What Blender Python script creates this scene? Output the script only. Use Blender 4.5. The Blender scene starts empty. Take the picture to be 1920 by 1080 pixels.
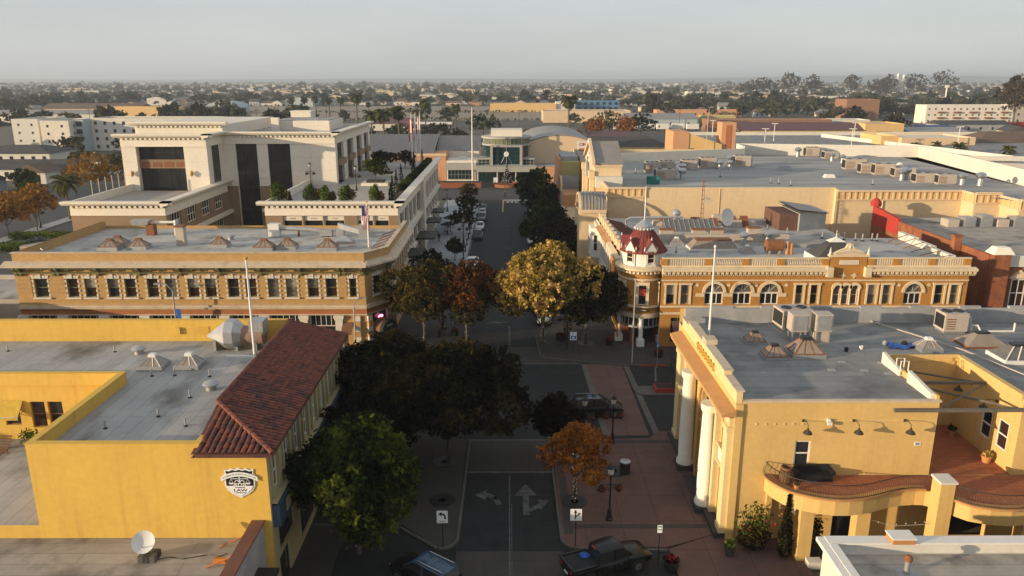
import bpy, bmesh, math, random
import numpy as np
from math import sin, cos, pi, radians, sqrt, atan2
from mathutils import Vector, Matrix

sc = bpy.context.scene
col = sc.collection
R = random.Random(11)

cam_d = bpy.data.cameras.new('camera')
cam = bpy.data.objects.new('camera', cam_d)
col.objects.link(cam)
cam.location = (0, 0, 30)
cam.rotation_euler = (radians(90 - 15.228), 0, -0.00347)
cam_d.sensor_width = 36
cam_d.lens = 27
cam_d.clip_start = 0.5
cam_d.clip_end = 40000
sc.camera = cam

SUN_EL = 8.0
SUN_AZ = 247.0            # compass style, clockwise from +Y (the street's direction)
w = bpy.data.worlds.new('World')
sc.world = w
w.use_nodes = True
nt = w.node_tree
nt.nodes.clear()
out = nt.nodes.new('ShaderNodeOutputWorld')
sky = nt.nodes.new('ShaderNodeTexSky')
sky.sky_type = 'NISHITA'
sky.sun_disc = False
sky.sun_elevation = radians(SUN_EL)
sky.sun_rotation = radians(SUN_AZ)
sky.altitude = 0
sky.air_density = 1.0
sky.dust_density = 1.5
sky.ozone_density = 1.5
bg = nt.nodes.new('ShaderNodeBackground')
bg.inputs[1].default_value = 0.15
nt.links.new(sky.outputs[0], bg.inputs[0])
bg2 = nt.nodes.new('ShaderNodeBackground')
bg2.inputs[1].default_value = 1.0
tc = nt.nodes.new('ShaderNodeTexCoord')
mp = nt.nodes.new('ShaderNodeMapping')
mp.inputs['Scale'].default_value = (1.2, 1.2, 7)
nz = nt.nodes.new('ShaderNodeTexNoise')
nz.inputs['Scale'].default_value = 2.2
nz.inputs['Detail'].default_value = 3
rp = nt.nodes.new('ShaderNodeValToRGB')
rp.color_ramp.elements[0].position = 0.35
rp.color_ramp.elements[0].color = (0.40, 0.42, 0.445, 1)
rp.color_ramp.elements[1].position = 0.7
rp.color_ramp.elements[1].color = (0.46, 0.475, 0.49, 1)
nt.links.new(tc.outputs['Generated'], mp.inputs[0])
nt.links.new(mp.outputs[0], nz.inputs['Vector'])
nt.links.new(nz.outputs[0], rp.inputs[0])
nt.links.new(rp.outputs[0], bg2.inputs[0])
mxw = nt.nodes.new('ShaderNodeMixShader')
mxw.inputs[0].default_value = 0.8
nt.links.new(bg.outputs[0], mxw.inputs[1])
nt.links.new(bg2.outputs[0], mxw.inputs[2])
nt.links.new(mxw.outputs[0], out.inputs[0])

el, az = radians(SUN_EL), radians(SUN_AZ)
to_sun = Vector((cos(el) * sin(az), cos(el) * cos(az), sin(el)))
sun_d = bpy.data.lights.new('sun', 'SUN')
sun_d.energy = 4.4
sun_d.angle = radians(0.6)
sun_d.color = (1.0, 0.79, 0.53)
sun = bpy.data.objects.new('sun', sun_d)
col.objects.link(sun)
sun.rotation_euler = (-to_sun).to_track_quat('-Z', 'Y').to_euler()
sun.location = (-60, -60, 80)

vs = sc.view_settings
vs.view_transform = 'Standard'
vs.look = 'None'
vs.exposure = 0.58
vs.gamma = 1.0
vs.use_curve_mapping = False
sc.cycles.use_denoising = True
sc.cycles.denoiser = 'OPENIMAGEDENOISE'
sc.cycles.max_bounces = 6
sc.cycles.volume_bounces = 1
sc.cycles.transparent_max_bounces = 12
sc.cycles.sample_clamp_indirect = 4

MATS = {}

def mat(name, c1, c2=None, scale=0.6, rough=0.85, bump=0.0, bscale=12, metal=0.0, spec=0.3, stretch=(1, 1, 1),
  stain=None, sscale=0.25, samt=0.5, sst=(1, 1, 1), pattern=None, pscale=(1, 1), mortar=0.02, pc=None,
  emit=None, streak=0.0, kst=(2.2, 2.2, 0.1), jitter=0.0, coord='pos', offs=0.5, pmix=1.0):
 m = bpy.data.materials.new(name)
 m.use_nodes = True
 n = m.node_tree.nodes
 L = m.node_tree.links
 b = n['Principled BSDF']
 b.inputs['Roughness'].default_value = rough
 b.inputs['Metallic'].default_value = metal
 b.inputs['Specular IOR Level'].default_value = spec
 geo = n.new('ShaderNodeNewGeometry')
 c2 = c2 or tuple(x * 0.86 for x in c1)
 vec = geo.outputs['Position']

 def noise(sc_, st, det=5):
  mp_ = n.new('ShaderNodeMapping')
  mp_.inputs['Scale'].default_value = st
  L.new(vec, mp_.inputs[0])
  t = n.new('ShaderNodeTexNoise')
  t.inputs['Scale'].default_value = sc_
  t.inputs['Detail'].default_value = det
  t.inputs['Roughness'].default_value = 0.6
  L.new(mp_.outputs[0], t.inputs['Vector'])
  return t.outputs[0]

 def ramp(v, a, b_):
  r = n.new('ShaderNodeMapRange')
  r.inputs[1].default_value = a
  r.inputs[2].default_value = b_
  L.new(v, r.inputs[0])
  return r.outputs[0]

 def mix(f, a, b_, mode='MIX'):
  x = n.new('ShaderNodeMix')
  x.data_type = 'RGBA'
  x.blend_type = mode
  if hasattr(f, 'is_linked') or not isinstance(f, float):
   L.new(f, x.inputs[0])
  else:
   x.inputs[0].default_value = f
  for s_, i in ((a, 6), (b_, 7)):
   if isinstance(s_, tuple):
    x.inputs[i].default_value = (*s_, 1)
   else:
    L.new(s_, x.inputs[i])
  return x.outputs[2]

 nz_ = noise(scale, stretch)
 c = mix(ramp(nz_, 0.3, 0.7), c1, c2)
 if pattern:
  br = n.new('ShaderNodeTexBrick')
  br.offset = offs
  br.inputs['Scale'].default_value = 1.0
  br.inputs['Brick Width'].default_value = pscale[0]
  br.inputs['Row Height'].default_value = pscale[1]
  br.inputs['Mortar Size'].default_value = mortar
  br.inputs['Mortar Smooth'].default_value = 0.3
  br.inputs['Color1'].default_value = (1, 1, 1, 1)
  br.inputs['Color2'].default_value = (1 - jitter, 1 - jitter, 1 - jitter, 1)
  pcv = pc or (0.6, 0.6, 0.6)
  br.inputs['Mortar'].default_value = (*pcv, 1)
  sep = n.new('ShaderNodeSeparateXYZ')
  L.new(vec, sep.inputs[0])
  cb = n.new('ShaderNodeCombineXYZ')
  if pattern == 'wall':
   ad = n.new('ShaderNodeMath')
   L.new(sep.outputs[0], ad.inputs[0])
   L.new(sep.outputs[1], ad.inputs[1])
   L.new(ad.outputs[0], cb.inputs[0])
   L.new(sep.outputs[2], cb.inputs[1])
  elif pattern == 'flatx':
   L.new(sep.outputs[0], cb.inputs[0])
   L.new(sep.outputs[1], cb.inputs[1])
  else:
   L.new(sep.outputs[1], cb.inputs[0])
   L.new(sep.outputs[0], cb.inputs[1])
  L.new(cb.outputs[0], br.inputs['Vector'])
  c = mix(float(pmix), c, br.outputs[0], 'MULTIPLY')
 if stain:
  ns = noise(sscale, sst, 6)
  f = ramp(ns, 0.5, 0.72)
  mm = n.new('ShaderNodeMath')
  mm.operation = 'MULTIPLY'
  mm.inputs[1].default_value = samt
  L.new(f, mm.inputs[0])
  c = mix(mm.outputs[0], c, stain)
 if streak:
  sk = ramp(noise(1.0, kst, 4), 0.54, 0.7)
  mk = n.new('ShaderNodeMath')
  mk.operation = 'MULTIPLY'
  mk.inputs[1].default_value = streak
  L.new(sk, mk.inputs[0])
  c = mix(mk.outputs[0], c, mix(1.0, c, (0.55, 0.52, 0.48), 'MULTIPLY'))
 fine = noise(scale * 9 if coord == 'pos' else scale * 6, (1, 1, 1), 3)
 c = mix(ramp(fine, 0.2, 0.8), c, mix(1.0, c, (0.86, 0.86, 0.86), 'MULTIPLY'))
 L.new(c, b.inputs['Base Color'])
 if bump:
  bp = n.new('ShaderNodeBump')
  bp.inputs['Strength'].default_value = bump
  bp.inputs['Distance'].default_value = 0.03
  L.new(noise(bscale, (1, 1, 1), 4), bp.inputs['Height'])
  L.new(bp.outputs[0], b.inputs['Normal'])
 if emit:
  b.inputs['Emission Color'].default_value = (*emit[:3], 1)
  b.inputs['Emission Strength'].default_value = emit[3]
 MATS[name] = m
 return m

def leafmat(name, ca, cb, cc, nscale=0.35, trans=0.25):
 m = bpy.data.materials.new(name)
 m.use_nodes = True
 n = m.node_tree.nodes
 L = m.node_tree.links
 n.clear()
 o = n.new('ShaderNodeOutputMaterial')
 geo = n.new('ShaderNodeNewGeometry')
 t = n.new('ShaderNodeTexNoise')
 t.inputs['Scale'].default_value = nscale
 t.inputs['Detail'].default_value = 2
 L.new(geo.outputs['Position'], t.inputs['Vector'])
 r = n.new('ShaderNodeValToRGB')
 e = r.color_ramp.elements
 e[0].position = 0.32
 e[0].color = (*ca, 1)
 e[1].position = 0.66
 e[1].color = (*cc, 1)
 x = e.new(0.5)
 x.color = (*cb, 1)
 ad = n.new('ShaderNodeMath')
 ad.operation = 'MULTIPLY_ADD'
 ad.inputs[1].default_value = 0.22
 ad2 = n.new('ShaderNodeMath')
 ad2.operation = 'SUBTRACT'
 ad2.inputs[1].default_value = 0.11
 L.new(geo.outputs['Random Per Island'], ad.inputs[0])
 L.new(t.outputs[0], ad.inputs[2])
 L.new(ad.outputs[0], ad2.inputs[0])
 L.new(ad2.outputs[0], r.inputs[0])
 d = n.new('ShaderNodeBsdfDiffuse')
 tr = n.new('ShaderNodeBsdfTranslucent')
 mx = n.new('ShaderNodeMixShader')
 mx.inputs[0].default_value = trans
 for s_ in (d, tr):
  L.new(r.outputs[0], s_.inputs[0])
 L.new(d.outputs[0], mx.inputs[1])
 L.new(tr.outputs[0], mx.inputs[2])
 L.new(mx.outputs[0], o.inputs[0])
 MATS[name] = m
 return m

def hazemat(dens):
 m = bpy.data.materials.new('haze_air')
 m.use_nodes = True
 n = m.node_tree.nodes
 n.clear()
 o = n.new('ShaderNodeOutputMaterial')
 v = n.new('ShaderNodeVolumePrincipled')
 v.inputs['Color'].default_value = (0.6, 0.68, 0.77, 1)
 v.inputs['Density'].default_value = dens
 v.inputs['Anisotropy'].default_value = 0.15
 m.node_tree.links.new(v.outputs[0], o.inputs['Volume'])
 return m

mat('ground', (0.085, 0.075, 0.055), (0.13, 0.115, 0.085), 0.02, stain=(0.05, 0.055, 0.035), sscale=0.012, samt=0.8)
mat('asphalt', (0.016, 0.0175, 0.018), (0.024, 0.0255, 0.0255), 0.25, rough=0.85, bump=0.15, bscale=30, stain=(0.009, 0.009, 0.009), sscale=0.7, samt=0.8, streak=0.5, kst=(1.1, 0.05, 1))
mat('asphalt2', (0.06, 0.06, 0.062), (0.075, 0.075, 0.076), 0.2, stain=(0.035, 0.035, 0.036), sscale=0.3, samt=0.6)
mat('concrete', (0.068, 0.062, 0.056), (0.048, 0.045, 0.041), 0.4, pattern='flatx', pscale=(1.6, 1.6), mortar=0.02, pc=(0.65, 0.65, 0.65), offs=0.0, jitter=0.1, stain=(0.05, 0.047, 0.043), sscale=0.6, samt=0.5)
mat('red_paving', (0.15, 0.085, 0.068), (0.115, 0.066, 0.054), 0.35, pattern='flatx', pscale=(2.6, 3.4), mortar=0.035, pc=(0.62, 0.6, 0.57), offs=0.0, stain=(0.07, 0.05, 0.045), sscale=0.5, samt=0.5)
mat('pale_walk', (0.34, 0.36, 0.37), (0.28, 0.3, 0.31), 0.3, pattern='flatx', pscale=(2, 2), mortar=0.02, pc=(0.7, 0.7, 0.7), offs=0.0)
mat('kerb', (0.13, 0.12, 0.105), (0.09, 0.085, 0.075), 0.8)
mat('kerb_red', (0.35, 0.05, 0.03), (0.25, 0.04, 0.03), 0.8)
mat('paint', (0.15, 0.155, 0.15), (0.06, 0.06, 0.06), 1.6, stain=(0.025, 0.025, 0.025), sscale=2.2, samt=1.0)
mat('paint_fresh', (0.75, 0.75, 0.72), (0.65, 0.65, 0.63), 1.6)
mat('paint_yellow', (0.45, 0.33, 0.1), (0.3, 0.22, 0.08), 1.2, stain=(0.09, 0.08, 0.06), sscale=2, samt=0.7)
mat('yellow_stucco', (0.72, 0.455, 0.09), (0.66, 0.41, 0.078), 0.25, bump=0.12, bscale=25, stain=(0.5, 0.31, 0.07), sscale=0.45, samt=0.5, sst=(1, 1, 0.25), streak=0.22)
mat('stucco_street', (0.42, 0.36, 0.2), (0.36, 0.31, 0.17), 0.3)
mat('bank_stucco', (0.69, 0.46, 0.17), (0.64, 0.42, 0.15), 0.3, bump=0.1, bscale=25, stain=(0.5, 0.34, 0.13), sscale=0.4, samt=0.35, sst=(1, 1, 0.3), streak=0.2)
mat('bank_trim', (0.74, 0.58, 0.3), (0.68, 0.52, 0.26), 0.6)
mat('bank_ledge', (0.52, 0.27, 0.1), (0.44, 0.23, 0.09), 0.8)
mat('column_cream', (0.84, 0.79, 0.66), (0.8, 0.75, 0.62), 0.7)
mat('roof_grey', (0.45, 0.44, 0.41), (0.34, 0.335, 0.32), 0.3, pattern='flaty', pscale=(15, 1.05), mortar=0.025, pc=(0.62, 0.6, 0.58), jitter=0.13, stain=(0.12, 0.1, 0.08), sscale=0.3, samt=1.0, sst=(1, 0.5, 1))
mat('roof_bank', (0.3, 0.3, 0.285), (0.22, 0.22, 0.215), 0.35, pattern='flatx', pscale=(10, 1.0), mortar=0.03, pc=(0.6, 0.6, 0.6), jitter=0.15, stain=(0.12, 0.12, 0.118), sscale=0.35, samt=0.85)
mat('roof_brick', (0.55, 0.53, 0.48), (0.43, 0.42, 0.39), 0.2, pattern='flatx', pscale=(12, 1.0), mortar=0.03, pc=(0.6, 0.6, 0.6), jitter=0.15, stain=(0.13, 0.115, 0.1), sscale=0.3, samt=0.85)
mat('roof_mall', (0.46, 0.45, 0.42), (0.23, 0.23, 0.222), 0.12, stretch=(0.35, 1.6, 1), pattern='flatx', pscale=(20, 2.0), mortar=0.04, pc=(0.7, 0.7, 0.7), jitter=0.25, stain=(0.42, 0.4, 0.37), sscale=0.12, samt=0.7, sst=(0.25, 1.6, 1))
mat('roof_tan', (0.46, 0.41, 0.345), (0.34, 0.305, 0.26), 0.3, pattern='flatx', pscale=(12, 1.0), mortar=0.03, pc=(0.6, 0.6, 0.6), jitter=0.15, stain=(0.13, 0.11, 0.09), sscale=0.4, samt=0.9)
mat('tile', (0.23, 0.07, 0.042), (0.13, 0.042, 0.03), 2.2, rough=0.75, stain=(0.05, 0.026, 0.022), sscale=1.1, samt=0.9)
mat('tile2', (0.13, 0.05, 0.036), (0.085, 0.036, 0.03), 2.2, rough=0.75, stain=(0.04, 0.024, 0.02), sscale=1.1, samt=0.8)
mat('terracotta', (0.42, 0.14, 0.06), (0.33, 0.11, 0.05), 0.8, pattern='flatx', pscale=(0.4, 0.4), mortar=0.02, pc=(0.6, 0.6, 0.6), offs=0, jitter=0.15)
mat('pot_clay', (0.55, 0.25, 0.09), (0.45, 0.2, 0.08), 3)
mat('buff_brick', (0.6, 0.37, 0.15), (0.5, 0.31, 0.12), 1.2, pattern='wall', pscale=(0.24, 0.085), mortar=0.012, pc=(0.8, 0.75, 0.68), jitter=0.22, stain=(0.36, 0.24, 0.12), sscale=0.5, samt=0.4)
mat('buff_stone', (0.62, 0.5, 0.36), (0.52, 0.42, 0.3), 1.0, stain=(0.3, 0.24, 0.18), sscale=0.9, samt=0.5)
mat('white_stone', (0.72, 0.66, 0.56), (0.62, 0.56, 0.48), 1.5)
mat('green_copper', (0.2, 0.19, 0.075), (0.14, 0.14, 0.06), 1.6)
mat('rust_band', (0.46, 0.16, 0.06), (0.36, 0.13, 0.05), 1.0)
mat('orange_brick', (0.55, 0.275, 0.065), (0.47, 0.225, 0.05), 1.2, pattern='wall', pscale=(0.24, 0.08), mortar=0.012, pc=(0.75, 0.68, 0.6), jitter=0.2, stain=(0.34, 0.16, 0.045), sscale=0.5, samt=0.4)
mat('cream_trim', (0.74, 0.6, 0.4), (0.66, 0.52, 0.34), 0.9, stain=(0.4, 0.3, 0.2), sscale=1.2, samt=0.35)
mat('red_brick', (0.36, 0.13, 0.06), (0.28, 0.1, 0.05), 1.0, pattern='wall', pscale=(0.24, 0.085), mortar=0.014, pc=(0.7, 0.66, 0.62), jitter=0.3, stain=(0.5, 0.22, 0.1), sscale=0.35, samt=0.6)
mat('dark_brick', (0.2, 0.1, 0.07), (0.15, 0.08, 0.06), 1.0, pattern='wall', pscale=(0.24, 0.085), mortar=0.014, pc=(0.7, 0.66, 0.62), jitter=0.3)
mat('red_paint', (0.45, 0.045, 0.03), (0.36, 0.04, 0.03), 0.8)
mat('dome_red', (0.22, 0.05, 0.042), (0.16, 0.042, 0.036), 1.2)
mat('pink_brick', (0.52, 0.38, 0.3), (0.42, 0.3, 0.24), 1.0, pattern='wall', pscale=(0.5, 0.2), mortar=0.02, pc=(0.7, 0.68, 0.66), jitter=0.4)
mat('office_cream', (0.78, 0.71, 0.6), (0.73, 0.66, 0.56), 0.3, pattern='wall', pscale=(6.5, 2.15), mortar=0.02, pc=(0.72, 0.72, 0.72), offs=0.0, stain=(0.5, 0.43, 0.33), sscale=0.4, samt=0.25, sst=(1, 1, 0.3))
mat('office_trim', (0.8, 0.73, 0.6), (0.74, 0.67, 0.55), 0.5)
mat('office_brown', (0.3, 0.205, 0.125), (0.26, 0.18, 0.11), 0.8)
mat('office_floor', (0.42, 0.38, 0.33), (0.36, 0.33, 0.29), 0.4, pattern='flatx', pscale=(2, 2), mortar=0.02, pc=(0.75, 0.75, 0.75), offs=0)
mat('mall_cream', (0.72, 0.56, 0.34), (0.68, 0.52, 0.31), 0.2, stain=(0.6, 0.46, 0.29), sscale=0.15, samt=0.4, sst=(1, 1, 0.4), streak=0.15)
mat('mall_yellow', (0.72, 0.48, 0.2), (0.66, 0.43, 0.18), 0.4)
mat('mall_trim', (0.7, 0.52, 0.34), (0.64, 0.47, 0.3), 0.5)
mat('peach', (0.6, 0.32, 0.17), (0.55, 0.29, 0.15), 0.4)
mat('olive_yellow', (0.5, 0.42, 0.17), (0.45, 0.38, 0.16), 0.5)
mat('white_paint', (0.76, 0.73, 0.67), (0.7, 0.67, 0.61), 1.0)
mat('white_wall', (0.7, 0.66, 0.58), (0.64, 0.6, 0.52), 0.3, stain=(0.5, 0.47, 0.42), sscale=0.4, samt=0.3)
mat('blue_grey', (0.42, 0.47, 0.48), (0.38, 0.43, 0.45), 0.4)
mat('grey_parapet', (0.36, 0.36, 0.36), (0.28, 0.28, 0.28), 0.6, stain=(0.5, 0.48, 0.45), sscale=0.7, samt=0.5)
mat('metal_roof', (0.27, 0.25, 0.225), (0.22, 0.205, 0.185), 0.5, rough=0.5)
mat('galv', (0.5, 0.5, 0.5), (0.38, 0.38, 0.38), 2.5, rough=0.45, metal=0.6)
mat('hvac', (0.5, 0.43, 0.36), (0.42, 0.36, 0.3), 1.5, rough=0.6)
mat('rust', (0.28, 0.11, 0.045), (0.17, 0.075, 0.04), 2.5)
mat('dark_metal', (0.03, 0.028, 0.026), (0.02, 0.02, 0.02), 2, rough=0.5)
mat('iron', (0.06, 0.045, 0.03), (0.04, 0.03, 0.025), 4, rough=0.5)
mat('iron2', (0.16, 0.14, 0.11), (0.12, 0.105, 0.085), 3)
mat('black', (0.012, 0.012, 0.013), (0.018, 0.018, 0.018), 2, rough=0.7)
mat('lamp_black', (0.015, 0.015, 0.016), (0.02, 0.02, 0.02), 3, rough=0.4)
mat('glass', (0.018, 0.02, 0.022), (0.03, 0.03, 0.032), 0.5, rough=0.12, spec=0.5)
mat('glass_teal', (0.008, 0.026, 0.03), (0.014, 0.04, 0.045), 0.3, rough=0.1, spec=0.6)
mat('glass_green', (0.17, 0.19, 0.11), (0.1, 0.13, 0.09), 0.8, rough=0.15, spec=0.5)
mat('glass_curtain', (0.16, 0.15, 0.13), (0.1, 0.095, 0.085), 2, rough=0.25, spec=0.5)
mat('glass_warm', (0.05, 0.022, 0.016), (0.03, 0.018, 0.015), 1.5, rough=0.15, spec=0.5)
mat('skylight_glass', (0.3, 0.24, 0.18), (0.22, 0.18, 0.14), 1.5, rough=0.3, spec=0.5)
mat('blind', (0.42, 0.38, 0.3), (0.34, 0.31, 0.25), 2, rough=0.3, spec=0.5, pattern='wall', pscale=(4, 0.09), mortar=0.02, pc=(0.6, 0.6, 0.6))
mat('wood', (0.22, 0.11, 0.05), (0.16, 0.08, 0.04), 2, stretch=(1, 1, 6))
mat('bark', (0.11, 0.085, 0.065), (0.07, 0.055, 0.045), 3, stretch=(1, 1, 0.3), bump=0.5, bscale=14)
mat('bark_palm', (0.16, 0.115, 0.075), (0.1, 0.075, 0.05), 3, stretch=(1, 1, 4))
mat('soil', (0.04, 0.03, 0.022), (0.028, 0.022, 0.018), 3)
mat('tarp', (0.03, 0.09, 0.33), (0.02, 0.06, 0.24), 2, rough=0.5)
mat('sign_white', (0.8, 0.8, 0.78), (0.76, 0.76, 0.75), 2, rough=0.5)
mat('sign_black', (0.015, 0.012, 0.012), None, 2, rough=0.5)
mat('sign_blue', (0.02, 0.13, 0.5), (0.02, 0.11, 0.42), 2, rough=0.5)
mat('flag_red', (0.5, 0.03, 0.03), (0.42, 0.03, 0.03), 2)
mat('flag_blue', (0.03, 0.04, 0.16), None, 2)
mat('gold', (0.55, 0.33, 0.06), (0.45, 0.27, 0.05), 2)
mat('neon_pink', (0.9, 0.2, 0.3), None, 2, emit=(1.0, 0.22, 0.32, 3.0))
mat('fairy_light', (1, 0.9, 0.7), None, 2, emit=(1.0, 0.86, 0.6, 1.3))
mat('lamp_glass', (0.5, 0.48, 0.42), (0.45, 0.43, 0.38), 2, rough=0.3)
mat('brown_roof', (0.19, 0.125, 0.085), (0.14, 0.095, 0.07), 0.5, pattern='flatx', pscale=(0.6, 0.3), mortar=0.03, pc=(0.7, 0.7, 0.7), jitter=0.2)
mat('dark_roof', (0.075, 0.07, 0.068), (0.055, 0.05, 0.05), 0.5)
mat('maroon_roof', (0.13, 0.07, 0.075), (0.11, 0.06, 0.065), 0.5)
mat('sand', (0.3, 0.24, 0.17), (0.24, 0.19, 0.135), 0.05, stain=(0.16, 0.14, 0.09), sscale=0.03, samt=0.6)
mat('coping_red', (0.2, 0.085, 0.055), (0.15, 0.065, 0.045), 1.0)
mat('far_brick', (0.3, 0.16, 0.09), (0.26, 0.14, 0.08), 0.5)
mat('entrance_shade_grey', (0.4, 0.385, 0.35), (0.34, 0.33, 0.3), 0.5)  # pale entrance front darkened to grey, its shade put into the colour
mat('dark_teal', (0.02, 0.07, 0.07), None, 2)
mat('blue_far', (0.1, 0.22, 0.36), (0.08, 0.18, 0.3), 0.5)
mat('hill', (0.12, 0.12, 0.1), (0.1, 0.1, 0.085), 0.003)
mat('rubber', (0.012, 0.012, 0.012), None, 3, rough=0.8)
mat('chrome', (0.55, 0.55, 0.55), (0.45, 0.45, 0.45), 2, rough=0.25, metal=0.9)
mat('headlight', (0.5, 0.5, 0.5), (0.4, 0.4, 0.4), 2, rough=0.15)
mat('taillight', (0.35, 0.02, 0.015), None, 2, rough=0.25)
for nm, c in dict(car_black=(0.008, 0.008, 0.009), car_white=(0.62, 0.63, 0.64), car_grey=(0.12, 0.125, 0.13), car_blue=(0.05, 0.085, 0.13), car_dark=(0.03, 0.03, 0.035), car_brown=(0.011, 0.0105, 0.0105), car_silver=(0.4, 0.41, 0.42), car_red=(0.3, 0.03, 0.025), roof_sky_tint=(0.04, 0.08, 0.13)).items():
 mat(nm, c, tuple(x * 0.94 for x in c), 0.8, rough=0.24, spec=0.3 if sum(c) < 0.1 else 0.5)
for nm, c in dict(cloth_black=(0.012, 0.012, 0.014), cloth_white=(0.6, 0.6, 0.6), cloth_grey=(0.12, 0.12, 0.13), cloth_red=(0.35, 0.03, 0.02), skin=(0.42, 0.26, 0.19), umbrella=(0.02, 0.022, 0.024), flower_red=(0.3, 0.02, 0.015), flower_orange=(0.28, 0.05, 0.015), awning_yellow=(0.62, 0.42, 0.06), orange_cloth=(0.6, 0.2, 0.02), teal=(0.03, 0.2, 0.17), bluebox=(0.03, 0.1, 0.4), tank=(0.32, 0.2, 0.15)).items():
 mat(nm, c, tuple(x * 0.8 for x in c), 3)
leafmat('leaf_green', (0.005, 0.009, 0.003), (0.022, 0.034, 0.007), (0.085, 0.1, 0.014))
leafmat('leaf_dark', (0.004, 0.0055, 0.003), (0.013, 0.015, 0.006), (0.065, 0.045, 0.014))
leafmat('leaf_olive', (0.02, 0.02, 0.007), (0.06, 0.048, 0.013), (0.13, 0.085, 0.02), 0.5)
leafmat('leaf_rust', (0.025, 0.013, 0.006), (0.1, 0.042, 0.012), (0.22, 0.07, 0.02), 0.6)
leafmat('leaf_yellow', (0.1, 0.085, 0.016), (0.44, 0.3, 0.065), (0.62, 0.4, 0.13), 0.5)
leafmat('leaf_orange', (0.14, 0.05, 0.012), (0.28, 0.095, 0.016), (0.36, 0.15, 0.025), 0.5)
leafmat('leaf_amber', (0.12, 0.06, 0.012), (0.3, 0.15, 0.025), (0.42, 0.22, 0.04), 0.4)
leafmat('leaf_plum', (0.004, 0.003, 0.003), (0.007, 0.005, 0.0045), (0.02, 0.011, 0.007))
leafmat('leaf_bright', (0.035, 0.055, 0.01), (0.07, 0.11, 0.015), (0.14, 0.17, 0.03))
leafmat('leaf_far', (0.03, 0.036, 0.022), (0.055, 0.058, 0.032), (0.085, 0.08, 0.045), 0.08, 0.1)
leafmat('leaf_far2', (0.03, 0.026, 0.014), (0.06, 0.05, 0.022), (0.1, 0.07, 0.03), 0.08, 0.1)
leafmat('leaf_palm', (0.035, 0.045, 0.014), (0.07, 0.075, 0.022), (0.12, 0.11, 0.04), 0.5)
leafmat('leaf_euc', (0.04, 0.036, 0.026), (0.085, 0.068, 0.045), (0.16, 0.11, 0.07), 0.15)
leafmat('needle', (0.015, 0.03, 0.018), (0.03, 0.05, 0.03), (0.06, 0.08, 0.05), 2)

OFF = {}
FINE = {'surround', 'dentil', 'dentil_band', 'brick_course', 'balusters', 'cornice_pilaster', 'support', 'turret_dentil', 'dome_seam', 'seam', 'roof_seam', 'pediment_carving', 'lattice', 'finial_ornament', 'monogram', 'ornament', 'rib', 'hip_cap', 'louvre'}

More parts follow.
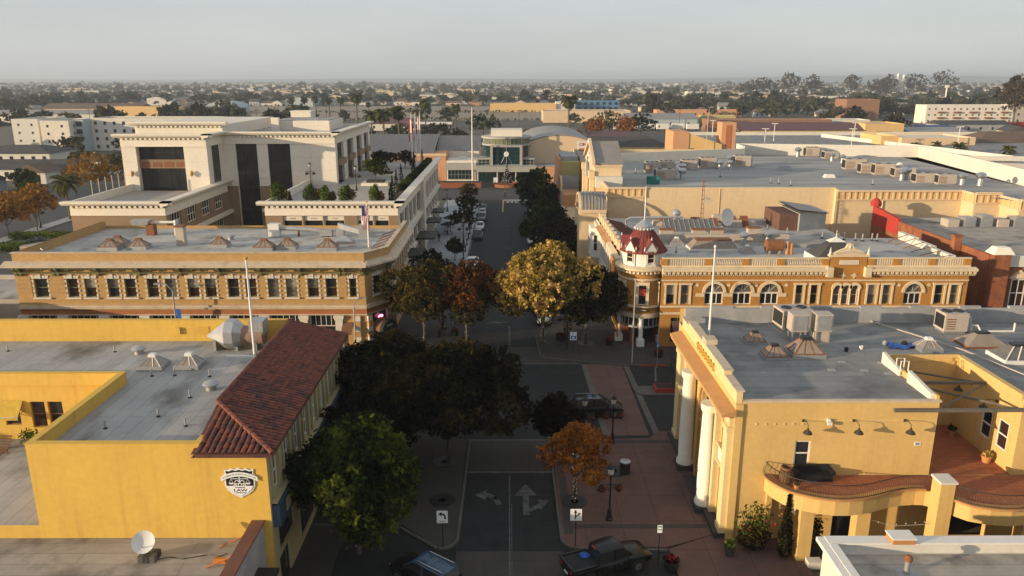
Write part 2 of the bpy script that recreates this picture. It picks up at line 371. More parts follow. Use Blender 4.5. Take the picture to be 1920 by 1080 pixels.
class MB:

 def __init__(s, fr=None):
  s.v = []
  s.f = []
  s.fr = fr

 def P(s, p):
  if s.fr is None:
   return (p[0], p[1], p[2])
  O, U, W = s.fr
  return (O[0] + U[0] * p[0] + W[0] * p[1], O[1] + U[1] * p[0] + W[1] * p[1], O[2] + p[2])

 def add(s, pts, faces):
  k = len(s.v)
  s.v.extend(s.P(p) for p in pts)
  s.f.extend(tuple(k + i for i in f) for f in faces)
  return s

 def quad(s, a, b, c, d):
  return s.add([a, b, c, d], [(0, 1, 2, 3)])

 def poly(s, pts):
  return s.add(pts, [tuple(range(len(pts)))])

 def box(s, x0, x1, y0, y1, z0, z1):
  return s.add([(x0, y0, z0), (x1, y0, z0), (x1, y1, z0), (x0, y1, z0), (x0, y0, z1), (x1, y0, z1), (x1, y1, z1), (x0, y1, z1)],
                     [(0, 3, 2, 1), (4, 5, 6, 7), (0, 1, 5, 4), (1, 2, 6, 5), (2, 3, 7, 6), (3, 0, 4, 7)])

 def taper(s, x0, x1, y0, y1, z0, z1, dx, dy):
  return s.add([(x0, y0, z0), (x1, y0, z0), (x1, y1, z0), (x0, y1, z0), (x0 + dx, y0 + dy, z1), (x1 - dx, y0 + dy, z1), (x1 - dx, y1 - dy, z1), (x0 + dx, y1 - dy, z1)],
                     [(0, 3, 2, 1), (4, 5, 6, 7), (0, 1, 5, 4), (1, 2, 6, 5), (2, 3, 7, 6), (3, 0, 4, 7)])

 def prism(s, pts, z0, z1):
  n = len(pts)
  return s.add([(x, y, z0) for x, y in pts] + [(x, y, z1) for x, y in pts],
                     [tuple(range(n - 1, -1, -1)), tuple(range(n, 2 * n))] + [(i, (i + 1) % n, n + (i + 1) % n, n + i) for i in range(n)])

 def ext(s, pts, w0, w1):
  n = len(pts)
  return s.add([(x, w0, z) for x, z in pts] + [(x, w1, z) for x, z in pts],
                     [tuple(range(n - 1, -1, -1)), tuple(range(n, 2 * n))] + [(i, (i + 1) % n, n + (i + 1) % n, n + i) for i in range(n)])

 def extu(s, pts, u0, u1):
  n = len(pts)
  return s.add([(u0, y, z) for y, z in pts] + [(u1, y, z) for y, z in pts],
                     [tuple(range(n - 1, -1, -1)), tuple(range(n, 2 * n))] + [(i, (i + 1) % n, n + (i + 1) % n, n + i) for i in range(n)])

 def tube(s, path, r, n=6, r1=None):
  path = [Vector(p) for p in path]
  m = len(path)
  rs = [r + ((r1 if r1 is not None else r) - r) * i / max(1, m - 1) for i in range(m)]
  pts = []
  for i, p in enumerate(path):
   d = (path[min(i + 1, m - 1)] - path[max(i - 1, 0)])
   if d.length < 1e-6:
    d = Vector((0, 0, 1))
   d.normalize()
   a = d.orthogonal().normalized() if abs(d.z) < 0.99 else Vector((1, 0, 0))
   if abs(d.z) >= 0.99:
    a = Vector((1, 0, 0))
   else:
    a = d.cross(Vector((0, 0, 1))).normalized()
   b = d.cross(a)
   for k in range(n):
    t = 2 * pi * k / n
    pts.append(tuple(p + (a * cos(t) + b * sin(t)) * rs[i]))
  fs = []
  for i in range(m - 1):
   for k in range(n):
    fs.append((i * n + k, i * n + (k + 1) % n, (i + 1) * n + (k + 1) % n, (i + 1) * n + k))
  fs.append(tuple(range(n)))
  fs.append(tuple((m - 1) * n + k for k in range(n)))
  return s.add(pts, fs)

 def cyl(s, x, y, z0, z1, r0, r1=None, n=10):
  return s.tube([(x, y, z0), (x, y, z1)], r0, n, r1)

 def lathe(s, c, prof, n=12, a0=0.0, a1=2 * pi, caps=True):
  full = abs(a1 - a0 - 2 * pi) < 1e-6
  k = n if full else n + 1
  pts = []
  for r, z in prof:
   for i in range(k):
    t = a0 + (a1 - a0) * i / n
    pts.append((c[0] + r * cos(t), c[1] + r * sin(t), c[2] + z))
  fs = []
  for j in range(len(prof) - 1):
   for i in range(n):
    fs.append((j * k + i, j * k + (i + 1) % k, (j + 1) * k + (i + 1) % k, (j + 1) * k + i))
  if full and caps:
   fs.append(tuple(range(k)))
   fs.append(tuple((len(prof) - 1) * k + i for i in range(k)))
  return s.add(pts, fs)

 def wall(s, u0, u1, v0, v1, holes=(), th=0.3, w=0.0):
  us = sorted({u0, u1, *[h[0] for h in holes], *[h[1] for h in holes]})
  vs_ = sorted({v0, v1, *[h[2] for h in holes], *[h[3] for h in holes]})
  us = [u for u in us if u0 <= u <= u1]
  vs_ = [v for v in vs_ if v0 <= v <= v1]
  for a, b in zip(us, us[1:]):
   run = None
   for c, d in zip(vs_, vs_[1:]):
    inh = any(h[0] - 1e-6 <= a and b <= h[1] + 1e-6 and h[2] - 1e-6 <= c and d <= h[3] + 1e-6 for h in holes)
    if inh:
     if run:
      s.quad((a, w, run[0]), (b, w, run[0]), (b, w, run[1]), (a, w, run[1]))
      run = None
    else:
     run = (run[0], d) if run else (c, d)
   if run:
    s.quad((a, w, run[0]), (b, w, run[0]), (b, w, run[1]), (a, w, run[1]))
  for h in holes:
   a, b, c, d = h[:4]
   s.quad((a, w, c), (a, w - th, c), (a, w - th, d), (a, w, d))
   s.quad((b, w, c), (b, w - th, c), (b, w - th, d), (b, w, d))
   s.quad((a, w, c), (b, w, c), (b, w - th, c), (a, w - th, c))
   s.quad((a, w, d), (b, w, d), (b, w - th, d), (a, w - th, d))
  return s

 def archfill(s, a, b, sp, top, th=0.3, w=0.0, n=10):
  cx, r, ry = (a + b) / 2, (b - a) / 2, top - sp
  arc = [(cx + r * cos(pi * i / n), sp + ry * sin(pi * i / n)) for i in range(n + 1)]
  for i in range(n):
   p, q = arc[i], arc[i + 1]
   s.quad((p[0], w, p[1]), (q[0], w, q[1]), (q[0], w, top), (p[0], w, top))
   s.quad((p[0], w, p[1]), (q[0], w, q[1]), (q[0], w - th, q[1]), (p[0], w - th, p[1]))
  return s

 def archband(s, a, b, sp, ry, t, w0, w1, n=12):
  cx, r = (a + b) / 2, (b - a) / 2
  for i in range(n):
   pts = []
   for k in (i, i + 1):
    x, z = cos(pi * k / n), sin(pi * k / n)
    pts += [(cx + r * x, sp + ry * z), (cx + (r + t) * x, sp + (ry + t) * z)]
   s.ext([pts[0], pts[1], pts[3], pts[2]], w0, w1)
  return s

 def build(s, name, m, parent=None, smooth=False, kind=None):
  if name in FINE:
   kind = 'stuff'
  off = OFF.get(parent.name, (0, 0, 0)) if parent else (0, 0, 0)
  me = bpy.data.meshes.new(name)
  v = np.array(s.v, dtype=np.float64) - np.array(off)
  me.from_pydata(v.tolist(), [], s.f)
  bm = bmesh.new()
  bm.from_mesh(me)
  bmesh.ops.recalc_face_normals(bm, faces=bm.faces)
  bm.to_mesh(me)
  bm.free()
  if smooth:
   me.polygons.foreach_set('use_smooth', [True] * len(me.polygons))
   me.set_sharp_from_angle(angle=radians(40))
  me.materials.append(MATS[m] if isinstance(m, str) else m)
  o = bpy.data.objects.new(name, me)
  col.objects.link(o)
  if parent:
   o.parent = parent
   OFF[o.name] = off
  if kind:
   o['kind'] = kind
  return o

def tag(o, label=None, cat=None, group=None, kind=None):
 if label:
  o['label'] = label
 if cat:
  o['category'] = cat
 if group:
  o['group'] = group
 if kind:
  o['kind'] = kind
 return o

def thing(name, label, cat, loc=(0, 0, 0), group=None):
 o = bpy.data.objects.new(name, None)
 o.empty_display_size = 0.3
 col.objects.link(o)
 o.location = loc
 OFF[o.name] = tuple(loc)
 return tag(o, label, cat, group)

def struct(name, mb, m, smooth=False):
 return tag(mb.build(name, m, None, smooth), kind='structure')

def one(name, mb, m, label, cat, group=None, smooth=False):
 a = np.array(mb.v)
 c = ((a[:, 0].min() + a[:, 0].max()) / 2, (a[:, 1].min() + a[:, 1].max()) / 2, a[:, 2].min())
 o = mb.build(name, m, None, smooth)
 o.data.transform(Matrix.Translation((-c[0], -c[1], -c[2])))
 o.location = c
 OFF[o.name] = c
 return tag(o, label, cat, group)

def copy_tree(o, loc=None, rz=None, label=None, group=None, scale=None, parent=None, mats=None):
 c = o.copy()
 col.objects.link(c)
 if parent is not None:
  c.parent = parent
 if loc is not None:
  c.location = loc
 if rz is not None:
  c.rotation_euler = (0, 0, rz)
 if scale is not None:
  c.scale = (scale,) * 3 if isinstance(scale, (int, float)) else scale
 if label:
  c['label'] = label
 if group:
  c['group'] = group
 if mats and c.type == 'MESH':
  for a, b in mats.items():
   if c.material_slots and c.material_slots[0].material == MATS[a]:
    c.material_slots[0].link = 'OBJECT'
    c.material_slots[0].material = MATS[b]
 for ch in list(o.children):
  copy_tree(ch, parent=c, mats=mats)
 return c

def fr(x, y, z, d):
 return {'S': ((x, y, z), (1, 0), (0, -1)), 'N': ((x, y, z), (1, 0), (0, 1)), 'W': ((x, y, z), (0, 1), (-1, 0)), 'E': ((x, y, z), (0, 1), (1, 0))}[d]

def frv(x, y, z, ux, uy):
 l = sqrt(ux * ux + uy * uy)
 return ((x, y, z), (ux / l, uy / l), (uy / l, -ux / l))

def window(par, F, a, b, c, d, w=-0.18, fm='white_paint', gm='glass', nx=1, ny=2, bar=0.07, gm2=None, pane=True, name='window', pname='pane'):
 m = MB(F)
 m.box(a, a + bar, w - 0.05, w + 0.05, c, d)
 m.box(b - bar, b, w - 0.05, w + 0.05, c, d)
 m.box(a + bar, b - bar, w - 0.05, w + 0.05, c, c + bar)
 m.box(a + bar, b - bar, w - 0.05, w + 0.05, d - bar, d)
 for i in range(1, nx):
  x = a + (b - a) * i / nx
  m.box(x - bar / 2, x + bar / 2, w - 0.045, w + 0.045, c + bar, d - bar)
 for i in range(1, ny):
  z = c + (d - c) * i / ny
  m.box(a + bar, b - bar, w - 0.04, w + 0.04, z - bar / 2, z + bar / 2)
 o = m.build(name, fm, par)
 if pane:
  for i in range(nx):
   for j in range(ny):
    p = MB(F)
    x0, x1 = a + (b - a) * i / nx, a + (b - a) * (i + 1) / nx
    z0, z1 = c + (d - c) * j / ny, c + (d - c) * (j + 1) / ny
    p.box(x0 + 0.01, x1 - 0.01, w - 0.025, w - 0.005, z0 + 0.01, z1 - 0.01)
    p.build(pname, gm2 if gm2 and j == ny - 1 else gm, o)
 return o

def text_mesh(txt, size, depth=0.01, align='CENTER'):
 cu = bpy.data.curves.new('lettering', 'FONT')
 cu.body = txt
 cu.size = size
 cu.extrude = depth
 cu.align_x = align
 cu.align_y = 'CENTER'
 cu.resolution_u = 2
 t = bpy.data.objects.new('lettering', cu)
 col.objects.link(t)
 dg = bpy.context.evaluated_depsgraph_get()
 me = bpy.data.meshes.new_from_object(t.evaluated_get(dg))
 bpy.data.objects.remove(t)
 bpy.data.curves.remove(cu)
 return me

def lettering(txt, size, M4, m, parent=None, depth=0.01, align='CENTER', sx=1.0):
 me = text_mesh(txt, size, depth, align)
 me.transform(Matrix.Diagonal((sx, 1, 1, 1)))
 me.transform(M4)
 off = OFF.get(parent.name, (0, 0, 0)) if parent else (0, 0, 0)
 me.transform(Matrix.Translation((-off[0], -off[1], -off[2])))
 me.materials.clear()
 me.materials.append(MATS[m])
 o = bpy.data.objects.new('lettering', me)
 col.objects.link(o)
 if parent:
  o.parent = parent
  OFF[o.name] = off
 return o

def face_mat(x, y, z, d):
 r = {'S': 0, 'W': -pi / 2, 'E': pi / 2, 'N': pi}[d]
 return Matrix.Translation((x, y, z)) @ Matrix.Rotation(r, 4, 'Z') @ Matrix.Rotation(pi / 2, 4, 'X')

def walls_of(mb, x0, x1, y0, y1, z0, z1, skip=''):
 if 'S' not in skip:
  mb.quad((x0, y0, z0), (x1, y0, z0), (x1, y0, z1), (x0, y0, z1))
 if 'N' not in skip:
  mb.quad((x0, y1, z0), (x1, y1, z0), (x1, y1, z1), (x0, y1, z1))
 if 'W' not in skip:
  mb.quad((x0, y0, z0), (x0, y1, z0), (x0, y1, z1), (x0, y0, z1))
 if 'E' not in skip:
  mb.quad((x1, y0, z0), (x1, y1, z0), (x1, y1, z1), (x1, y0, z1))
 return mb

def parapet(mb, x0, x1, y0, y1, z0, z1, t=0.3, sides='SNWE'):
 if 'S' in sides:
  mb.box(x0, x1, y0, y0 + t, z0, z1)
 if 'N' in sides:
  mb.box(x0, x1, y1 - t, y1, z0, z1)
 ya, yb = y0 + (t if 'S' in sides else 0), y1 - (t if 'N' in sides else 0)
 if 'W' in sides:
  mb.box(x0, x0 + t, ya, yb, z0, z1)
 if 'E' in sides:
  mb.box(x1 - t, x1, ya, yb, z0, z1)
 return mb

# ================================================================ SETTING: ground, roads, pavements, markings
m = MB()
N = 40
ext_ = 14000
for i in range(8):
 for j in range(8):
  x0, x1 = -ext_ + 2 * ext_ * i / 8, -ext_ + 2 * ext_ * (i + 1) / 8
  y0, y1 = -200 + (ext_ + 200) * j / 8, -200 + (ext_ + 200) * (j + 1) / 8
  m.quad((x0, y0, -0.1), (x1, y0, -0.1), (x1, y1, -0.1), (x0, y1, -0.1))
struct('ground', m, 'ground')

m = MB()
m.quad((-12, 10, 0), (12.5, 10, 0), (12.5, 197, 0), (-12, 197, 0))
struct('main_street', m, 'asphalt')
m = MB()
m.quad((-140, 60, -0.004), (-12, 60, -0.004), (-12, 84, -0.004), (-140, 84, -0.004))
m.quad((12.5, 60, -0.004), (140, 60, -0.004), (140, 84, -0.004), (12.5, 84, -0.004))
struct('cross_street', m, 'asphalt')
m = MB()
m.quad((-140, 197, 0.0), (140, 197, 0.0), (140, 214, 0.0), (-140, 214, 0.0))
struct('far_cross_street', m, 'asphalt2')
m = MB()
m.quad((-112, 84, -0.008), (-99, 84, -0.008), (-99, 330, -0.008), (-112, 330, -0.008))
struct('side_street', m, 'asphalt2')

def slab(name, pts, mt, z1=0.12):
 return struct(name, MB().prism(pts, -0.05, z1), mt)

def arc(cx, cy, r, a0, a1, n=8):
 return [(cx + r * cos(radians(a0 + (a1 - a0) * i / n)), cy + r * sin(radians(a0 + (a1 - a0) * i / n))) for i in range(n + 1)]

def kerb(name, path, wd=0.18, mt='kerb', z1=0.135):
 mb = MB()
 for (a, b) in zip(path, path[1:]):
  dx, dy = b[0] - a[0], b[1] - a[1]
  l = sqrt(dx * dx + dy * dy)
  nx, ny = -dy / l * wd, dx / l * wd
  mb.prism([a, b, (b[0] + nx, b[1] + ny), (a[0] + nx, a[1] + ny)], -0.05, z1)
 return struct(name, mb, mt)

e = arc(4.7, 45.6, 1.1, 180, 270)
slab('right_plaza', [(3.6, 60.2)] + e + [(10.4, 44.5), (14.5, 46.2), (14.5, 61.6), (13.2, 61.9), (12.0, 60.4)], 'red_paving')
kerb('kerb_right_plaza', [(10.4, 44.3)] + e[::-1] + [(3.5, 60.2)], 0.2)
slab('right_walk_near', [(10.9, 10), (19, 10), (19, 46.0), (14.5, 46.2), (10.5, 44.3)], 'red_paving')
m = MB()
m.box(3.75, 4.35, 46, 60.1, 0.10, 0.125)
m.box(4.35, 13.6, 46.7, 47.2, 0.10, 0.125)
m.box(4.35, 13.6, 59.5, 60.1, 0.10, 0.125)
struct('paving_band', m, 'concrete')
e = arc(-4.7, 45.6, 1.1, 0, -90)
slab('left_walk', [(-3.6, 60.2)] + e + [(-7.5, 47.2), (-14.2, 47.6), (-14.2, 60.4), (-8, 61.6)][0:4], 'concrete')
kerb('kerb_left_walk', [(-3.5, 60.2)] + e + [(-7.5, 47.0), (-14, 47.4)], 0.2)
slab('left_walk_near', [(-14.5, 10), (-11.2, 10), (-11.2, 47.2), (-14.2, 47.4)], 'concrete')
m = MB()
m.quad((-3.5, 55.05, 0.004), (3.5, 55.05, 0.004), (3.5, 60.35, 0.004), (-3.5, 60.35, 0.004))
m.quad((-7, 78.7, 0.004), (7.6, 78.7, 0.004), (5, 84.2, 0.004), (-6, 84.2, 0.004))
m.quad((-3.5, 36, 0.004), (3.5, 36, 0.004), (3.5, 44.2, 0.004), (-3.5, 44.2, 0.004))
struct('concrete_crossing', m, 'concrete')
m = MB()
m.quad((8.5, 61.2, 0.004), (12.2, 61.2, 0.004), (12.2, 78.6, 0.004), (8.2, 78.6, 0.004))
struct('brick_crossing', m, 'red_paving')
m = MB()
for a in ((8.45, 8.1), (12.9, 12.6)):
 m.quad((a[0] - 0.28, 61.3, 0.008), (a[0] + 0.28, 61.3, 0.008), (a[1] + 0.28, 78.6, 0.008), (a[1] - 0.28, 78.6, 0.008))
m.quad((-3.6, 60.25, 0.008), (3.6, 60.25, 0.008), (3.6, 60.5, 0.008), (-3.6, 60.5, 0.008))
m.quad((-6, 78.55, 0.008), (8, 78.55, 0.008), (8, 78.8, 0.008), (-6, 78.8, 0.008))
m.quad((14.9, 73.5, 0.006), (15.1, 73.5, 0.006), (15.9, 78, 0.006), (15.7, 78, 0.006))
struct('crossing_border', m, 'kerb')

e = arc(5.3, 82.0, 1.9, 200, 270)
slab('right_far_corner', [(3.4, 88)] + e + [(9, 79.2), (14, 78.2), (62, 78.2), (62, 84.5), (17, 84.5), (14, 86), (14, 92), (5.4, 92)], 'concrete')
kerb('kerb_right_far_corner', [(14, 78.05), (9, 79.05)][::1] + e[::-1] + [(3.3, 88)], 0.2)
slab('right_far_walk', [(5.6, 92), (14.2, 92), (14.2, 196), (8, 196), (5.6, 192)], 'concrete')
kerb('kerb_right_far', [(5.5, 92), (5.5, 192)], 0.2)
kerb('kerb_right_cross', [(62, 78.05), (14, 78.05)], 0.2)
kerb('kerb_red', [(17, 78.05), (14.2, 78.05)], 0.24, 'kerb_red', 0.14)
e = arc(-7.4, 82.0, 1.7, -20, -90)
slab('left_far_corner', [(-5.7, 90)] + e + [(-10, 79.0), (-62, 79.0), (-62, 84.3), (-17, 84.3), (-14.5, 88), (-14.5, 104), (-7.4, 104), (-7.4, 92)], 'concrete')
kerb('kerb_left_far', [(-7.3, 190), (-7.3, 92), (-5.6, 90), (-5.6, 82)], 0.2)
slab('left_far_walk', [(-7.4, 104), (-7.4, 190), (-9, 196), (-16, 196), (-16, 104)], 'pale_walk')
slab('left_cross_walk', [(-14.2, 60.1), (-8.2, 61.4), (-8.2, 62.3), (-60, 62.3), (-60, 60.1)], 'concrete')
e1 = arc(13.6, 71.0, 1.15, 90, 270, 10)
slab('median_island', e1 + [(40, 69.85), (40, 72.15)], 'kerb')
slab('far_plaza', [(-45, 214), (60, 214), (60, 262), (-45, 262)], 'concrete')
m = MB()
m.quad((-14, 198.6, 0.004), (12, 198.6, 0.004), (12, 203, 0.004), (-14, 203, 0.004))
struct('far_crossing', m, 'concrete')

slab('side_walk', [(-99, 84), (-96, 84), (-96, 330), (-99, 330)], 'pale_walk')
slab('parking_lot', [(-96, 84), (-57, 84), (-57, 104), (-64, 140), (-64, 330), (-96, 330)], 'asphalt2', -0.004)

def mark(name, quads, mt='paint', z=0.012):
 mb = MB()
 for q in quads:
  mb.poly([(x, y, z) for x, y in q])
 return struct(name, mb, mt)

def rect(x0, x1, y0, y1):
 return [(x0, y0), (x1, y0), (x1, y1), (x0, y1)]

mark('lane_line', [rect(-0.05, 0.05, 36, 55), rect(0.12, 0.17, 36, 50)])
mark('stop_line', [rect(-3.4, 3.4, 54.6, 54.95)])
mark('arrow_marking', [[(0.35, 51.2), (1.2, 52.9), (2.05, 51.2)], rect(0.98, 1.42, 48.6, 51.2), [(1.42, 48.9), (2.2, 49.6), (2.2, 50.1), (1.42, 49.5)], [(2.2, 49.2), (2.9, 50.5), (2.1, 50.6)]])
mark('turn_marking', [[(-2.6, 51.3), (-1.7, 52.1), (-1.8, 50.6)], [(-1.75, 51.6), (-1.0, 51.2), (-0.9, 50.6), (-1.75, 51.1)], [(-1.0, 51.2), (-0.55, 50.0), (-0.95, 49.9), (-1.3, 50.9)]])
mark('bike_marking', [[(-3.0, 93.2), (-2.2, 93.9), (-1.2, 93.5), (-0.3, 93.9), (-0.3, 93.4), (-1.2, 93.0), (-2.2, 93.4), (-2.9, 92.8)]])
mark('centre_dash', [rect(-0.7, 0.3, 116 + i * 22, 116.35 + i * 22) for i in range(3)] + [rect(-0.1, 0.1, 84.6, 92)])
mark('centre_line', [rect(-1.75, -1.35, 178, 196.4)], 'paint_yellow')
mark('far_stop_line', [rect(-1.4, 4.6, 195.6, 196.4)], 'paint_fresh')
mark('bay_line', [rect(-7.2, -4.9, y, y + 0.12) for y in range(116, 190, 6)])
me = text_mesh('STOP', 2.6, 0.0)
me.transform(Matrix.Translation((1.55, 192.6, 0.012)) @ Matrix.Diagonal((0.78, 1.5, 1, 1)))
me.materials.clear()
me.materials.append(MATS['paint_fresh'])
o = bpy.data.objects.new('stop_marking', me)
col.objects.link(o)
tag(o, kind='structure')
m = MB()
for x, y in ((0.2, 75.5), (0.3, 73.6)):
 m.lathe((x, y, 0.0), [(0.5, 0.0), (0.48, 0.014), (0.05, 0.014)], 12)
struct('manhole_cover', m, 'dark_metal')

# ================================================================ shared rooftop and street pieces
PROTO = {}

def put(key, maker, loc, rz=0.0, label=None, group=None, scale=None, mats=None):
 if key not in PROTO:
  PROTO[key] = [maker(), False]
 o, used = PROTO[key]
 if not used and mats is None:
  PROTO[key][1] = True
  o.location = loc
  o.rotation_euler = (0, 0, rz)
  if scale is not None:
   o.scale = (scale,) * 3 if isinstance(scale, (int, float)) else scale
  tag(o, label, None, group)
  return o
 return copy_tree(o, loc, rz, label, group, scale, mats=mats)

def drop_unused():
 for k, (o, used) in PROTO.items():
  if not used:
   for c in list(o.children_recursive):
    bpy.data.objects.remove(c)
   bpy.data.objects.remove(o)

def mk_skylight(w=1.8, d=1.4, h=0.75, curb=0.3, ribs='galv', cap='white_paint', nr=3):
 def f():
  r = thing('skylight', 'pyramid skylight', 'skylight')
  MB().box(-w / 2 - 0.08, w / 2 + 0.08, -d / 2 - 0.08, d / 2 + 0.08, 0, curb).build('curb', 'galv', r)
  MB().taper(-w / 2, w / 2, -d / 2, d / 2, curb, curb + h, w * 0.36, d * 0.36).build('pane', 'skylight_glass', r)
  rb = MB()
  for sx in (-1, 1):
   for sy in (-1, 1):
    rb.tube([(sx * w / 2, sy * d / 2, curb), (sx * w * 0.14, sy * d * 0.14, curb + h)], 0.045, 4)
  for i in range(1, nr):
   t = -0.5 + i / nr
   for sy in (-1, 1):
    rb.tube([(t * w, sy * d / 2, curb), (t * w * 0.28, sy * d * 0.14, curb + h)], 0.035, 4)
   for sx in (-1, 1):
    rb.tube([(sx * w / 2, t * d, curb), (sx * w * 0.14, t * d * 0.28, curb + h)], 0.035, 4)
  rb.box(-w / 2 - 0.02, w / 2 + 0.02, -d / 2 - 0.02, d / 2 + 0.02, curb, curb + 0.06)
  rb.build('rib', ribs, r)
  MB().taper(-w * 0.17, w * 0.17, -d * 0.17, d * 0.17, curb + h, curb + h + 0.22, 0.06, 0.06).build('cap', cap, r)
  return r
 return f

def mk_mushroom():
 r = thing('roof_vent', 'mushroom vent', 'vent')
 MB().cyl(0, 0, 0, 0.45, 0.28, 0.28, 12).build('stack', 'galv', r, True)
 MB().lathe((0, 0, 0.38), [(0.42, 0), (0.46, 0.12), (0.36, 0.26), (0.1, 0.33)], 12).build('cap', 'galv', r, True)
 return r

def mk_pipe():
 r = thing('vent_pipe', 'vent pipe', 'pipe')
 MB().cyl(0, 0, 0, 0.55, 0.055, 0.055, 8).build('stack', 'galv', r, True)
 MB().lathe((0, 0, 0), [(0.14, 0.0), (0.13, 0.05), (0.06, 0.09)], 8).build('flashing', 'dark_metal', r, True)
 return r

def mk_turbine():
 r = thing('turbine_vent', 'turbine vent', 'vent')
 MB().cyl(0, 0, 0, 0.7, 0.3, 0.26, 12).build('stack', 'galv', r, True)
 mb = MB()
 mb.lathe((0, 0, 0.68), [(0.28, 0), (0.46, 0.18), (0.48, 0.34), (0.34, 0.54), (0.08, 0.62)], 14)
 mb.build('turbine', 'chrome', r, False)
 return r

def mk_hvac(w=2.0, d=1.6, h=1.5, fans=2):
 def f():
  r = thing('air_conditioner', 'rooftop air conditioner', 'air conditioner')
  MB().box(-w / 2 + 0.1, w / 2 - 0.1, -d / 2 + 0.1, d / 2 - 0.1, 0, 0.2).build('plinth', 'galv', r)
  MB().box(-w / 2, w / 2, -d / 2, d / 2, 0.2, h).build('casing', 'hvac', r)
  g = MB()
  for i in range(5):
   z = 0.4 + i * (h - 0.7) / 5
   g.box(-w / 2 + 0.15, -w / 2 + w * 0.45, -d / 2 - 0.03, -d / 2 - 0.004, z, z + 0.08)
  g.build('louvre', 'rust', r)
  MB().taper(w / 2, w / 2 + .5, -d / 2 + .15, d / 2 - .15, .25, h * .8, .12, .1).build('hood', 'galv', r)
  MB().box(-w / 2 - .03, -w / 2 - .004, -d / 2 + .15, d / 2 - .15, .4, h - .2).build('coil', 'dark_metal', r)
  for i in range(fans):
   x = -w / 2 + w * (i + 0.5) / fans
   MB().lathe((x, 0, h), [(0.42, 0.002), (0.42, 0.09), (0.3, 0.09), (0.3, 0.05), (0.05, 0.05)], 14).build('fan_guard', 'dark_metal', r)
  return r
 return f

def mk_dish(r0=0.55, tilt=40):
 def f():
  r = thing('satellite_dish', 'satellite dish', 'satellite dish')
  b = MB()
  n, k = 16, 4
  R3 = Matrix.Rotation(radians(-tilt), 4, 'X')
  pts = []
  for side in (0, 0.03):
   for j in range(k + 1):
    q = r0 * j / k
    for i in range(n):
     v = R3 @ Vector((q * cos(2 * pi * i / n), -(0.25 * r0) * (j / k) ** 2 - side, q * sin(2 * pi * i / n)))
     pts.append((v.x, v.y, v.z + r0 * 1.25))
  fs = []
  for s_ in (0, 1):
   o_ = s_ * (k + 1) * n
   for j in range(k):
    for i in range(n):
     fs.append((o_ + j * n + i, o_ + j * n + (i + 1) % n, o_ + (j + 1) * n + (i + 1) % n, o_ + (j + 1) * n + i))
  for i in range(n):
   fs.append((k * n + i, k * n + (i + 1) % n, (2 * k + 1) * n + (i + 1) % n, (2 * k + 1) * n + i))
  b.add(pts, fs)
  b.build('reflector', 'white_paint', r, True)
  MB().tube([(0, 0.1, 0), (0, 0.08, r0 * 1.2)], 0.05, 6).build('mast', 'galv', r)
  v = R3 @ Vector((0, -r0 * 1.0, -r0 * 0.2))
  MB().tube([(0, 0, r0 * 0.45), (v.x, v.y, v.z + r0 * 1.2)], 0.025, 5).build('feed_arm', 'galv', r)
  return r
 return f

def flagpole(x, y, z0, z1, label, r=0.12, group=None, ball='gold'):
 t = thing('flagpole', label, 'flagpole', (x, y, z0), group)
 MB().tube([(x, y, z0), (x, y, z0 + (z1 - z0) * 0.5), (x, y, z1)], r, 10, r * 0.55).build('pole', 'white_paint', t, True)
 MB().lathe((x, y, z1), [(0.02, 0), (r * 1.1, 0.1), (r * 1.1, 0.18), (0.02, 0.28)], 10).build('finial', ball, t, True)
 MB().box(x - r * 2.2, x + r * 2.2, y - r * 2.2, y + r * 2.2, z0, z0 + 0.12).build('base', 'galv', t)
 return t

def skylight_at(key, x, y, z, label, group, rz=0.0, sc_=None, **kw):
 return put(key, mk_skylight(**kw), (x, y, z), rz, label, group, sc_)

# ================================================================ yellow corner building, near left
Y0, Y1 = 39.5, 60.0
XE, XR, XW, XL = -13.8, -17.5, -27.3, -62.0
yb = thing('yellow_building', 'yellow stucco corner building with red tile roof along the street and shield sign', 'building', (-22, 50, 0))
S_ = fr(0, Y0, 0, 'S')
E_ = fr(XE, 0, 0, 'E')
mb = MB()
mb.quad((XL, Y0, 0), (XE, Y0, 0), (XE, Y0, 5.0), (XL, Y0, 5.0))
mb.quad((XW, Y0, 5.0), (XE, Y0, 5.0), (XE, Y0, 9.3), (XW, Y0, 9.3))
mb.quad((XW, Y0, 5.0), (XW, 50.6, 5.0), (XW, 50.6, 9.3), (XW, Y0, 9.3))
mb.quad((XL, Y1, 0), (XE, Y1, 0), (XE, Y1, 9.3), (XL, Y1, 9.3))
mb.quad((XL, Y0, 0), (XL, Y1, 0), (XL, Y1, 9.3), (XL, Y0, 9.3))
mb.box(XW, XR, Y0, Y0 + 0.35, 9.3, 10.15)
mb.box(XW, XW + 0.35, Y0 + 0.35, 50.25, 9.3, 10.15)
mb.box(XL, XW + 0.35, 50.25, 50.6, 9.3, 10.15)
mb.box(XL, -18.1, Y1 - 0.4, Y1, 9.3, 11.05)
mb.box(XR - 0.3, XR, Y0 + 0.35, 43.4, 9.3, 10.2)
tw = [(-36.0, -34.9, 6.1, 7.9), (-34.1, -33.05, 5.9, 7.9), (-32.85, -31.8, 5.9, 7.9), (-39.5, -38, 6.1, 7.9)]
TF = fr(0, 50.6, 0, 'S')
t2 = MB(TF)
t2.wall(XL, XW, 5.0, 9.3, tw, 0.25)
mb.v, mb.f = mb.v, mb.f
k = len(mb.v)
mb.v += t2.v
mb.f += [tuple(i + k for i in f) for f in t2.f]
mb.build('wall', 'yellow_stucco', yb)
for i, h in enumerate(tw):
 window(yb, TF, *h, -0.2, 'wood', 'glass_warm' if i % 2 else 'glass', 1, 2, 0.08)
mb = MB()
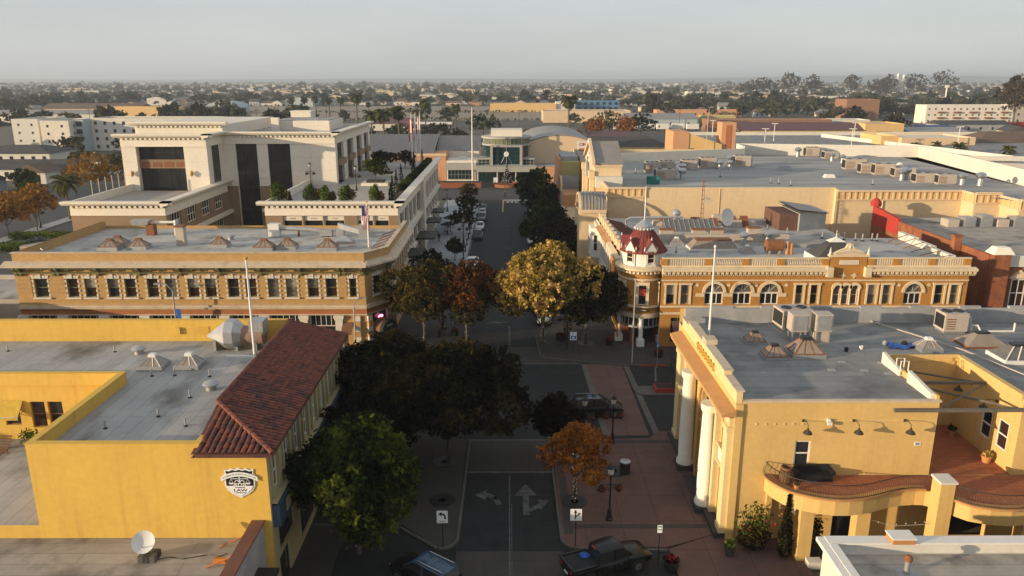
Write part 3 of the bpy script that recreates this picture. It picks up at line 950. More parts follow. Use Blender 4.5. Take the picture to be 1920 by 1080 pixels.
mb.box(XW - 0.04, XR + 0.04, Y0 - 0.04, Y0 + 0.39, 10.15, 10.19)
mb.box(XW - 0.04, XW + 0.39, Y0 + 0.39, 50.21, 10.15, 10.19)
mb.box(XL, XW + 0.39, 50.21, 50.64, 10.15, 10.19)
mb.box(XL, -18.1, Y1 - 0.44, Y1 + 0.04, 11.05, 11.1)
mb.build('coping', 'yellow_stucco', yb)
ew = [(y, y + 1.05, 6.75, 8.85) for y in (40.2, 42.5, 44.8, 47.0, 49.3, 51.6, 53.9, 56.2, 58.3)]
gw = [(40.6, 43.6, 2.6, 4.2), (40.3, 42.3, 0.1, 2.2), (45, 48.5, 0.6, 3.8), (50, 53.5, 0.6, 3.8), (55, 58.5, 0.6, 3.8)]
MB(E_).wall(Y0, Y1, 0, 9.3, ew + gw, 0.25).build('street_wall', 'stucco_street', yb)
for h in ew:
 o = window(yb, E_, *h, -0.12, 'white_paint', 'glass', 1, 2, 0.08)
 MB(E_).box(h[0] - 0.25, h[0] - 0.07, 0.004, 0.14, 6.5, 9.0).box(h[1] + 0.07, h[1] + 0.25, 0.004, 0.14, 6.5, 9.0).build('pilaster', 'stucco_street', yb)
for h in gw:
 window(yb, E_, *h, -0.15, 'dark_metal', 'glass', 2, 1, 0.08, name='shop_window')
MB(E_).box(Y0 + 0.2, Y1, 0.004, 0.35, 6.25, 6.42).build('sill_band', 'stucco_street', yb)
fb = MB(E_).box(Y0 + 0.2, Y1 - 0.1, 0.004, 0.45, 4.7, 6.1).build('fascia_sign', 'car_blue', yb)
for y in (41.5, 47, 54):
 MB(E_).box(y - 0.5, y + 0.5, 0.46, 0.48, 5.0, 5.8).build('emblem', 'stucco_street', fb)
mb = MB()
mb.quad((XW + 0.35, Y0 + 0.35, 9.3), (XR, Y0 + 0.35, 9.3), (XR, 50.6, 9.3), (XW + 0.35, 50.6, 9.3))
mb.quad((XL, 50.6, 9.3), (XR, 50.6, 9.3), (XR, Y1 - 0.4, 9.3), (XL, Y1 - 0.4, 9.3))
mb.quad((XL, Y0, 5.0), (XW, Y0, 5.0), (XW, 50.6, 5.0), (XL, 50.6, 5.0))
mb.build('flat_roof', 'roof_grey', yb)

ez, rzt, ex, rx, hy, hY = 9.85, 11.0, -13.25, -17.8, 38.95, 43.4
mb = MB()
d = 0.06
A, B_, C_, D_ = (rx, hY, rzt - d), (rx, Y1, rzt - d), (ex, Y1, ez - d), (ex, hy, ez - d)
Lp = (-17.6, hy, ez - d)
mb.quad(A, B_, C_, D_)
mb.poly([A, D_, Lp])
mb.poly([A, Lp, (-17.8, hy, ez - d - .02), (rx, hY, ez - .4)])
mb.poly([B_, C_, (ex, Y1, ez - .2), (rx, Y1, ez - .2)])
mb.quad((ex, hy, ez - d), (ex, Y1, ez - d), (ex, Y1, ez - d - 0.22), (ex, hy, ez - d - 0.22))
mb.quad((ex, hy, ez - d), (Lp[0], hy, ez - d), (Lp[0], hy, ez - d - 0.22), (ex, hy, ez - d - 0.22))
mb.quad((ex, hy, ez - d - .22), (ex, Y1, ez - d - .22), (XE, Y1, ez - d - .22), (XE, hy, ez - d - .22))
mb.quad((ex, hy, ez - d - .22), (-17.8, hy, ez - d - .22), (-17.8, Y0, ez - d - .22), (ex, Y0, ez - d - .22))
deck = mb.build('tile_roof', 'tile2', yb)

def barrel(L, r0, r1, n=5):
 b = MB()
 pts = []
 for y, r in ((0, r0), (L, r1)):
  for rr in (r, r - 0.025):
   for i in range(n + 1):
    t = pi * i / n
    pts.append((rr * cos(t), y, rr * 0.8 * sin(t)))
 k = n + 1
 fs = []
 for i in range(n):
  fs += [(i, i + 1, 2 * k + i + 1, 2 * k + i), (k + i, k + i + 1, 3 * k + i + 1, 3 * k + i), (2 * k + i, 2 * k + i + 1, 3 * k + i + 1, 3 * k + i)]
 return b.add(pts, fs)

tile_me = []
for mm_ in ('tile', 'tile2'):
 t_ = barrel(0.5, 0.12, 0.155).build('roof_tile', mm_)
 tile_me.append(t_.data)
 bpy.data.objects.remove(t_)
off = OFF[yb.name]

def frame_mat(o, x, y, z):
 return Matrix(((x.x, y.x, z.x, o.x), (x.y, y.y, z.y, o.y), (x.z, y.z, z.z, o.z), (0, 0, 0, 1)))

tiles = []
dn = Vector((ex - rx, 0, ez - rzt)).normalized()
nx_ = Vector((-dn.z, 0, dn.x))
slope_l = sqrt((ex - rx) ** 2 + (ez - rzt) ** 2)
ncol = int((Y1 - hy) / 0.36)
for c in range(ncol):
 y = hy + 0.2 + c * 0.36
 x_hip = rx + (ex - rx) * max(0.0, (hY - y) / (hY - hy))
 s0 = (x_hip - rx) / (ex - rx) * slope_l
 nrow = int((slope_l + 0.12) / 0.42)
 for r_ in range(nrow):
  s = slope_l - 0.42 - r_ * 0.42
  if s < s0 - 0.1:
   continue
  p = Vector((rx, y, rzt)) + dn * (s - 0.03) + Vector((0, R.uniform(-.02, .02), R.uniform(0, .02)))
  tiles.append((p, dn, nx_))
dn2 = Vector((0, hy - hY, ez - rzt)).normalized()
n2 = Vector((0, dn2.z, -dn2.y)) * -1
if n2.z < 0:
 n2 = -n2
sl2 = sqrt((hy - hY) ** 2 + (ez - rzt) ** 2)
for c in range(12):
 x = Lp[0] + 0.2 + c * 0.36
 if x > ex - 0.1:
  break
 s0 = (x - rx) / (ex - rx) * sl2
 for r_ in range(int((sl2 + 0.12) / 0.42)):
  s = sl2 - 0.42 - r_ * 0.42
  if s < s0 - 0.15:
   continue
  p = Vector((x, hY, rzt)) + dn2 * (s - 0.03) + Vector((R.uniform(-.02, .02), 0, R.uniform(0, .02)))
  tiles.append((p, dn2, n2))
tiles.sort(key=lambda t: (t[0] - Vector((0, 0, 30))).length)
rest = MB()
for i, (p, dd, nn) in enumerate(tiles):
 xx = dd.cross(nn)
 M4 = frame_mat(p, xx, dd, nn) @ Matrix.Rotation(R.uniform(-.05, .05), 4, 'Z')
 if i < 292:
  o = bpy.data.objects.new('roof_tile', tile_me[0 if R.random() < 0.62 else 1])
  col.objects.link(o)
  o.parent = deck
  o.matrix_local = Matrix.Translation((-off[0], -off[1], -off[2])) @ M4
 else:
  b = barrel(0.5, 0.12, 0.155, 4)
  rest.add([tuple(M4 @ Vector(q)) for q in b.v], b.f)
rest.build('far_tiles', 'tile', deck, kind='stuff')
mb = MB()
n = 16
for a, b in ((Vector((rx, hY, rzt)), Vector((ex, hy, ez))), (Vector((rx, hY, rzt)), Vector((rx, Y1, rzt)))):
 n = int((b - a).length / 0.45)
 for i in range(n):
  mb.tube([a.lerp(b, i / n) + Vector((0, 0, .05)), a.lerp(b, (i + 1.1) / n) + Vector((0, 0, .05))], 0.13, 7, 0.16)
mb.build('hip_cap', 'tile', deck)

sh = thing('shield_sign', 'black and white shield sign reading ADR LAW on yellow wall', 'sign', (-15.4, Y0, 6.9))
cx, cz = -15.4, 7.75
F = fr(cx, Y0, cz, 'S')

def shield(k):
 L_ = [(0, .92), (.22, .84), (.42, .9), (.62, .8), (.84, .84), (.8, .62), (.9, .42), (.86, .1), (.86, -.18), (.72, -.48), (.45, -.72), (.2, -.84), (0, -.96)]
 return [(x * k, z * k) for x, z in L_] + [(-x * k, z * k) for x, z in L_[-2:0:-1]]

MB(F).ext(shield(1.0), 0.004, 0.06).build('border', 'sign_white', sh)
MB(F).ext(shield(0.9), 0.05, 0.075).build('field', 'sign_black', sh)
lo = [(x, z) for x, z in shield(0.88) if z < -0.1]
MB(F).ext([(0.76, -.18)] + [p for p in shield(0.88)[8:]if p[1] < -.18][:9] + [(-0.76, -.18)], 0.07, 0.09).build('lower_field', 'sign_white', sh)
rb = MB(F)
for i in range(12):
 t0, t1 = -1.05 + 2.1 * i / 12, -1.05 + 2.1 * (i + 1) / 12
 g = lambda t: 0.62 - 0.28 * t * t
 rb.ext([(t0, g(t0) - .2), (t1, g(t1) - .2), (t1, g(t1) + .08), (t0, g(t0) + .08)], 0.08, 0.11)
rb.build('ribbon', 'sign_white', sh)
sc2 = MB(F)
sc2.box(-.5, .5, .08, .1, .26, .29).box(-.03, .03, .08, .1, -.02, .38)
for s in (-1, 1):
 sc2.ext([(s * .48, .27), (s * .62, .0), (s * .6, .0), (s * .47, .25)], .08, .1)
 sc2.ext([(s * .48, .27), (s * .34, .0), (s * .36, .0), (s * .49, .25)], .08, .1)
 sc2.ext([(s * .32, .02), (s * .64, .02), (s * .56, -.07), (s * .4, -.07)], .08, .1)
 sc2.archband(s * .15 - .1, s * .15 + .1, .03, .12, .04, .08, .1, 8)
sc2.box(-.32, .32, .08, .1, -.05, -.01)
sc2.build('scales', 'sign_white', sh)
lettering('ADR', 0.27, face_mat(cx, Y0 - .085, cz - .15 + .03, 'S'), 'sign_white', sh, .01, sx=1.5)
lettering('LAW', 0.24, face_mat(cx, Y0 - .095, cz - .46, 'S'), 'sign_black', sh, .006, sx=1.5)
lettering('PROFESSIONAL', 0.085, face_mat(cx, Y0 - .095, cz - .28, 'S'), 'sign_black', sh, .004)
lettering('CORPORATION', 0.085, face_mat(cx, Y0 - .095, cz - .62, 'S'), 'sign_black', sh, .004)
word = 'ALTERNATIVE DISPUTE RESOLUTION'
for i, ch in enumerate(word):
 if ch == ' ':
  continue
 t = -0.93 + 1.86 * (i + .5) / len(word)
 lettering(ch, 0.13, face_mat(cx + t, Y0 - .112, cz + 0.56 - 0.28 * t * t, 'S') @ Matrix.Rotation(-0.5 * t, 4, 'Z'), 'sign_black', sh, .003, sx=.6)

for (x, y) in ((-26.4, 53.6), (-23.8, 53.8)):
 skylight_at('sky_white', x, y, 9.3, 'small glass pyramid skylight with white cap on the roof behind yellow parapet', 'pyramid skylights on the yellow building', cap='white_paint', w=1.7, d=1.5, h=0.6)
put('mush', mk_mushroom, (-28.9, 56.6, 9.3), 0, 'squat drum vent near the long yellow parapet wall', None, (1.2, 1.2, .9))
put('mush', mk_mushroom, (-20.6, 49.4, 9.3), 0, 'white mushroom vent beside the red tile roof', None)
for (x, y) in ((-39.5, 57.2), (-31, 57.0), (-25.8, 51.9), (-24.2, 52), (-19.2, 54.5), (-21.6, 51.8), (-18.6, 50.6), (-21.5, 48), (-22.3, 45), (-24.8, 43.3), (-20, 43.6)):
 put('pipe', mk_pipe, (x, y, 9.3), 0, 'thin vent pipe on the grey roof behind yellow parapets', 'vent pipes on the yellow building')
t = thing('exhaust_hood', 'large faceted metal exhaust hopper with drum by the white flagpole', 'exhaust hood', (-21.5, 57.8, 9.3))

def ring(x, rad, zc, yc, n=8):
 return [(x, yc + rad * cos(pi / 8 + 2 * pi * i / n), zc + rad * sin(pi / 8 + 2 * pi * i / n)) for i in range(n)]

def loft(rings, mb=None):
 mb = mb or MB()
 n = len(rings[0])
 pts = [p for r_ in rings for p in r_]
 fs = [tuple(range(n)), tuple((len(rings) - 1) * n + i for i in range(n))]
 for j in range(len(rings) - 1):
  fs += [(j * n + i, j * n + (i + 1) % n, (j + 1) * n + (i + 1) % n, (j + 1) * n + i) for i in range(n)]
 return mb.add(pts, fs)

loft([ring(-23.9, .12, 10.35, 57.8), ring(-22.3, 1.2, 10.55, 57.8), ring(-21.6, 1.2, 10.55, 57.8), ring(-21.0, .7, 10.5, 57.8)]).build('hopper', 'galv', t)
MB().tube([(-21.1, 57.8, 10.45), (-19.4, 57.8, 10.45)], 0.75, 14).build('drum', 'tank', t, True)
MB().box(-20.4, -19.3, 57.2, 58.6, 10.6, 11.7).build('motor_box', 'galv', t)
for x0_, z_ in ((-23.3, 10.25), (-21.6, 9.7), (-20.1, 9.9)):
 MB().box(x0_, x0_ + .2, 57.2, 58.4, 9.3, z_).build('leg', 'galv', t)
flagpole(-19.75, 56.2, 9.3, 16.9, 'tall white flagpole on the roof beside the red tile slope', 0.13)
one('roof_plank', MB().box(-21.9, -19.5, 55.7, 56.0, 9.3, 9.42), 'white_paint', 'pale timber lying at the foot of the white flagpole', 'plank')
F = fr(0, Y1 - .4, 0, 'S')
mb = MB(F)
for i in range(6):
 mb.box(-25.6, -24.5, .01, .06, 9.9 + i * .12, 9.97 + i * .12)
one('wall_grille', mb, 'yellow_stucco', 'louvred yellow grille on the inside of the long parapet', 'grille')
one('wall_box', MB(F).box(-27.2, -26.8, .0, .2, 9.95, 10.5), 'yellow_stucco', 'small yellow utility box on the long parapet', 'box')
t = thing('window_awning', 'yellow striped fabric awning above a terrace window', 'awning', (-35.6, 50.3, 7.0))
mb = MB()
for i in range(7):
 x = -36.2 + i * .24
 mb.quad((x, 50.55, 8.0), (x + .24, 50.55, 8.0), (x + .24, 49.7, 7.05), (x, 49.7, 7.05))
 mb.quad((x, 49.7, 7.05), (x + .24, 49.7, 7.05), (x + .24, 49.72, 6.85), (x + 0.0, 49.72, 6.85))
mb.build('canopy', 'awning_yellow', t)
MB().tube([(-36.2, 50.55, 7.3), (-36.2, 49.7, 7.06), (-34.52, 49.7, 7.06), (-34.52, 50.55, 7.3)], .03, 5).build('frame', 'galv', t)

def plant_mesh(name, par, n, rx_, ry_, rz_, z0, size, mt, seed=1, off3=(0, 0, 0)):
 rg = np.random.default_rng(seed)
 p = rg.normal(size=(n, 3))
 p /= np.linalg.norm(p, axis=1)[:, None]
 p *= (rg.random(n) ** 0.5)[:, None]
 p = p * np.array([rx_, ry_, rz_]) + np.array([off3[0], off3[1], z0 + rz_ + off3[2]])
 return leaf_object(name, p, size, mt, par, rg)

def leaf_object(name, p, size, mt, par, rg, flat=0.0):
 n = len(p)
 a = rg.normal(size=(n, 3))
 a /= np.linalg.norm(a, axis=1)[:, None] + 1e-9
 b = rg.normal(size=(n, 3))
 b -= (a * b).sum(1)[:, None] * a
 b /= np.linalg.norm(b, axis=1)[:, None] + 1e-9
 s = size * (0.6 + 0.8 * rg.random(n))[:, None]
 a *= s
 b *= s * 0.6
 V = np.empty((n, 4, 3))
 V[:, 0] = p - a
 V[:, 1] = p + b * 0.9 - a * 0.1
 V[:, 2] = p + a
 V[:, 3] = p - b * 0.9 + a * 0.1
 me = bpy.data.meshes.new(name)
 me.vertices.add(n * 4)
 me.vertices.foreach_set('co', V.reshape(-1))
 me.loops.add(n * 4)
 me.loops.foreach_set('vertex_index', np.arange(n * 4))
 me.polygons.add(n)
 me.polygons.foreach_set('loop_start', np.arange(n) * 4)
 me.polygons.foreach_set('loop_total', np.full(n, 4))
 me.update()
 me.materials.append(MATS[mt])
 o = bpy.data.objects.new(name, me)
 col.objects.link(o)
 if par:
  o.parent = par
  OFF[o.name] = OFF.get(par.name, (0, 0, 0))
 return o

def potted(x, y, z, label, pot='pot_clay', r=.28, h=.45, leaf='leaf_bright', n=160, spread=.5, tall=.5, group=None, size=.12, cat='plant'):
 t = thing('potted_plant', label, cat, (x, y, z), group)
 MB().lathe((x, y, z), [(r * .65, 0), (r, h * .9), (r * 1.08, h * .9), (r * 1.08, h), (r * .9, h), (r * .85, h * .85), (.02, h * .85)], 12).build('pot', pot, t, True)
 o = plant_mesh('foliage', t, n, spread, spread, tall, h * .8, size, leaf, int(abs(x * 37 + y * 11)) + 1)
 return t

potted(-33.6, 49.2, 5.0, 'bushy green plant in a clay pot below the paired terrace windows', n=220, spread=.7, tall=.55)
potted(-32.2, 49.4, 5.0, 'yellow green plant in a clay pot beside the brown window', n=150, spread=.5, tall=.45, leaf='leaf_olive')
potted(-36.2, 48.8, 5.0, 'dark spiky plant in a pot under the yellow awning', leaf='leaf_dark', n=120, spread=.4, tall=.4)
t = thing('lounge_chair', 'weathered wooden lounge chair beside the terrace plants', 'chair', (-35, 48.4, 5))
mb = MB()
for i in range(6):
 mb.box(-35.3, -34.6, 47.2 + i * .2, 47.34 + i * .2, 5.3, 5.34)
mb.build('seat', 'wood', t)
mb = MB()
for i in range(5):
 mb.box(-35.3, -34.6, 48.4 + i * .12, 48.48 + i * .12, 5.36 + i * .16, 5.44 + i * .16)
mb.build('backrest', 'wood', t)
for x in (-35.25, -34.7):
 for y in (47.25, 48.3):
  MB().box(x, x + .06, y, y + .06, 5.0, 5.3).build('leg', 'wood', t)

# ================================================================ low building at the bottom left
lb = thing('low_building', 'low flat roofed building with red coped parapet below the yellow wall', 'building', (-30, 25, 0))
MB().quad((XL, 16.0, 4.15), (-14.7, 16.0, 4.15), (-14.7, Y0 - .02, 4.15), (XL, Y0 - .02, 4.15)).build('flat_roof', 'roof_tan', lb)
mb = MB()
walls_of(mb, XL, -14.3, 16.0, Y0 - .02, 0, 4.1, 'N')
mb.box(-14.7, -14.3, 16.0, Y0 - .02, 4.1, 5.2)
mb.build('wall', 'grey_parapet', lb)
MB().box(-14.95, -14.2, 16.0, Y0 - .02, 5.2, 5.32).build('coping', 'coping_red', lb)
MB(fr(-14.3, 0, 0, 'E')).box(26, 38, .004, 1.2, 3.0, 3.2).build('canopy', 'dark_metal', lb)
for y in (38.6, 36.7, 34.5):
 mb = MB().tube([(-14.8, y, 5.0), (-16.6, y - .1, 4.2)], .05, 6)
 one('roof_brace', mb, 'rust_band', 'thin red steel brace propping the low parapet', 'brace', 'parapet braces on the low building')
t = thing('block_stack', 'grey concrete blocks weighting the satellite dish on the low roof', 'concrete blocks', (-20.1, 37.4, 4.15))
for i in range(3):
 for j in range(2):
  for k_ in range(2):
   x, y, z = -20.55 + i * .32, 37.05 + j * .42, 4.15 + k_ * .2
   MB().box(x, x + .3, y, y + .4, z, z + .19).box(x + .05, x + .25, y - .012, y, z + .04, z + .15).build('block', 'concrete' if (i + j) % 2 else 'kerb', t)
put('dish_s', mk_dish(.62, 35), (-20.2, 37.3, 4.54), .2, 'pale satellite dish standing on concrete blocks on the low roof')
t = one('orange_bag', MB().taper(-16.4, -15.7, 37.0, 37.3, 4.15, 4.4, .08, .06), 'orange_cloth', 'small orange bundle on the low roof near the red braces', 'bundle')
mb = MB().tube([(-20, 37.2, 4.2), (-19, 37.6, 4.18), (-18.2, 37.4, 4.19), (-17, 37.8, 4.18), (-16.4, 37.5, 4.2), (-15.9, 37.9, 4.2)], .025, 5)
one('roof_cable', mb, 'iron', 'dark cable trailing over the low roof from the dish', 'cable')

ORD = 'first second third fourth fifth sixth seventh eighth ninth tenth eleventh twelfth thirteenth fourteenth fifteenth sixteenth seventeenth'.split()
# ================================================================ buff brick corner building (left, beyond the junction)
bb = thing('brick_building', 'two storey buff brick corner building with green bracketed cornice and stone window surrounds', 'building', (-35, 94, 0))
BX0, BX1, BY0, BY1 = -55.7, -16.3, 84.0, 104.0
CX, CY = -14.1, 87.2
SF = fr(0, BY0, 0, 'S')
EF = fr(CX, 0, 0, 'E')
CF = frv(BX1, BY0, 0, CX - BX1, CY - BY0)
cl = sqrt((CX - BX1) ** 2 + (CY - BY0) ** 2)
WC = [-52.91, -49.36, -47.38, -44.79, -42.86, -40.33, -38.28, -35.75, -33.79, -31.23, -29.24, -26.7, -24.65, -22.21, -20.16, -17.71]
wins = [(c - (.75 if i == 0 else .4 if i == 15 else .62), c + (.75 if i == 0 else .4 if i == 15 else .62), 6.1, 8.3) for i, c in enumerate(WC)]
shop = []
PX = [-55.4, -50.9, -46.2, -41.6, -37.0, -32.5, -28.0, -23.5, -19.5]
for a, b in zip(PX, PX[1:]):
 shop.append((a + .7, b - .7 + .35, 0.5, 3.95))
mb = MB(SF)
mb.wall(BX0, BX1, 0, 11.2, wins + shop, 0.32)
ewn = [(CY + 1 + i * 2.05, CY + 2.0 + i * 2.05, 6.1, 8.3) for i in range(8)]
esh = [(CY + 1 + i * 4, CY + 4.2 + i * 4, .5, 3.9) for i in range(4)]
m2 = MB(EF).wall(CY, BY1, 0, 11.2, ewn + esh, .32)
m3 = MB(CF).wall(0, cl, 0, 11.2, [(cl / 2 - .7, cl / 2 + .7, 6.1, 8.3), (cl / 2 - 1.4, cl / 2 + 1.4, 2.4, 3.9), (cl / 2 - 1.1, cl / 2 + 1.1, 0.0, 2.3)], .32)
m4 = MB().quad((BX0, BY0, 0), (BX0, BY1, 0), (BX0, BY1, 11.2), (BX0, BY0, 11.2)).quad((BX0, BY1, 0), (CX, BY1, 0), (CX, BY1, 10.6), (BX0, BY1, 10.6))
m4.quad((BX0 + .4, BY0 + .4, 10.2), (BX1, BY0 + .4, 10.2), (BX1, BY0 + .4, 11.2), (BX0 + .4, BY0 + .4, 11.2))
m4.quad((BX0 + .4, BY0 + .4, 10.2), (BX0 + .4, BY1, 10.2), (BX0 + .4, BY1, 11.2), (BX0 + .4, BY0 + .4, 11.2))
m4.quad((CX - .4, CY + .2, 10.2), (CX - .4, BY1, 10.2), (CX - .4, BY1, 11.2), (CX - .4, CY + .2, 11.2))
m4.quad((BX1, BY0 + .4, 10.2), (CX - .4, CY + .2, 10.2), (CX - .4, CY + .2, 11.2), (BX1, BY0 + .4, 11.2))
for q in (m2, m3, m4):
 k = len(mb.v)
 mb.v += q.v
 mb.f += [tuple(i + k for i in f) for f in q.f]
mb.build('wall', 'buff_brick', bb)
MB().poly([(BX0 + .4, BY0 + .4, 10.2), (BX1, BY0 + .4, 10.2), (CX - .4, CY + .2, 10.2), (CX - .4, BY1, 10.2), (BX0 + .4, BY1, 10.2)]).build('flat_roof', 'roof_brick', bb)
mb = MB(SF).box(BX0 - .1, BX1 + .05, -.45, .1, 11.2, 11.28)
k = MB(EF).box(CY, BY1, -.45, .1, 11.2, 11.28)
c_ = MB(CF).box(0.05, cl - .05, -.45, .1, 11.2, 11.276)
for q in (k, c_):
 kk = len(mb.v)
 mb.v += q.v
 mb.f += [tuple(i + kk for i in f) for f in q.f]
mb.build('coping', 'buff_stone', bb)

def merge(*mbs):
 o = MB()
 for q in mbs:
  k = len(o.v)
  o.v += q.v
  o.f += [tuple(i + k for i in f) for f in q.f]
 return o

shelf = []
for F, a, b in ((SF, BX0 - .9, BX1 + .35), (EF, CY - .35, BY1), (CF, -.35, cl + .35)):
 q = MB(F)
 q.extu([(0.002, 10.3), (0.95, 9.92), (0.95, 9.72), (0.002, 9.72)], a, b)
 shelf.append(q)
merge(*shelf).build('cornice', 'buff_stone', bb)
dent = []
for F, a, b in ((SF, BX0, BX1), (EF, CY, BY1), (CF, 0, cl)):
 q = MB(F)
 q.box(a, b, .004, .5, 9.45, 9.715)
 q.box(a, b, .004, .3, 8.95, 9.05)
 n = int((b - a) / .3)
 for i in range(n):
  q.box(a + i * .3, a + i * .3 + .16, .5, .62, 9.52, 9.71)
 dent.append(q)
merge(*dent).build('dentil_band', 'green_copper', bb)

def bracket(F, u, big=True):
 q = MB(F)
 if big:
  q.extu([(0.004, 8.6), (0.18, 8.62), (.3, 8.85), (.32, 9.1), (.6, 9.3), (.8, 9.5), (.82, 9.7), (.004, 9.7)], u - .17, u + .17)
 else:
  q.extu([(0.31, 9.2), (.42, 9.22), (.6, 9.38), (.62, 9.44), (.31, 9.44)], u - .1, u + .1)
 return q.build('bracket', 'green_copper', bb)

for u in [-55.4, -54.9, -51.2, -50.7, -46.24, -41.64, -37.03, -32.61, -28.0, -23.51, -19.2, -18.6, -16.6]:
 bracket(SF, u)
for a in PX[:-1]:
 for t in (1.5, 3.1):
  bracket(SF, a + t, False)
for u in (CY + .3, CY + 4.5, CY + 8.6, CY + 12.7, BY1 - .3):
 bracket(EF, u)
bracket(CF, .3)
bracket(CF, cl - .3)

def surround(F, h, first=False):
 a, b, c, d = h
 q = MB(F)
 for i in range(4):
  z = c + .1 + i * .55
  wd = .2
  q.box(a - wd, a, .003, .07, z, z + .25)
  q.box(b, b + wd, .003, .07, z, z + .25)
 n = 5
 for i in range(n):
  u0 = a - .18 + (b - a + .36) * i / n
  u1 = a - .18 + (b - a + .36) * (i + 1) / n - .03
  sp = .1 * (i - (n - 1) / 2) / 2
  zt = d + (.5 if i == n // 2 else .36)
  q.ext([(u0, d), (u1, d), (u1 + sp, zt), (u0 + sp, zt)], .003, .1 if i != n // 2 else .16)
 q.box(a - .25, b + .25, .003, .2, c - .18, c)
 return q

for i, h in enumerate(wins):
 o = window(bb, SF, *h, -.24, 'green_copper', ('glass_curtain' if i in (6, 11, 12) else 'glass_warm' if i % 3 else 'glass'), 1, 2, .09, gm2=(None, 'glass_curtain', None, 'glass', 'blind')[i * 7 % 5])
 surround(SF, h).build('surround', 'white_stone', o)
for h in ewn:
 o = window(bb, EF, *h, -.24, 'green_copper', 'glass', 1, 2, .09)
 surround(EF, h).build('surround', 'white_stone', o)
h = (cl / 2 - .7, cl / 2 + .7, 6.1, 8.3)
o = window(bb, CF, *h, -.24, 'green_copper', 'glass', 1, 2, .09)
surround(CF, h).build('surround', 'white_stone', o)
q = MB(SF)
for i in range(5):
 z = 6.2 + i * .48
 q.box(-55.6, -54.0, .003, .05, z, z + .38)
 q.box(-51.9, -50.2, .003, .05, z, z + .38)
 for a, b in ((-19.3, -18.4), (-17.0, -16.35)):
  q.box(a, b, .003, .05, z, z + .38)
q.build('brick_course', 'buff_brick', bb)
q, q2 = [], []
for F, a, b in ((SF, BX0, BX1 + .1), (EF, CY - .1, BY1), (CF, -.1, cl + .1)):
 q.append(MB(F).box(a, b, .003, .25, 4.95, 5.2).extu([(.003, 4.75), (.42, 4.8), (.42, 4.95), (.003, 4.95)], a, b).box(a, b, .003, .12, 3.96, 4.1))
 q2.append(MB(F).box(a, b, .003, .1, 4.12, 4.55))
merge(*q).build('belt_course', 'buff_stone', bb)
merge(*q2).build('painted_band', 'rust_band', bb)
for h in shop:
 o = window(bb, SF, h[0], h[1], 2.6, h[3], -.2, 'white_paint', 'glass', 5, 1, .06, name='transom')
 window(bb, SF, h[0], h[1], h[2], 2.6, -.2, 'wood', 'glass', 2, 1, .08, name='shop_window')
for h in esh:
 window(bb, EF, *h, -.2, 'white_paint', 'glass', 3, 2, .06, name='shop_window')
window(bb, CF, cl / 2 - 1.4, cl / 2 + 1.4, 2.4, 3.9, -.2, 'white_paint', 'glass', 2, 1, .06, name='transom')
window(bb, CF, cl / 2 - 1.1, cl / 2 + 1.1, 0, 2.3, -.28, 'wood', 'glass', 2, 1, .1, name='door', pname='pane')
for u in PX:
 q = MB(SF)
 q.box(u - .42, u + .42, .003, .22, 0.1, 3.4)
 q.box(u - .5, u + .5, .003, .3, 3.4, 3.62)
 q.box(u - .58, u + .58, .003, .36, 3.62, 3.95)
 q.build('pier', 'white_stone', bb)
for F, u in ((SF, -17.4), (CF, .35), (CF, cl - .35)):
 for i in range(6):
  z = .1 + i * .63
  MB(F).box(u - .36, u + .36, .004, .2 if i % 2 else .28, z, z + .6).build('banded_pier', 'white_stone' if i % 2 else 'buff_brick', bb)
t = thing('door_awning', 'black rounded fabric awning with white script over corner entrance', 'awning', (-14.4, 85.6, 2.2))
q = MB(CF)
q.ext([(cl / 2 + 1.25 * cos(pi * i / 12), 1.95 + 1.25 * sin(pi * i / 12)) for i in range(13)], .05, 1.7)
q.build('canopy', 'umbrella', t)
MB(CF).archband(cl / 2 - 1.25, cl / 2 + 1.25, 1.95, 1.25, .02, .06, 1.2, 12).build('side_panel', 'wood', t)
q = MB(CF)
for i, wd in enumerate((.16, .3, .22)):
 u = cl / 2 - .55 + sum((.16, .3, .22)[:i]) + i * .14
 q.box(u, u + wd, 1.704, 1.712, 2.55, 2.66)
 q.box(u + .04, u + wd - .02, 1.704, 1.712, 2.4, 2.44)
q.build('script', 'sign_white', t)
t = thing('neon_sign', 'small pink glowing neon sign in the corner window', 'sign', (-15, 85.5, 3.0))
q = MB(CF).tube([(cl / 2 + .2 + .35 * cos(2 * pi * i / 14), .06, 3.3 + .16 * sin(2 * pi * i / 14)) for i in range(15)], .05, 5)
q.box(cl / 2 - .05, cl / 2 + .45, .04, .08, 3.24, 3.36)
q.build('tube', 'neon_pink', t)
t = thing('shop_awning', 'brown fabric shop awning by the banded corner piers', 'awning', (-18.5, 83.4, 2))
MB(SF).extu([(0.01, 3.1), (1.3, 2.2), (1.3, 2.0), (1.28, 2.0), (1.28, 2.15), (.01, 3.0)], -19.1, -17.9).build('canopy', 'wood', t)
potted(-19.4, 82.6, .12, 'clay pot with green shrub by the brown shop awning', h=.6, r=.4, n=150, spread=.4, tall=.4, leaf='leaf_green')

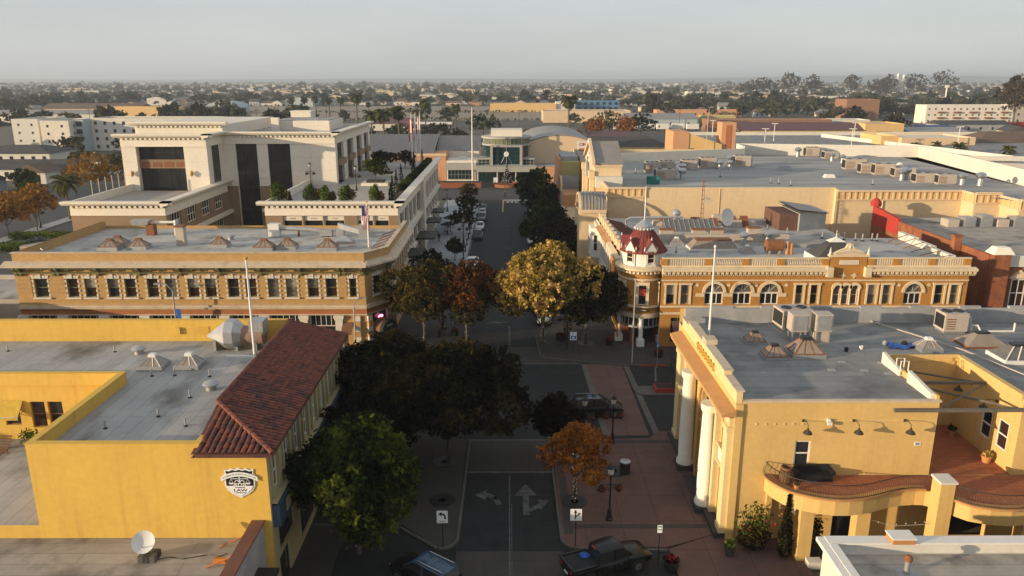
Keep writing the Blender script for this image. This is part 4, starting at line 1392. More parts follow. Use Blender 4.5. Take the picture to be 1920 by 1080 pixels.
for k_, (x, y, s) in enumerate(((-47.8, 92.2, 1), (-47.9, 90.4, 1), (-44.7, 91, .95), (-35.4, 92.2, .9), (-29.4, 90.3, 1), (-26.8, 91, .95), (-21.8, 90.3, 1))):
 skylight_at('sky_rust', x, y, 10.2, ORD[6 - k_] + ' rusty ribbed skylight from the corner flag on the brick roof', 'rusty pyramid skylights on the buff brick building', 0, s, w=2.3, d=1.6, h=.7, curb=.45, ribs='rust', cap='rust')
t = thing('metal_cap', 'low pale metal pyramid cap on the brick roof near the flag', 'roof cap', (-20.6, 94.5, 10.2))
MB().taper(-21.7, -19.5, 93.6, 95.4, 10.5, 11.1, 1.05, .88).build('lid', 'galv', t)
MB().box(-21.6, -19.6, 93.7, 95.3, 10.2, 10.5).build('curb', 'hvac', t)
put('mush', mk_mushroom, (-35.6, 96.5, 10.2), 0, 'mushroom vent amid the rusty skylights on the brick roof', None)
t = thing('brick_chimney', 'tall plastered chimney on the buff brick building roof', 'chimney', (-40.4, 93, 10.2))
MB().box(-40.9, -39.9, 92.6, 93.5, 10.2, 12.5).build('stack', 'hvac', t)
MB().box(-41, -39.8, 92.5, 93.6, 12.5, 12.7).build('cap', 'rust', t)
t = thing('roof_duct', 'long round metal duct run with cream filter box on the brick roof', 'duct', (-26, 98.5, 10.2))
MB().box(-31.2, -29.8, 97.8, 99, 10.3, 11.9).build('filter_box', 'white_paint', t)
MB().tube([(-29.8, 98.4, 11.3), (-26, 98.4, 11.15), (-24.4, 98.3, 10.9)], .28, 10).build('pipe', 'galv', t, True)
MB().box(-24.6, -23, 97.9, 98.8, 10.35, 11.1).build('fan_box', 'galv', t)
for b_ in ((-30.9, -30.1, 98, 98.8, 10.2, 10.3), (-27.5, -27.3, 98.2, 98.6, 10.2, 10.95), (-24, -23.6, 98.1, 98.6, 10.2, 10.4)):
 MB().box(*b_).build('leg', 'rust', t)
t = thing('roof_duct', 'sloping square metal duct ending in an elbow stack on the brick roof', 'duct', (-19.5, 98, 10.2))
loft([[(-22.2, 98.0, 11.3), (-22.2, 98.8, 11.3), (-22.2, 98.8, 12), (-22.2, 98.0, 12)], [(-19.3, 97.4, 10.7), (-19.3, 98.2, 10.7), (-19.3, 98.2, 11.3), (-19.3, 97.4, 11.3)]]).build('pipe', 'galv', t)
MB().box(-19.4, -18.2, 97.2, 98.4, 10.2, 11.9).build('fan_box', 'galv', t)
MB().tube([(-18.8, 97.8, 11.9), (-18.8, 97.8, 12.6), (-18.5, 97.8, 12.8), (-18.0, 97.8, 12.7)], .32, 10).build('elbow', 'galv', t, True)
MB().box(-22.5, -21.5, 98, 98.8, 10.2, 11.3).build('stand', 'galv', t)
t = thing('roof_fan', 'rust stained exhaust fan with sheet metal hood on the brick roof', 'vent', (-47, 99.5, 10.2))
MB().box(-47.5, -46.5, 99, 100, 10.2, 11.6).build('casing', 'rust', t)
MB().taper(-49.2, -47.2, 98.9, 100.1, 11.6, 12.2, -.2, -.1).build('hood', 'galv', t)
MB().tube([(-46.5, 99.5, 11.9), (-43.8, 99.5, 11.9)], .16, 8).build('pipe', 'white_paint', t)
MB().cyl(-43.6, 99.4, 10.2, 12.2, .4, .35, 10).build('stack', 'galv', t, True)
for i in range(5):
 y = 90.5 + i * 2.2
 one('parapet_brace', MB().tube([(CX - .5, y, 11.0), (CX - 2.6, y - .3, 10.25)], .06, 6), 'rust', 'rusty steel brace behind the shaded brick parapet', 'brace', 'parapet braces on the brick building')
t = flagpole(-17.05, 91.3, 10.2, 15.7, 'white flagpole flying a striped flag on the brick roof corner', .11)
put('dish_s', mk_dish(.62, 35), (-54, 87, 10.2), 2.4, 'small satellite dish at the end of the brick parapet', None, .7)

def flag(x, y, zt, h, w_, label, kind='us', seed=0):
 f = thing('flag', label, 'flag', (x, y, zt - h))
 rg = random.Random(seed)
 n = 8
 if kind == 'us':
  for i in range(7):
   q = MB()
   for k in range(n):
    a, b = k / n, (k + 1) / n
    u0, u1 = i / 7 * w_, (i + 1) / 7 * w_
    wv = lambda t: .12 * sin(6 * t + i * .4)
    q.quad((x + .1 + u0, y + wv(a), zt - a * h), (x + .1 + u1, y + wv(a), zt - a * h), (x + .1 + u1 * .8, y + wv(b) + .05, zt - b * h), (x + .1 + u0 * .8, y + wv(b) + .05, zt - b * h))
   q.build('stripe', 'flag_red' if i % 2 == 0 else 'sign_white', f)
  MB().box(x + .08, x + .1 + w_ * .45, y - .15, y - .13, zt - h * .42, zt).build('canton', 'flag_blue', f)
 else:
  for i, c in enumerate(kind):
   q = MB()
   for k in range(n):
    a, b = k / n, (k + 1) / n
    u0, u1 = i / len(kind) * w_, (i + 1) / len(kind) * w_
    q.quad((x + .08 + u0, y + .1 * sin(5 * a), zt - a * h), (x + .08 + u1, y + .1 * sin(5 * a), zt - a * h), (x + .08 + u1, y + .1 * sin(5 * b), zt - b * h), (x + .08 + u0, y + .1 * sin(5 * b), zt - b * h))
   q.build('panel', c, f)
 return f

flag(-17.75, 91.3, 15.4, 3.0, .8, 'limp red white and blue striped flag on the brick roof pole')

pb = thing('brick_annex', 'small pink brick annex with flat roof beside the cream office', 'building', (-60, 106, 0))
MB().prism([(-66, 101.5), (-59.5, 101.5), (-54.5, 109.5), (-61, 109.5)], 0, 8.2).build('wall', 'pink_brick', pb)
MB().prism([(-65.9, 101.6), (-59.6, 101.6), (-54.7, 109.4), (-61, 109.4)], 8.2, 8.35).build('flat_roof', 'roof_grey', pb)

# ================================================================ cream office building with roof terrace
of = thing('office_building', 'large cream office building with roof garden terrace and dark window bays', 'building', (-38, 130, 0))
OY, OZ, TZ = 106.0, 13.65, 12.6
OF = fr(0, OY, 0, 'S')
WXr0, WXr1, WXl0, WXl1 = -34.0, -15.5, -61.0, -47.8
rwin = [(-31.6, -28.9, 9.2, 11.6), (-28.7, -26.0, 9.2, 11.6), (-25.8, -23.0, 9.2, 11.6), (-21.2, -19.0, 9.2, 11.6), (-18.8, -16.8, 9.2, 11.6)]
MB(OF).wall(WXr0, WXr1, 0, 11.9, rwin, .35).build('brown_wall', 'office_brown', of)
for h in rwin:
 o = window(of, OF, *h, -.3, 'office_trim', 'glass', 1, 1, .1)
 q = MB(OF).box(h[0] + .1, h[1] - .1, -.27, -.2, 10.9, 11.55)
 q.build('transom_panel', 'office_cream', o)
 cx_ = (h[0] + h[1]) / 2
 MB(OF).archband(cx_ - .35, cx_ - .05, 11.1, .12, .05, -.2, -.16, 6).archband(cx_ + .05, cx_ + .35, 11.1, .12, .05, -.2, -.16, 6).build('ornament', 'office_brown', o)
MB(OF).wall(WXl0, WXl1, 0, 11.9, [], .35).build('brown_wall', 'office_brown', of)
CW = fr(WXl1, 0, 0, 'E')
cwin = [(OY + 1.2 + i * 5.6, OY + 4.8 + i * 5.6, 9.3, 11.6) for i in range(4)] + [(OY + 1.2 + i * 5.6, OY + 4.8 + i * 5.6, 5.2, 7.6) for i in range(4)]
MB(CW).wall(OY, 131, 0, 11.9, cwin, .3).build('court_wall', 'office_brown', of)
for h in cwin:
 window(of, CW, *h, -.25, 'office_trim', 'glass', 4, 2, .1)
MB(CW).box(OY, 131, .004, .5, 7.9, 8.5).build('belt_course', 'office_trim', of)
MB().quad((WXr0, OY, 0), (WXr0, 131, 0), (WXr0, 131, 13), (WXr0, OY, 13)).quad((WXl0, OY, 0), (WXl0, 166, 0), (WXl0, 166, 13), (WXl0, OY, 13)).build('rear_wall', 'office_cream', of)
EFo = fr(WXr1, 0, 0, 'E')
bays = [(OY + 2 + i * 5.05, OY + 6.0 + i * 5.05) for i in range(12)]
ehol = [(a, b, 8.2, 11.6) for a, b in bays] + [(a, b, 4.4, 7.3) for a, b in bays] + [(a, b, .3, 3.6) for a, b in bays]
MB(EFo).wall(OY, 167, 0, 11.9, ehol, .5).build('street_wall', 'office_cream', of)
for i, (a, b) in enumerate(bays):
 window(of, EFo, a, b, 8.2, 11.6, -.45, 'dark_metal', 'glass', 2, 2, .08)
 window(of, EFo, a, b, 4.4, 7.3, -.45, 'dark_metal', 'glass', 2, 1, .08)
 window(of, EFo, a, b, .3, 3.6, -.45, 'dark_metal', 'glass', 3, 1, .08, name='shop_window')
MB(EFo).box(OY, 167, .004, .55, 7.5, 8.0).box(OY, 167, .004, .35, 3.7, 4.2).build('belt_course', 'office_trim', of)
MB(EFo).box(132, 134.2, .004, .8, 0, 13.9).build('pier', 'office_cream', of)
MB().quad((-34, 167, 0), (WXr1, 167, 0), (WXr1, 167, 13), (-34, 167, 13)).build('north_wall', 'office_cream', of)

def office_cornice(F, a, b, zt, d=.9):
 q = MB(F)
 q.box(a, b, .003, .12, zt - 1.85, zt - .95)
 q.extu([(.003, zt - .62), (d - .25, zt - .5), (d, zt - .2), (d, zt), (-.35, zt), (-.35, zt - .62)], a - (d if True else 0), b + d)
 q.box(a, b, .003, .14, zt - 2.0, zt - 1.85)
 return q.build('cornice', 'office_trim', of)

def dentils(F, a, b, z0, z1, dp=.35, st=.72, wd=.36):
 q = MB(F)
 n = int((b - a) / st)
 for i in range(n):
  u = a + (i + .5) * (b - a) / n
  q.box(u - wd / 2, u + wd / 2, .12, dp, z0, z1)
 return q.build('dentil', 'office_trim', of)

for F, a, b in ((OF, WXr0, WXr1), (OF, WXl0, WXl1), (EFo, OY, 167), (CW, OY, 130)):
 office_cornice(F, a, b, OZ)
 dentils(F, a, b, OZ - .92, OZ - .62)
MB().quad((WXr0, OY, TZ), (WXr1, OY, TZ), (WXr1, 167, TZ), (WXr0, 167, TZ)).quad((WXl0, OY, TZ), (WXl1, OY, TZ), (WXl1, 131, TZ), (WXl0, 131, TZ)).build('terrace_floor', 'office_floor', of)
MB().box(WXr0, WXr1 - .35, OY + .36, OY + .4, TZ, OZ - .02).box(WXr1 - .4, WXr1 - .36, OY + .4, 167, TZ, OZ - .02).box(WXl0, WXl1, OY + .36, OY + .4, TZ, OZ - .02).box(WXl0, WXl0 + .3, OY + .4, 124, TZ, OZ).box(WXl1 - .4, WXl1 - .36, OY + .4, 124, TZ, OZ - .02).box(WXr0, WXr0 + .3, OY + .4, 131, TZ, OZ).build('parapet', 'office_cream', of)
TY = 124.0
TF_ = fr(0, TY, 0, 'S')
op = (-59.5, -51.9, TZ, 19.6)
MB(TF_).wall(-61.8, -48.2, TZ, 21.0, [op], 1.2).build('tower_wall', 'office_cream', of)
MB().quad((-48.2, TY, TZ), (-48.2, 131, TZ), (-48.2, 131, 21), (-48.2, TY, 21)).quad((-61.8, TY, 0), (-61.8, 166, 0), (-61.8, 166, 21), (-61.8, TY, 21)).build('tower_wall', 'office_cream', of)
G_ = fr(0, TY, 0, 'S')
window(of, G_, op[0], op[1], 17.5, 19.6, -1.1, 'dark_metal', 'glass', 4, 2, .09)
MB(G_).box(op[0], op[1], -1.3, -.7, 16.1, 17.45).box(op[0], op[1], -.7, -.6, 17.3, 17.5).build('spandrel', 'office_brown', of)
for i in range(4):
 u = op[0] + (i + .5) * (op[1] - op[0]) / 4
 MB(G_).box(u - .75, u + .75, -.7, -.66, 16.3, 17.1).build('spandrel_panel', 'rust', of)
window(of, G_, op[0], op[1], TZ, 16.1, -1.1, 'dark_metal', 'glass', 5, 1, .09)
CWt = fr(-48.2, 0, 0, 'E')
window(of, CWt, 126, 128.8, TZ + .6, 19.6, .06, 'dark_metal', 'glass', 3, 2, .1)
office_cornice(TF_, -61.8, -48.2, 21.6)
dentils(TF_, -61.8, -48.2, 20.68, 20.98)
office_cornice(CWt, TY, 131, 21.6)
MB().quad((-61.8, TY, 20.9), (-48.2, TY, 20.9), (-48.2, 131, 20.9), (-61.8, 131, 20.9)).build('flat_roof', 'roof_grey', of)
RF = fr(0, 131.2, 0, 'S')
MB().box(-62.6, -48, 131.2, 160, 20, 22.6).build('raised_block', 'office_cream', of)
office_cornice(RF, -62.6, -48, 23.1)
dentils(RF, -62.6, -48, 22.15, 22.45)
MY = 131.0
MF = fr(0, MY, 0, 'S')
mh = [(-46.1, -42.5, 0, 19.9), (-40.7, -36.9, 0, 19.9)]
MB(MF).wall(-48.2, -29.3, 0, 21.0, mh, .5).build('main_wall', 'office_cream', of)
for h in mh:
 for z0, z1 in ((0, 4), (4.4, 8.2), (8.6, 12), (12.4, 15.2), (16.6, 19.9)):
  window(of, MF, h[0], h[1], z0, z1, -.45, 'dark_metal', 'glass', 3, 1, .1)
 for z0, z1 in ((4, 4.4), (8.2, 8.6), (12, 12.4), (15.2, 16.6)):
  MB(MF).box(h[0], h[1], -.5, -.3, z0, z1).build('spandrel', 'dark_metal', of)
MB(MF).box(-42.45, -40.75, .004, .14, 13.8, 14.1).box(-42.45, -40.75, .004, .2, 7.9, 8.5).build('pier_band', 'office_trim', of)
MB(MF).box(-48.2, -46.15, .004, .06, 0, 12.4).box(-42.45, -40.75, .004, .06, 0, 12.4).build('pier_base', 'office_brown', of)
office_cornice(MF, -48.2, -29.3, 21.5)
dentils(MF, -48.2, -29.3, 20.58, 20.88)
MF2 = fr(-29.3, 0, 0, 'E')
rb_ = [(132.4, 137.6), (140.6, 146.2), (149.6, 154.8), (157.4, 161.9)]
MB(MF2).wall(MY, 164, TZ, 21, [(a, b, TZ, 19.9) for a, b in rb_], .6).build('side_wall', 'office_cream', of)
for a, b in rb_:
 window(of, MF2, a, b, TZ, 15.6, -.5, 'dark_metal', 'glass', 3, 2, .1)
 window(of, MF2, a, b, 16.8, 19.9, -.5, 'dark_metal', 'glass', 3, 1, .1)
 MB(MF2).box(a + .2, b - .2, -.4, .5, 15.7, 16.7).build('balcony', 'office_brown', of)
office_cornice(MF2, MY, 164, 21.5)
MB().quad((-48, MY, 20.7), (-29.3, MY, 20.7), (-29.3, 164, 20.7), (-48, 164, 20.7)).build('flat_roof', 'roof_grey', of)
MB().quad((-61.8, 164, 0), (-29.3, 164, 0), (-29.3, 164, 21), (-61.8, 164, 21)).build('north_wall', 'office_cream', of)
t = thing('roof_penthouse', 'cream screened plant room on the cream office roof', 'plant room', (-41, 150, 20.7))
MB().box(-44, -33.5, 146, 158, 20.7, 22.5).build('wall', 'office_cream', t)
MB().box(-44, -42.6, 145, 146, 20.7, 23.1).build('screen', 'office_trim', t)
MB().box(-43.8, -33.7, 146.2, 157.8, 22.5, 22.6).build('flat_roof', 'roof_grey', t)
t = thing('roof_penthouse', 'pale cubic lift housing on the cream office roof', 'plant room', (-40, 160, 20.7))
MB().box(-44, -40, 158.5, 162.5, 20.7, 23.6).build('wall', 'office_cream', t)
MB().box(-44.1, -39.9, 158.4, 162.6, 23.6, 23.8).build('cap', 'office_trim', t)
for i in range(6):
 y = 112 + i * 2
 one('railing_post', MB().box(-60.9, -60.8, y, y + .1, TZ + 1.0, TZ + 3.2), 'hvac', 'slender post on the west edge of the office terrace', 'post', 'posts on the office terrace edge')

def wall_lamp(x, y, z, label):
 t = thing('wall_lantern', label, 'lantern', (x, y, z))
 MB().box(x - .05, x + .05, y - .35, y, z + .5, z + .58).box(x - .12, x + .12, y - .03, y, z + .2, z + .8).build('bracket', 'iron', t)
 MB().lathe((x, y - .35, z), [(.08, 0), (.2, .15), (.26, .6), (.1, .85), (.02, 1.0)], 8).build('lantern', 'gold', t)
 return t

wall_lamp(-60.4, TY, 14.9, 'bronze wall lantern left of the office tower opening')
wall_lamp(-50.9, TY, 14.9, 'bronze wall lantern right of the office tower opening')
one('planter_bed', MB().box(-33.6, -16.2, OY + .45, OY + 1.9, TZ, TZ + .55), 'soil', 'long planting bed behind the cream terrace parapet', 'planter')
one('planter_bed', MB().box(-17.6, -16.0, OY + 1.95, 166, TZ, TZ + .5), 'soil', 'planting bed along the street edge of the office terrace', 'planter')
t = thing('planter_bench', 'square stone planter with seat edge on the office terrace', 'planter', (-22.5, 131, TZ))
MB().box(-25, -20.5, 129.5, 132.8, TZ, TZ + .45).build('seat', 'office_trim', t)
MB().box(-24.2, -21.3, 130.2, 132.1, TZ + .45, TZ + .8).build('planter', 'concrete', t)
t = thing('planter_bench', 'far stone planter with seat edge near the terrace cypresses', 'planter', (-23, 143, TZ))
MB().box(-25, -21, 142, 145, TZ, TZ + .45).build('seat', 'office_trim', t)
MB().box(-24.3, -21.7, 142.6, 144.4, TZ + .45, TZ + .8).build('planter', 'concrete', t)

# ================================================================ cream classical bank building, near right
bk = thing('bank_building', 'cream yellow classical bank building with tall columns, brown cornice ledge and flat grey roof', 'building', (28, 54, 0))
WX, KY0, KY1, KX1 = 14.5, 45.5, 62.4, 46.0
WF = fr(WX, 0, 0, 'W')
KS = fr(0, KY0, 0, 'S')
Z0 = 4.85
arch_a, arch_b = 50.3, 53.7
fh = [(46.6, 48.0, .9, 4.6), (46.6, 48.0, 5.9, 8.0), (58.0, 59.4, .9, 4.6), (58.0, 59.4, 5.9, 8.0), (arch_a, arch_b, .2, 8.2)]
wl = MB(WF)
wl.wall(KY0, 61.2, 0, 10.0, fh, .6)
wl.archfill(arch_a, arch_b, 6.6, 8.2, .6)
south = MB(KS).wall(WX, 27.6, 0, 10.0, [(18.6, 19.6, 5.5, 7.3), (21.6, 23.4, 0.1, 3.0)], .22)
south.archfill(21.6, 23.4, 2.1, 3.0, .22)
east = MB(KS).wall(33.0, KX1, 0, 10.0, [], .22)
cw = fr(33.0, 0, 0, 'W')
eh = [(46.4, 47.5, 6.0, 8.0), (48.2, 49.3, 6.0, 8.0)]
court = MB(cw).wall(KY0, 53.0, Z0, 10.0, eh, .2)
cb_ = fr(0, 53.0, 0, 'S')
back = MB(cb_).wall(27.6, 33.0, Z0, 10.0, [(28.6, 31.4, Z0, 7.6)], .3)
lower = MB(KS).wall(27.6, 33.0, 0, Z0 - .01, [(28.5, 32, .1, 3.0)], .4)
oth = MB().quad((WX, KY1, 0), (KX1, KY1, 0), (KX1, KY1, 11.2), (WX, KY1, 11.2)).quad((KX1, KY0, 0), (KX1, KY1, 0), (KX1, KY1, 10), (KX1, KY0, 10)).quad((WX, 61.2, 0), (WX, KY1, 0), (WX, KY1, 10), (WX, 61.2, 10)).quad((27.6, KY0, Z0), (27.6, 53, Z0), (27.6, 53, 10), (27.6, KY0, 10))
merge(wl, south, east, court, back, lower, oth).build('wall', 'bank_stucco', bk)
rf = MB()
for x0, x1, y0, y1 in ((WX + .35, 27.6, KY0, KY1 - .3), (27.6, 33.0, 53.0, KY1 - .3), (33.0, KX1, KY0, KY1 - .3)):
 rf.quad((x0, y0, 10.0), (x1, y0, 10.0), (x1, y1, 10.0), (x0, y1, 10.0))
rf.build('flat_roof', 'roof_bank', bk)
MB().quad((27.6, KY0, Z0), (33.0, KY0, Z0), (33.0, 53, Z0), (27.6, 53, Z0)).build('court_floor', 'terracotta', bk)
pp = MB()
pp.box(WX, WX + .4, KY0 - .05, 61.2, 10.0, 10.75)
pp.box(WX - .08, WX + .46, 48.2, 58.8, 10.75, 11.1)
pp.build('west_parapet', 'bank_trim', bk)
pp = MB()
pp.box(WX - .06, WX + .5, KY0 - .1, 48.15, 10.75, 10.85).box(WX - .06, WX + .5, 58.85, 61.3, 10.75, 10.85).box(WX - .12, WX + .54, 48.15, 58.85, 11.1, 11.2)
pp.box(WX + .45, 27.7, KY0 - .06, KY0 + .25, 10.0, 10.14).box(33.0, KX1, KY0 - .06, KY0 + .25, 10.0, 10.14)
pp.build('coping', 'buff_stone', bk)
pn = MB().box(WX + .4, KX1, KY1 - .3, KY1, 10.0, 11.25)
for i in range(7):
 x = 18 + i * 4.2
 pn.prism([(x - .9, KY1 - .3), (x + .9, KY1 - .3), (x + .9, KY1), (x - .9, KY1)], 11.25, 11.45)
pn.box(KX1 - .4, KX1, 52, KY1 - .3, 10, 11.1)
pn.build('north_parapet', 'grey_parapet', bk)
one('roof_ballast_box', MB().box(WX - .1, WX + .75, 53.2, 54.3, 11.2, 11.55), 'buff_stone', 'pale block at the foot of the bank flagpole', 'block')
flagpole(15.6, 56.9, 10.0, 17.6, 'tall slender pole standing on the bank parapet', .1, ball='white_paint')
MB(WF).extu([(.003, 9.55), (.95, 9.3), (.95, 9.12), (.003, 9.12)], KY0 - .35, 61.5).build('cornice_ledge', 'bank_ledge', bk)
ed = MB(WF)
n = 52
for i in range(n):
 u = KY0 - .2 + i * (61.4 - KY0 + .2) / n
 ed.box(u, u + .17, .7, .9, 8.98, 9.12)
ed.box(KY0, 61.2, .003, .3, 8.3, 8.9)
ed.build('dentil', 'bank_trim', bk)
gm = MB(WF)
for i in range(7):
 u = 51.0 + i * .75
 gm.tube([(u + .28 * cos(t * .7), .1, 10.3 + .26 * sin(t * .7)) for t in range(8)], .05, 5)
 gm.box(u - .04, u + .04, .08, .14, 10.02, 10.62)
gm.build('monogram', 'gold', bk)
for a, b in ((45.55, 46.45), (48.2, 48.65), (57.3, 57.8), (59.55, 60.9)):
 MB(WF).box(a, b, .003, .38, .5, 8.3).box(a - .08, b + .08, .003, .46, 7.9, 8.25).box(a - .06, b + .06, .003, .46, .5, .9).build('pilaster', 'bank_trim', bk)
for y in (49.3, 55.4):
 c = MB()
 c.lathe((WX - .55, y, 0), [(.66, .55), (.66, .8), (.55, .95), (.56, 3.5), (.48, 7.6), (.62, 7.85), (.66, 8.29)], 18)
 c.build('column', 'column_cream', bk, True)
 MB(WF).box(y - .75, y + .75, .003, 1.25, .1, .55).build('column_base', 'concrete', bk)
MB(WF).archband(arch_a - .1, arch_b + .1, 6.6, 1.7, .3, .003, .16, 14).box(arch_a - .4, arch_a, .003, .16, .2, 6.6).box(arch_b, arch_b + .4, .003, .16, .2, 6.6).build('door_arch', 'bank_ledge', bk)
window(bk, WF, arch_a, arch_b, 3.2, 8.1, -.45, 'dark_metal', 'glass', 3, 3, .12)
window(bk, WF, arch_a, arch_b, .2, 3.1, -.45, 'dark_metal', 'glass', 2, 1, .14, name='door')
eb = MB(WF)
for i in range(3):
 eb.lathe((52 + (i - 1) * .5, -.1, 5.3 + .4 * (i == 1)), [(.05, 0), (.22, .15), (.18, .5), (.05, .7)], 8)
eb.box(arch_a, arch_b, -.3, .05, 5.0, 5.2)
eb.build('door_sculpture', 'buff_stone', bk)
for h in fh[:4]:
 window(bk, WF, *h, -.45, 'stucco_street', 'glass', 2, 3 if h[3] < 5 else 2, .09)
for y0, y1 in ((46.6, 48.0), (58.0, 59.4)):
 MB(WF).box(y0 - .1, y1 + .1, .003, .12, 4.75, 5.8).build('panel', 'column_cream', bk)
 MB(WF).box(y0 - .2, y1 + .2, .003, .25, 4.6, 4.74).build('lintel', 'bank_trim', bk)
 MB(WF).box(y0 - .2, y1 + .2, .003, .25, 5.81, 5.95).build('sill', 'bank_trim', bk)
MB(WF).box(KY0, 48.6, .003, .75, .1, .5).box(50.2, 54.0, .003, 1.0, .1, .2).box(56.4, 61.2, .003, .75, .1, .5).build('plinth', 'concrete', bk)
MB(KS).box(WX, WX + .5, .003, .12, .1, 9.9).build('corner_strip', 'bank_stucco', bk)
MB(KS).box(17.0, 17.35, .003, .25, 0, 4.6).build('buttress', 'bank_stucco', bk)
o = window(bk, KS, 18.6, 19.6, 5.5, 7.3, -.1, 'white_paint', 'glass', 1, 2, .09)
MB(KS).box(18.68, 18.9, -.19, -.13, 6.5, 7.2).box(19.3, 19.52, -.19, -.13, 6.5, 7.2).build('curtain', 'office_trim', o)
window(bk, KS, 21.6, 23.4, .1, 3.0, -.18, 'dark_metal', 'glass', 1, 1, .1, name='door')
MB(KS).archband(21.6, 23.4, 2.1, .9, .22, .003, .1, 12).build('door_arch', 'bank_stucco', bk)
for h in eh:
 window(bk, cw, *h, -.08, 'white_paint', 'glass_warm' if h[0] < 47 else 'glass', 1, 2, .09)
window(bk, cb_, 28.6, 31.4, Z0, 7.6, -.2, 'dark_metal', 'glass', 2, 1, .1, name='door')
for ya, yb_ in ((45.7, 48.9), (50.0, 52.6)):
 MB().extu([(ya, 10.0), (yb_, 10.0), (yb_, 10.85), (ya + .2, 10.45)], 27.15, 27.39).build('stub_parapet', 'white_wall', bk)
q = MB().box(27.6, 33.0, 52.9, 53.0, 10.0, 10.5).box(32.9, 33.3, 45.6, 53.0, 10.0, 10.45).box(27.4, 27.6, 45.6, 53.0, 10.0, 10.4)
q.build('court_parapet', 'bank_stucco', bk)
MB().box(24.6, 36.5, KY0 - .35, KY0 - .15, 9.45, 9.65).box(27.6, 33, 49.4, 49.6, 9.6, 9.8).build('beam', 'iron2', bk)
MB().tube([(27.8, 45.6, 9.5), (32.8, 49.4, 9.6)], .08, 5).tube([(27.8, 49.4, 9.6), (32.8, 45.6, 9.45)], .08, 5).tube([(27.7, 52.7, 9.6), (32.8, 49.5, 9.65)], .08, 5).build('brace', 'iron2', bk)
t = thing('roof_ladder', 'white bent handrail ladder at the court edge on the bank roof', 'ladder', (27.5, 50.2, 9.5))
for y in (50.0, 50.6):
 MB().tube([(27.75, y, 9.3), (27.75, y, 11.1), (27.2, y, 11.1), (27.2, y, 10.05)], .04, 6).build('rail', 'white_paint', t)
MB().box(27.72, 27.78, 50.0, 50.6, 9.6, 9.65).box(27.72, 27.78, 50.0, 50.6, 9.95, 10.0).build('rung', 'white_paint', t)

def goose_lamp(x, y, z, d, label, group):
 F = fr(x, y, z, d)
 t = thing('gooseneck_lamp', label, 'lamp', (x, y, z), group)
 MB(F).box(-.08, .08, .0, .08, -.08, .08).tube([(0, .06, 0), (0, .5, .12), (0, .8, .08), (0, .88, -.15)], .025, 6).build('arm', 'iron', t)
 MB(F).lathe((0, .88, -.5), [(.3, 0), (.24, .12), (.1, .22), (.06, .35)], 12).build('shade', 'iron', t, True)
 return t

for x in (18.95, 22.2, 25.5):
 goose_lamp(x, KY0, 8.75, 'S', 'dark gooseneck lamp on the sunlit bank side wall', 'gooseneck lamps on the bank side wall')
goose_lamp(33.0, 48.0, 9.0, 'W', 'dark gooseneck lamp above the court windows', 'gooseneck lamps in the bank court')
goose_lamp(33.0, 51.0, 9.0, 'W', 'dark gooseneck lamp above the court windows', 'gooseneck lamps in the bank court')
one('conduit', MB(KS).tube([(19.0, .03, 8.75), (20.6, .04, 8.72), (25.5, .03, 8.75)], .025, 5), 'bank_trim', 'thin conduit joining the lamps on the bank side wall', 'conduit')
t = thing('floodlight', 'small white floodlight on the bank side wall between gooseneck lamps', 'lamp', (20.55, 45.3, 8.5))
MB(KS).box(20.45, 20.65, .0, .2, 8.6, 8.9).build('bracket', 'white_paint', t)
MB(KS).box(20.42, 20.7, .2, .36, 8.55, 8.75).build('head', 'white_paint', t)
t = thing('wall_notice', 'small white notice plate on the bank side wall', 'sign', (26.5, 45.5, 7))
MB(KS).box(26.35, 26.75, .003, .03, 6.95, 7.22).build('plate', 'sign_white', t)
MB(KS).box(26.42, 26.68, .031, .035, 7.1, 7.16).box(26.42, 26.68, .031, .035, 7.0, 7.05).build('print', 'sign_black', t)
o = MB(KS)
for i in range(6):
 o.box(15.9 + i * .6, 16.0 + i * .6, .003, .05, 8.45, 8.55)
one('wall_studs', o, 'bank_trim', 'row of small plaster bosses on the bank side wall', 'wall stud')

for x, y, s, lb1 in ((19.3, 57.2, .75, 'smallest brown pyramid skylight on the bank roof, near the pole'), (19.7, 53.8, .85, 'middle sized brown pyramid skylight on the bank roof'), (22.2, 54.4, 1.15, 'largest brown pyramid skylight on the bank roof below the coolers')):
 skylight_at('sky_brown', x, y, 10.0, lb1, 'brown pyramid skylights on the bank roof', 0, s, w=2.0, d=1.6, h=.8, curb=.25, ribs='rust', cap='dark_metal')
skylight_at('sky_white', 32.0, 55.4, 10.0, 'white framed skylight beside the blue tarp on the bank roof', None, 0, .9)
t = thing('skylight', 'wide brown ribbed skylight near the right parapet of the bank roof', 'skylight', (36.8, 56.6, 10))
MB().taper(35.2, 38.4, 55.6, 57.6, 10.15, 10.9, 1.1, .8).build('pane', 'skylight_glass', t)
MB().box(35.1, 38.5, 55.5, 57.7, 10.0, 10.15).build('curb', 'rust', t)
MB().box(36.3, 37.3, 56.4, 56.9, 10.9, 11.05).build('cap', 'dark_metal', t)
t = thing('skylight', 'long white ribbed skylight with black ridge on the bank roof', 'skylight', (38.5, 53.3, 10))
MB().taper(36, 42, 52.2, 54.4, 10.3, 11.1, 1.0, .9).build('pane', 'glass_curtain', t)
MB().box(35.9, 42.1, 52.1, 54.5, 10.0, 10.3).build('curb', 'white_paint', t)
MB().box(36.9, 41.1, 53, 53.6, 11.1, 11.25).build('ridge', 'dark_metal', t)
for i in range(8):
 x = 36 + i * 6 / 7
 xt = 37 + i * 4 / 7
 MB().tube([(x, 52.2, 10.32), (xt, 53.05, 11.12)], .05, 4).build('rib', 'white_paint', t)
put('hvac_a', mk_hvac(2.6, 2.0, 1.7), (23.6, 61.0, 10.0), .1, 'large tan air conditioner by the far parapet of the bank roof')
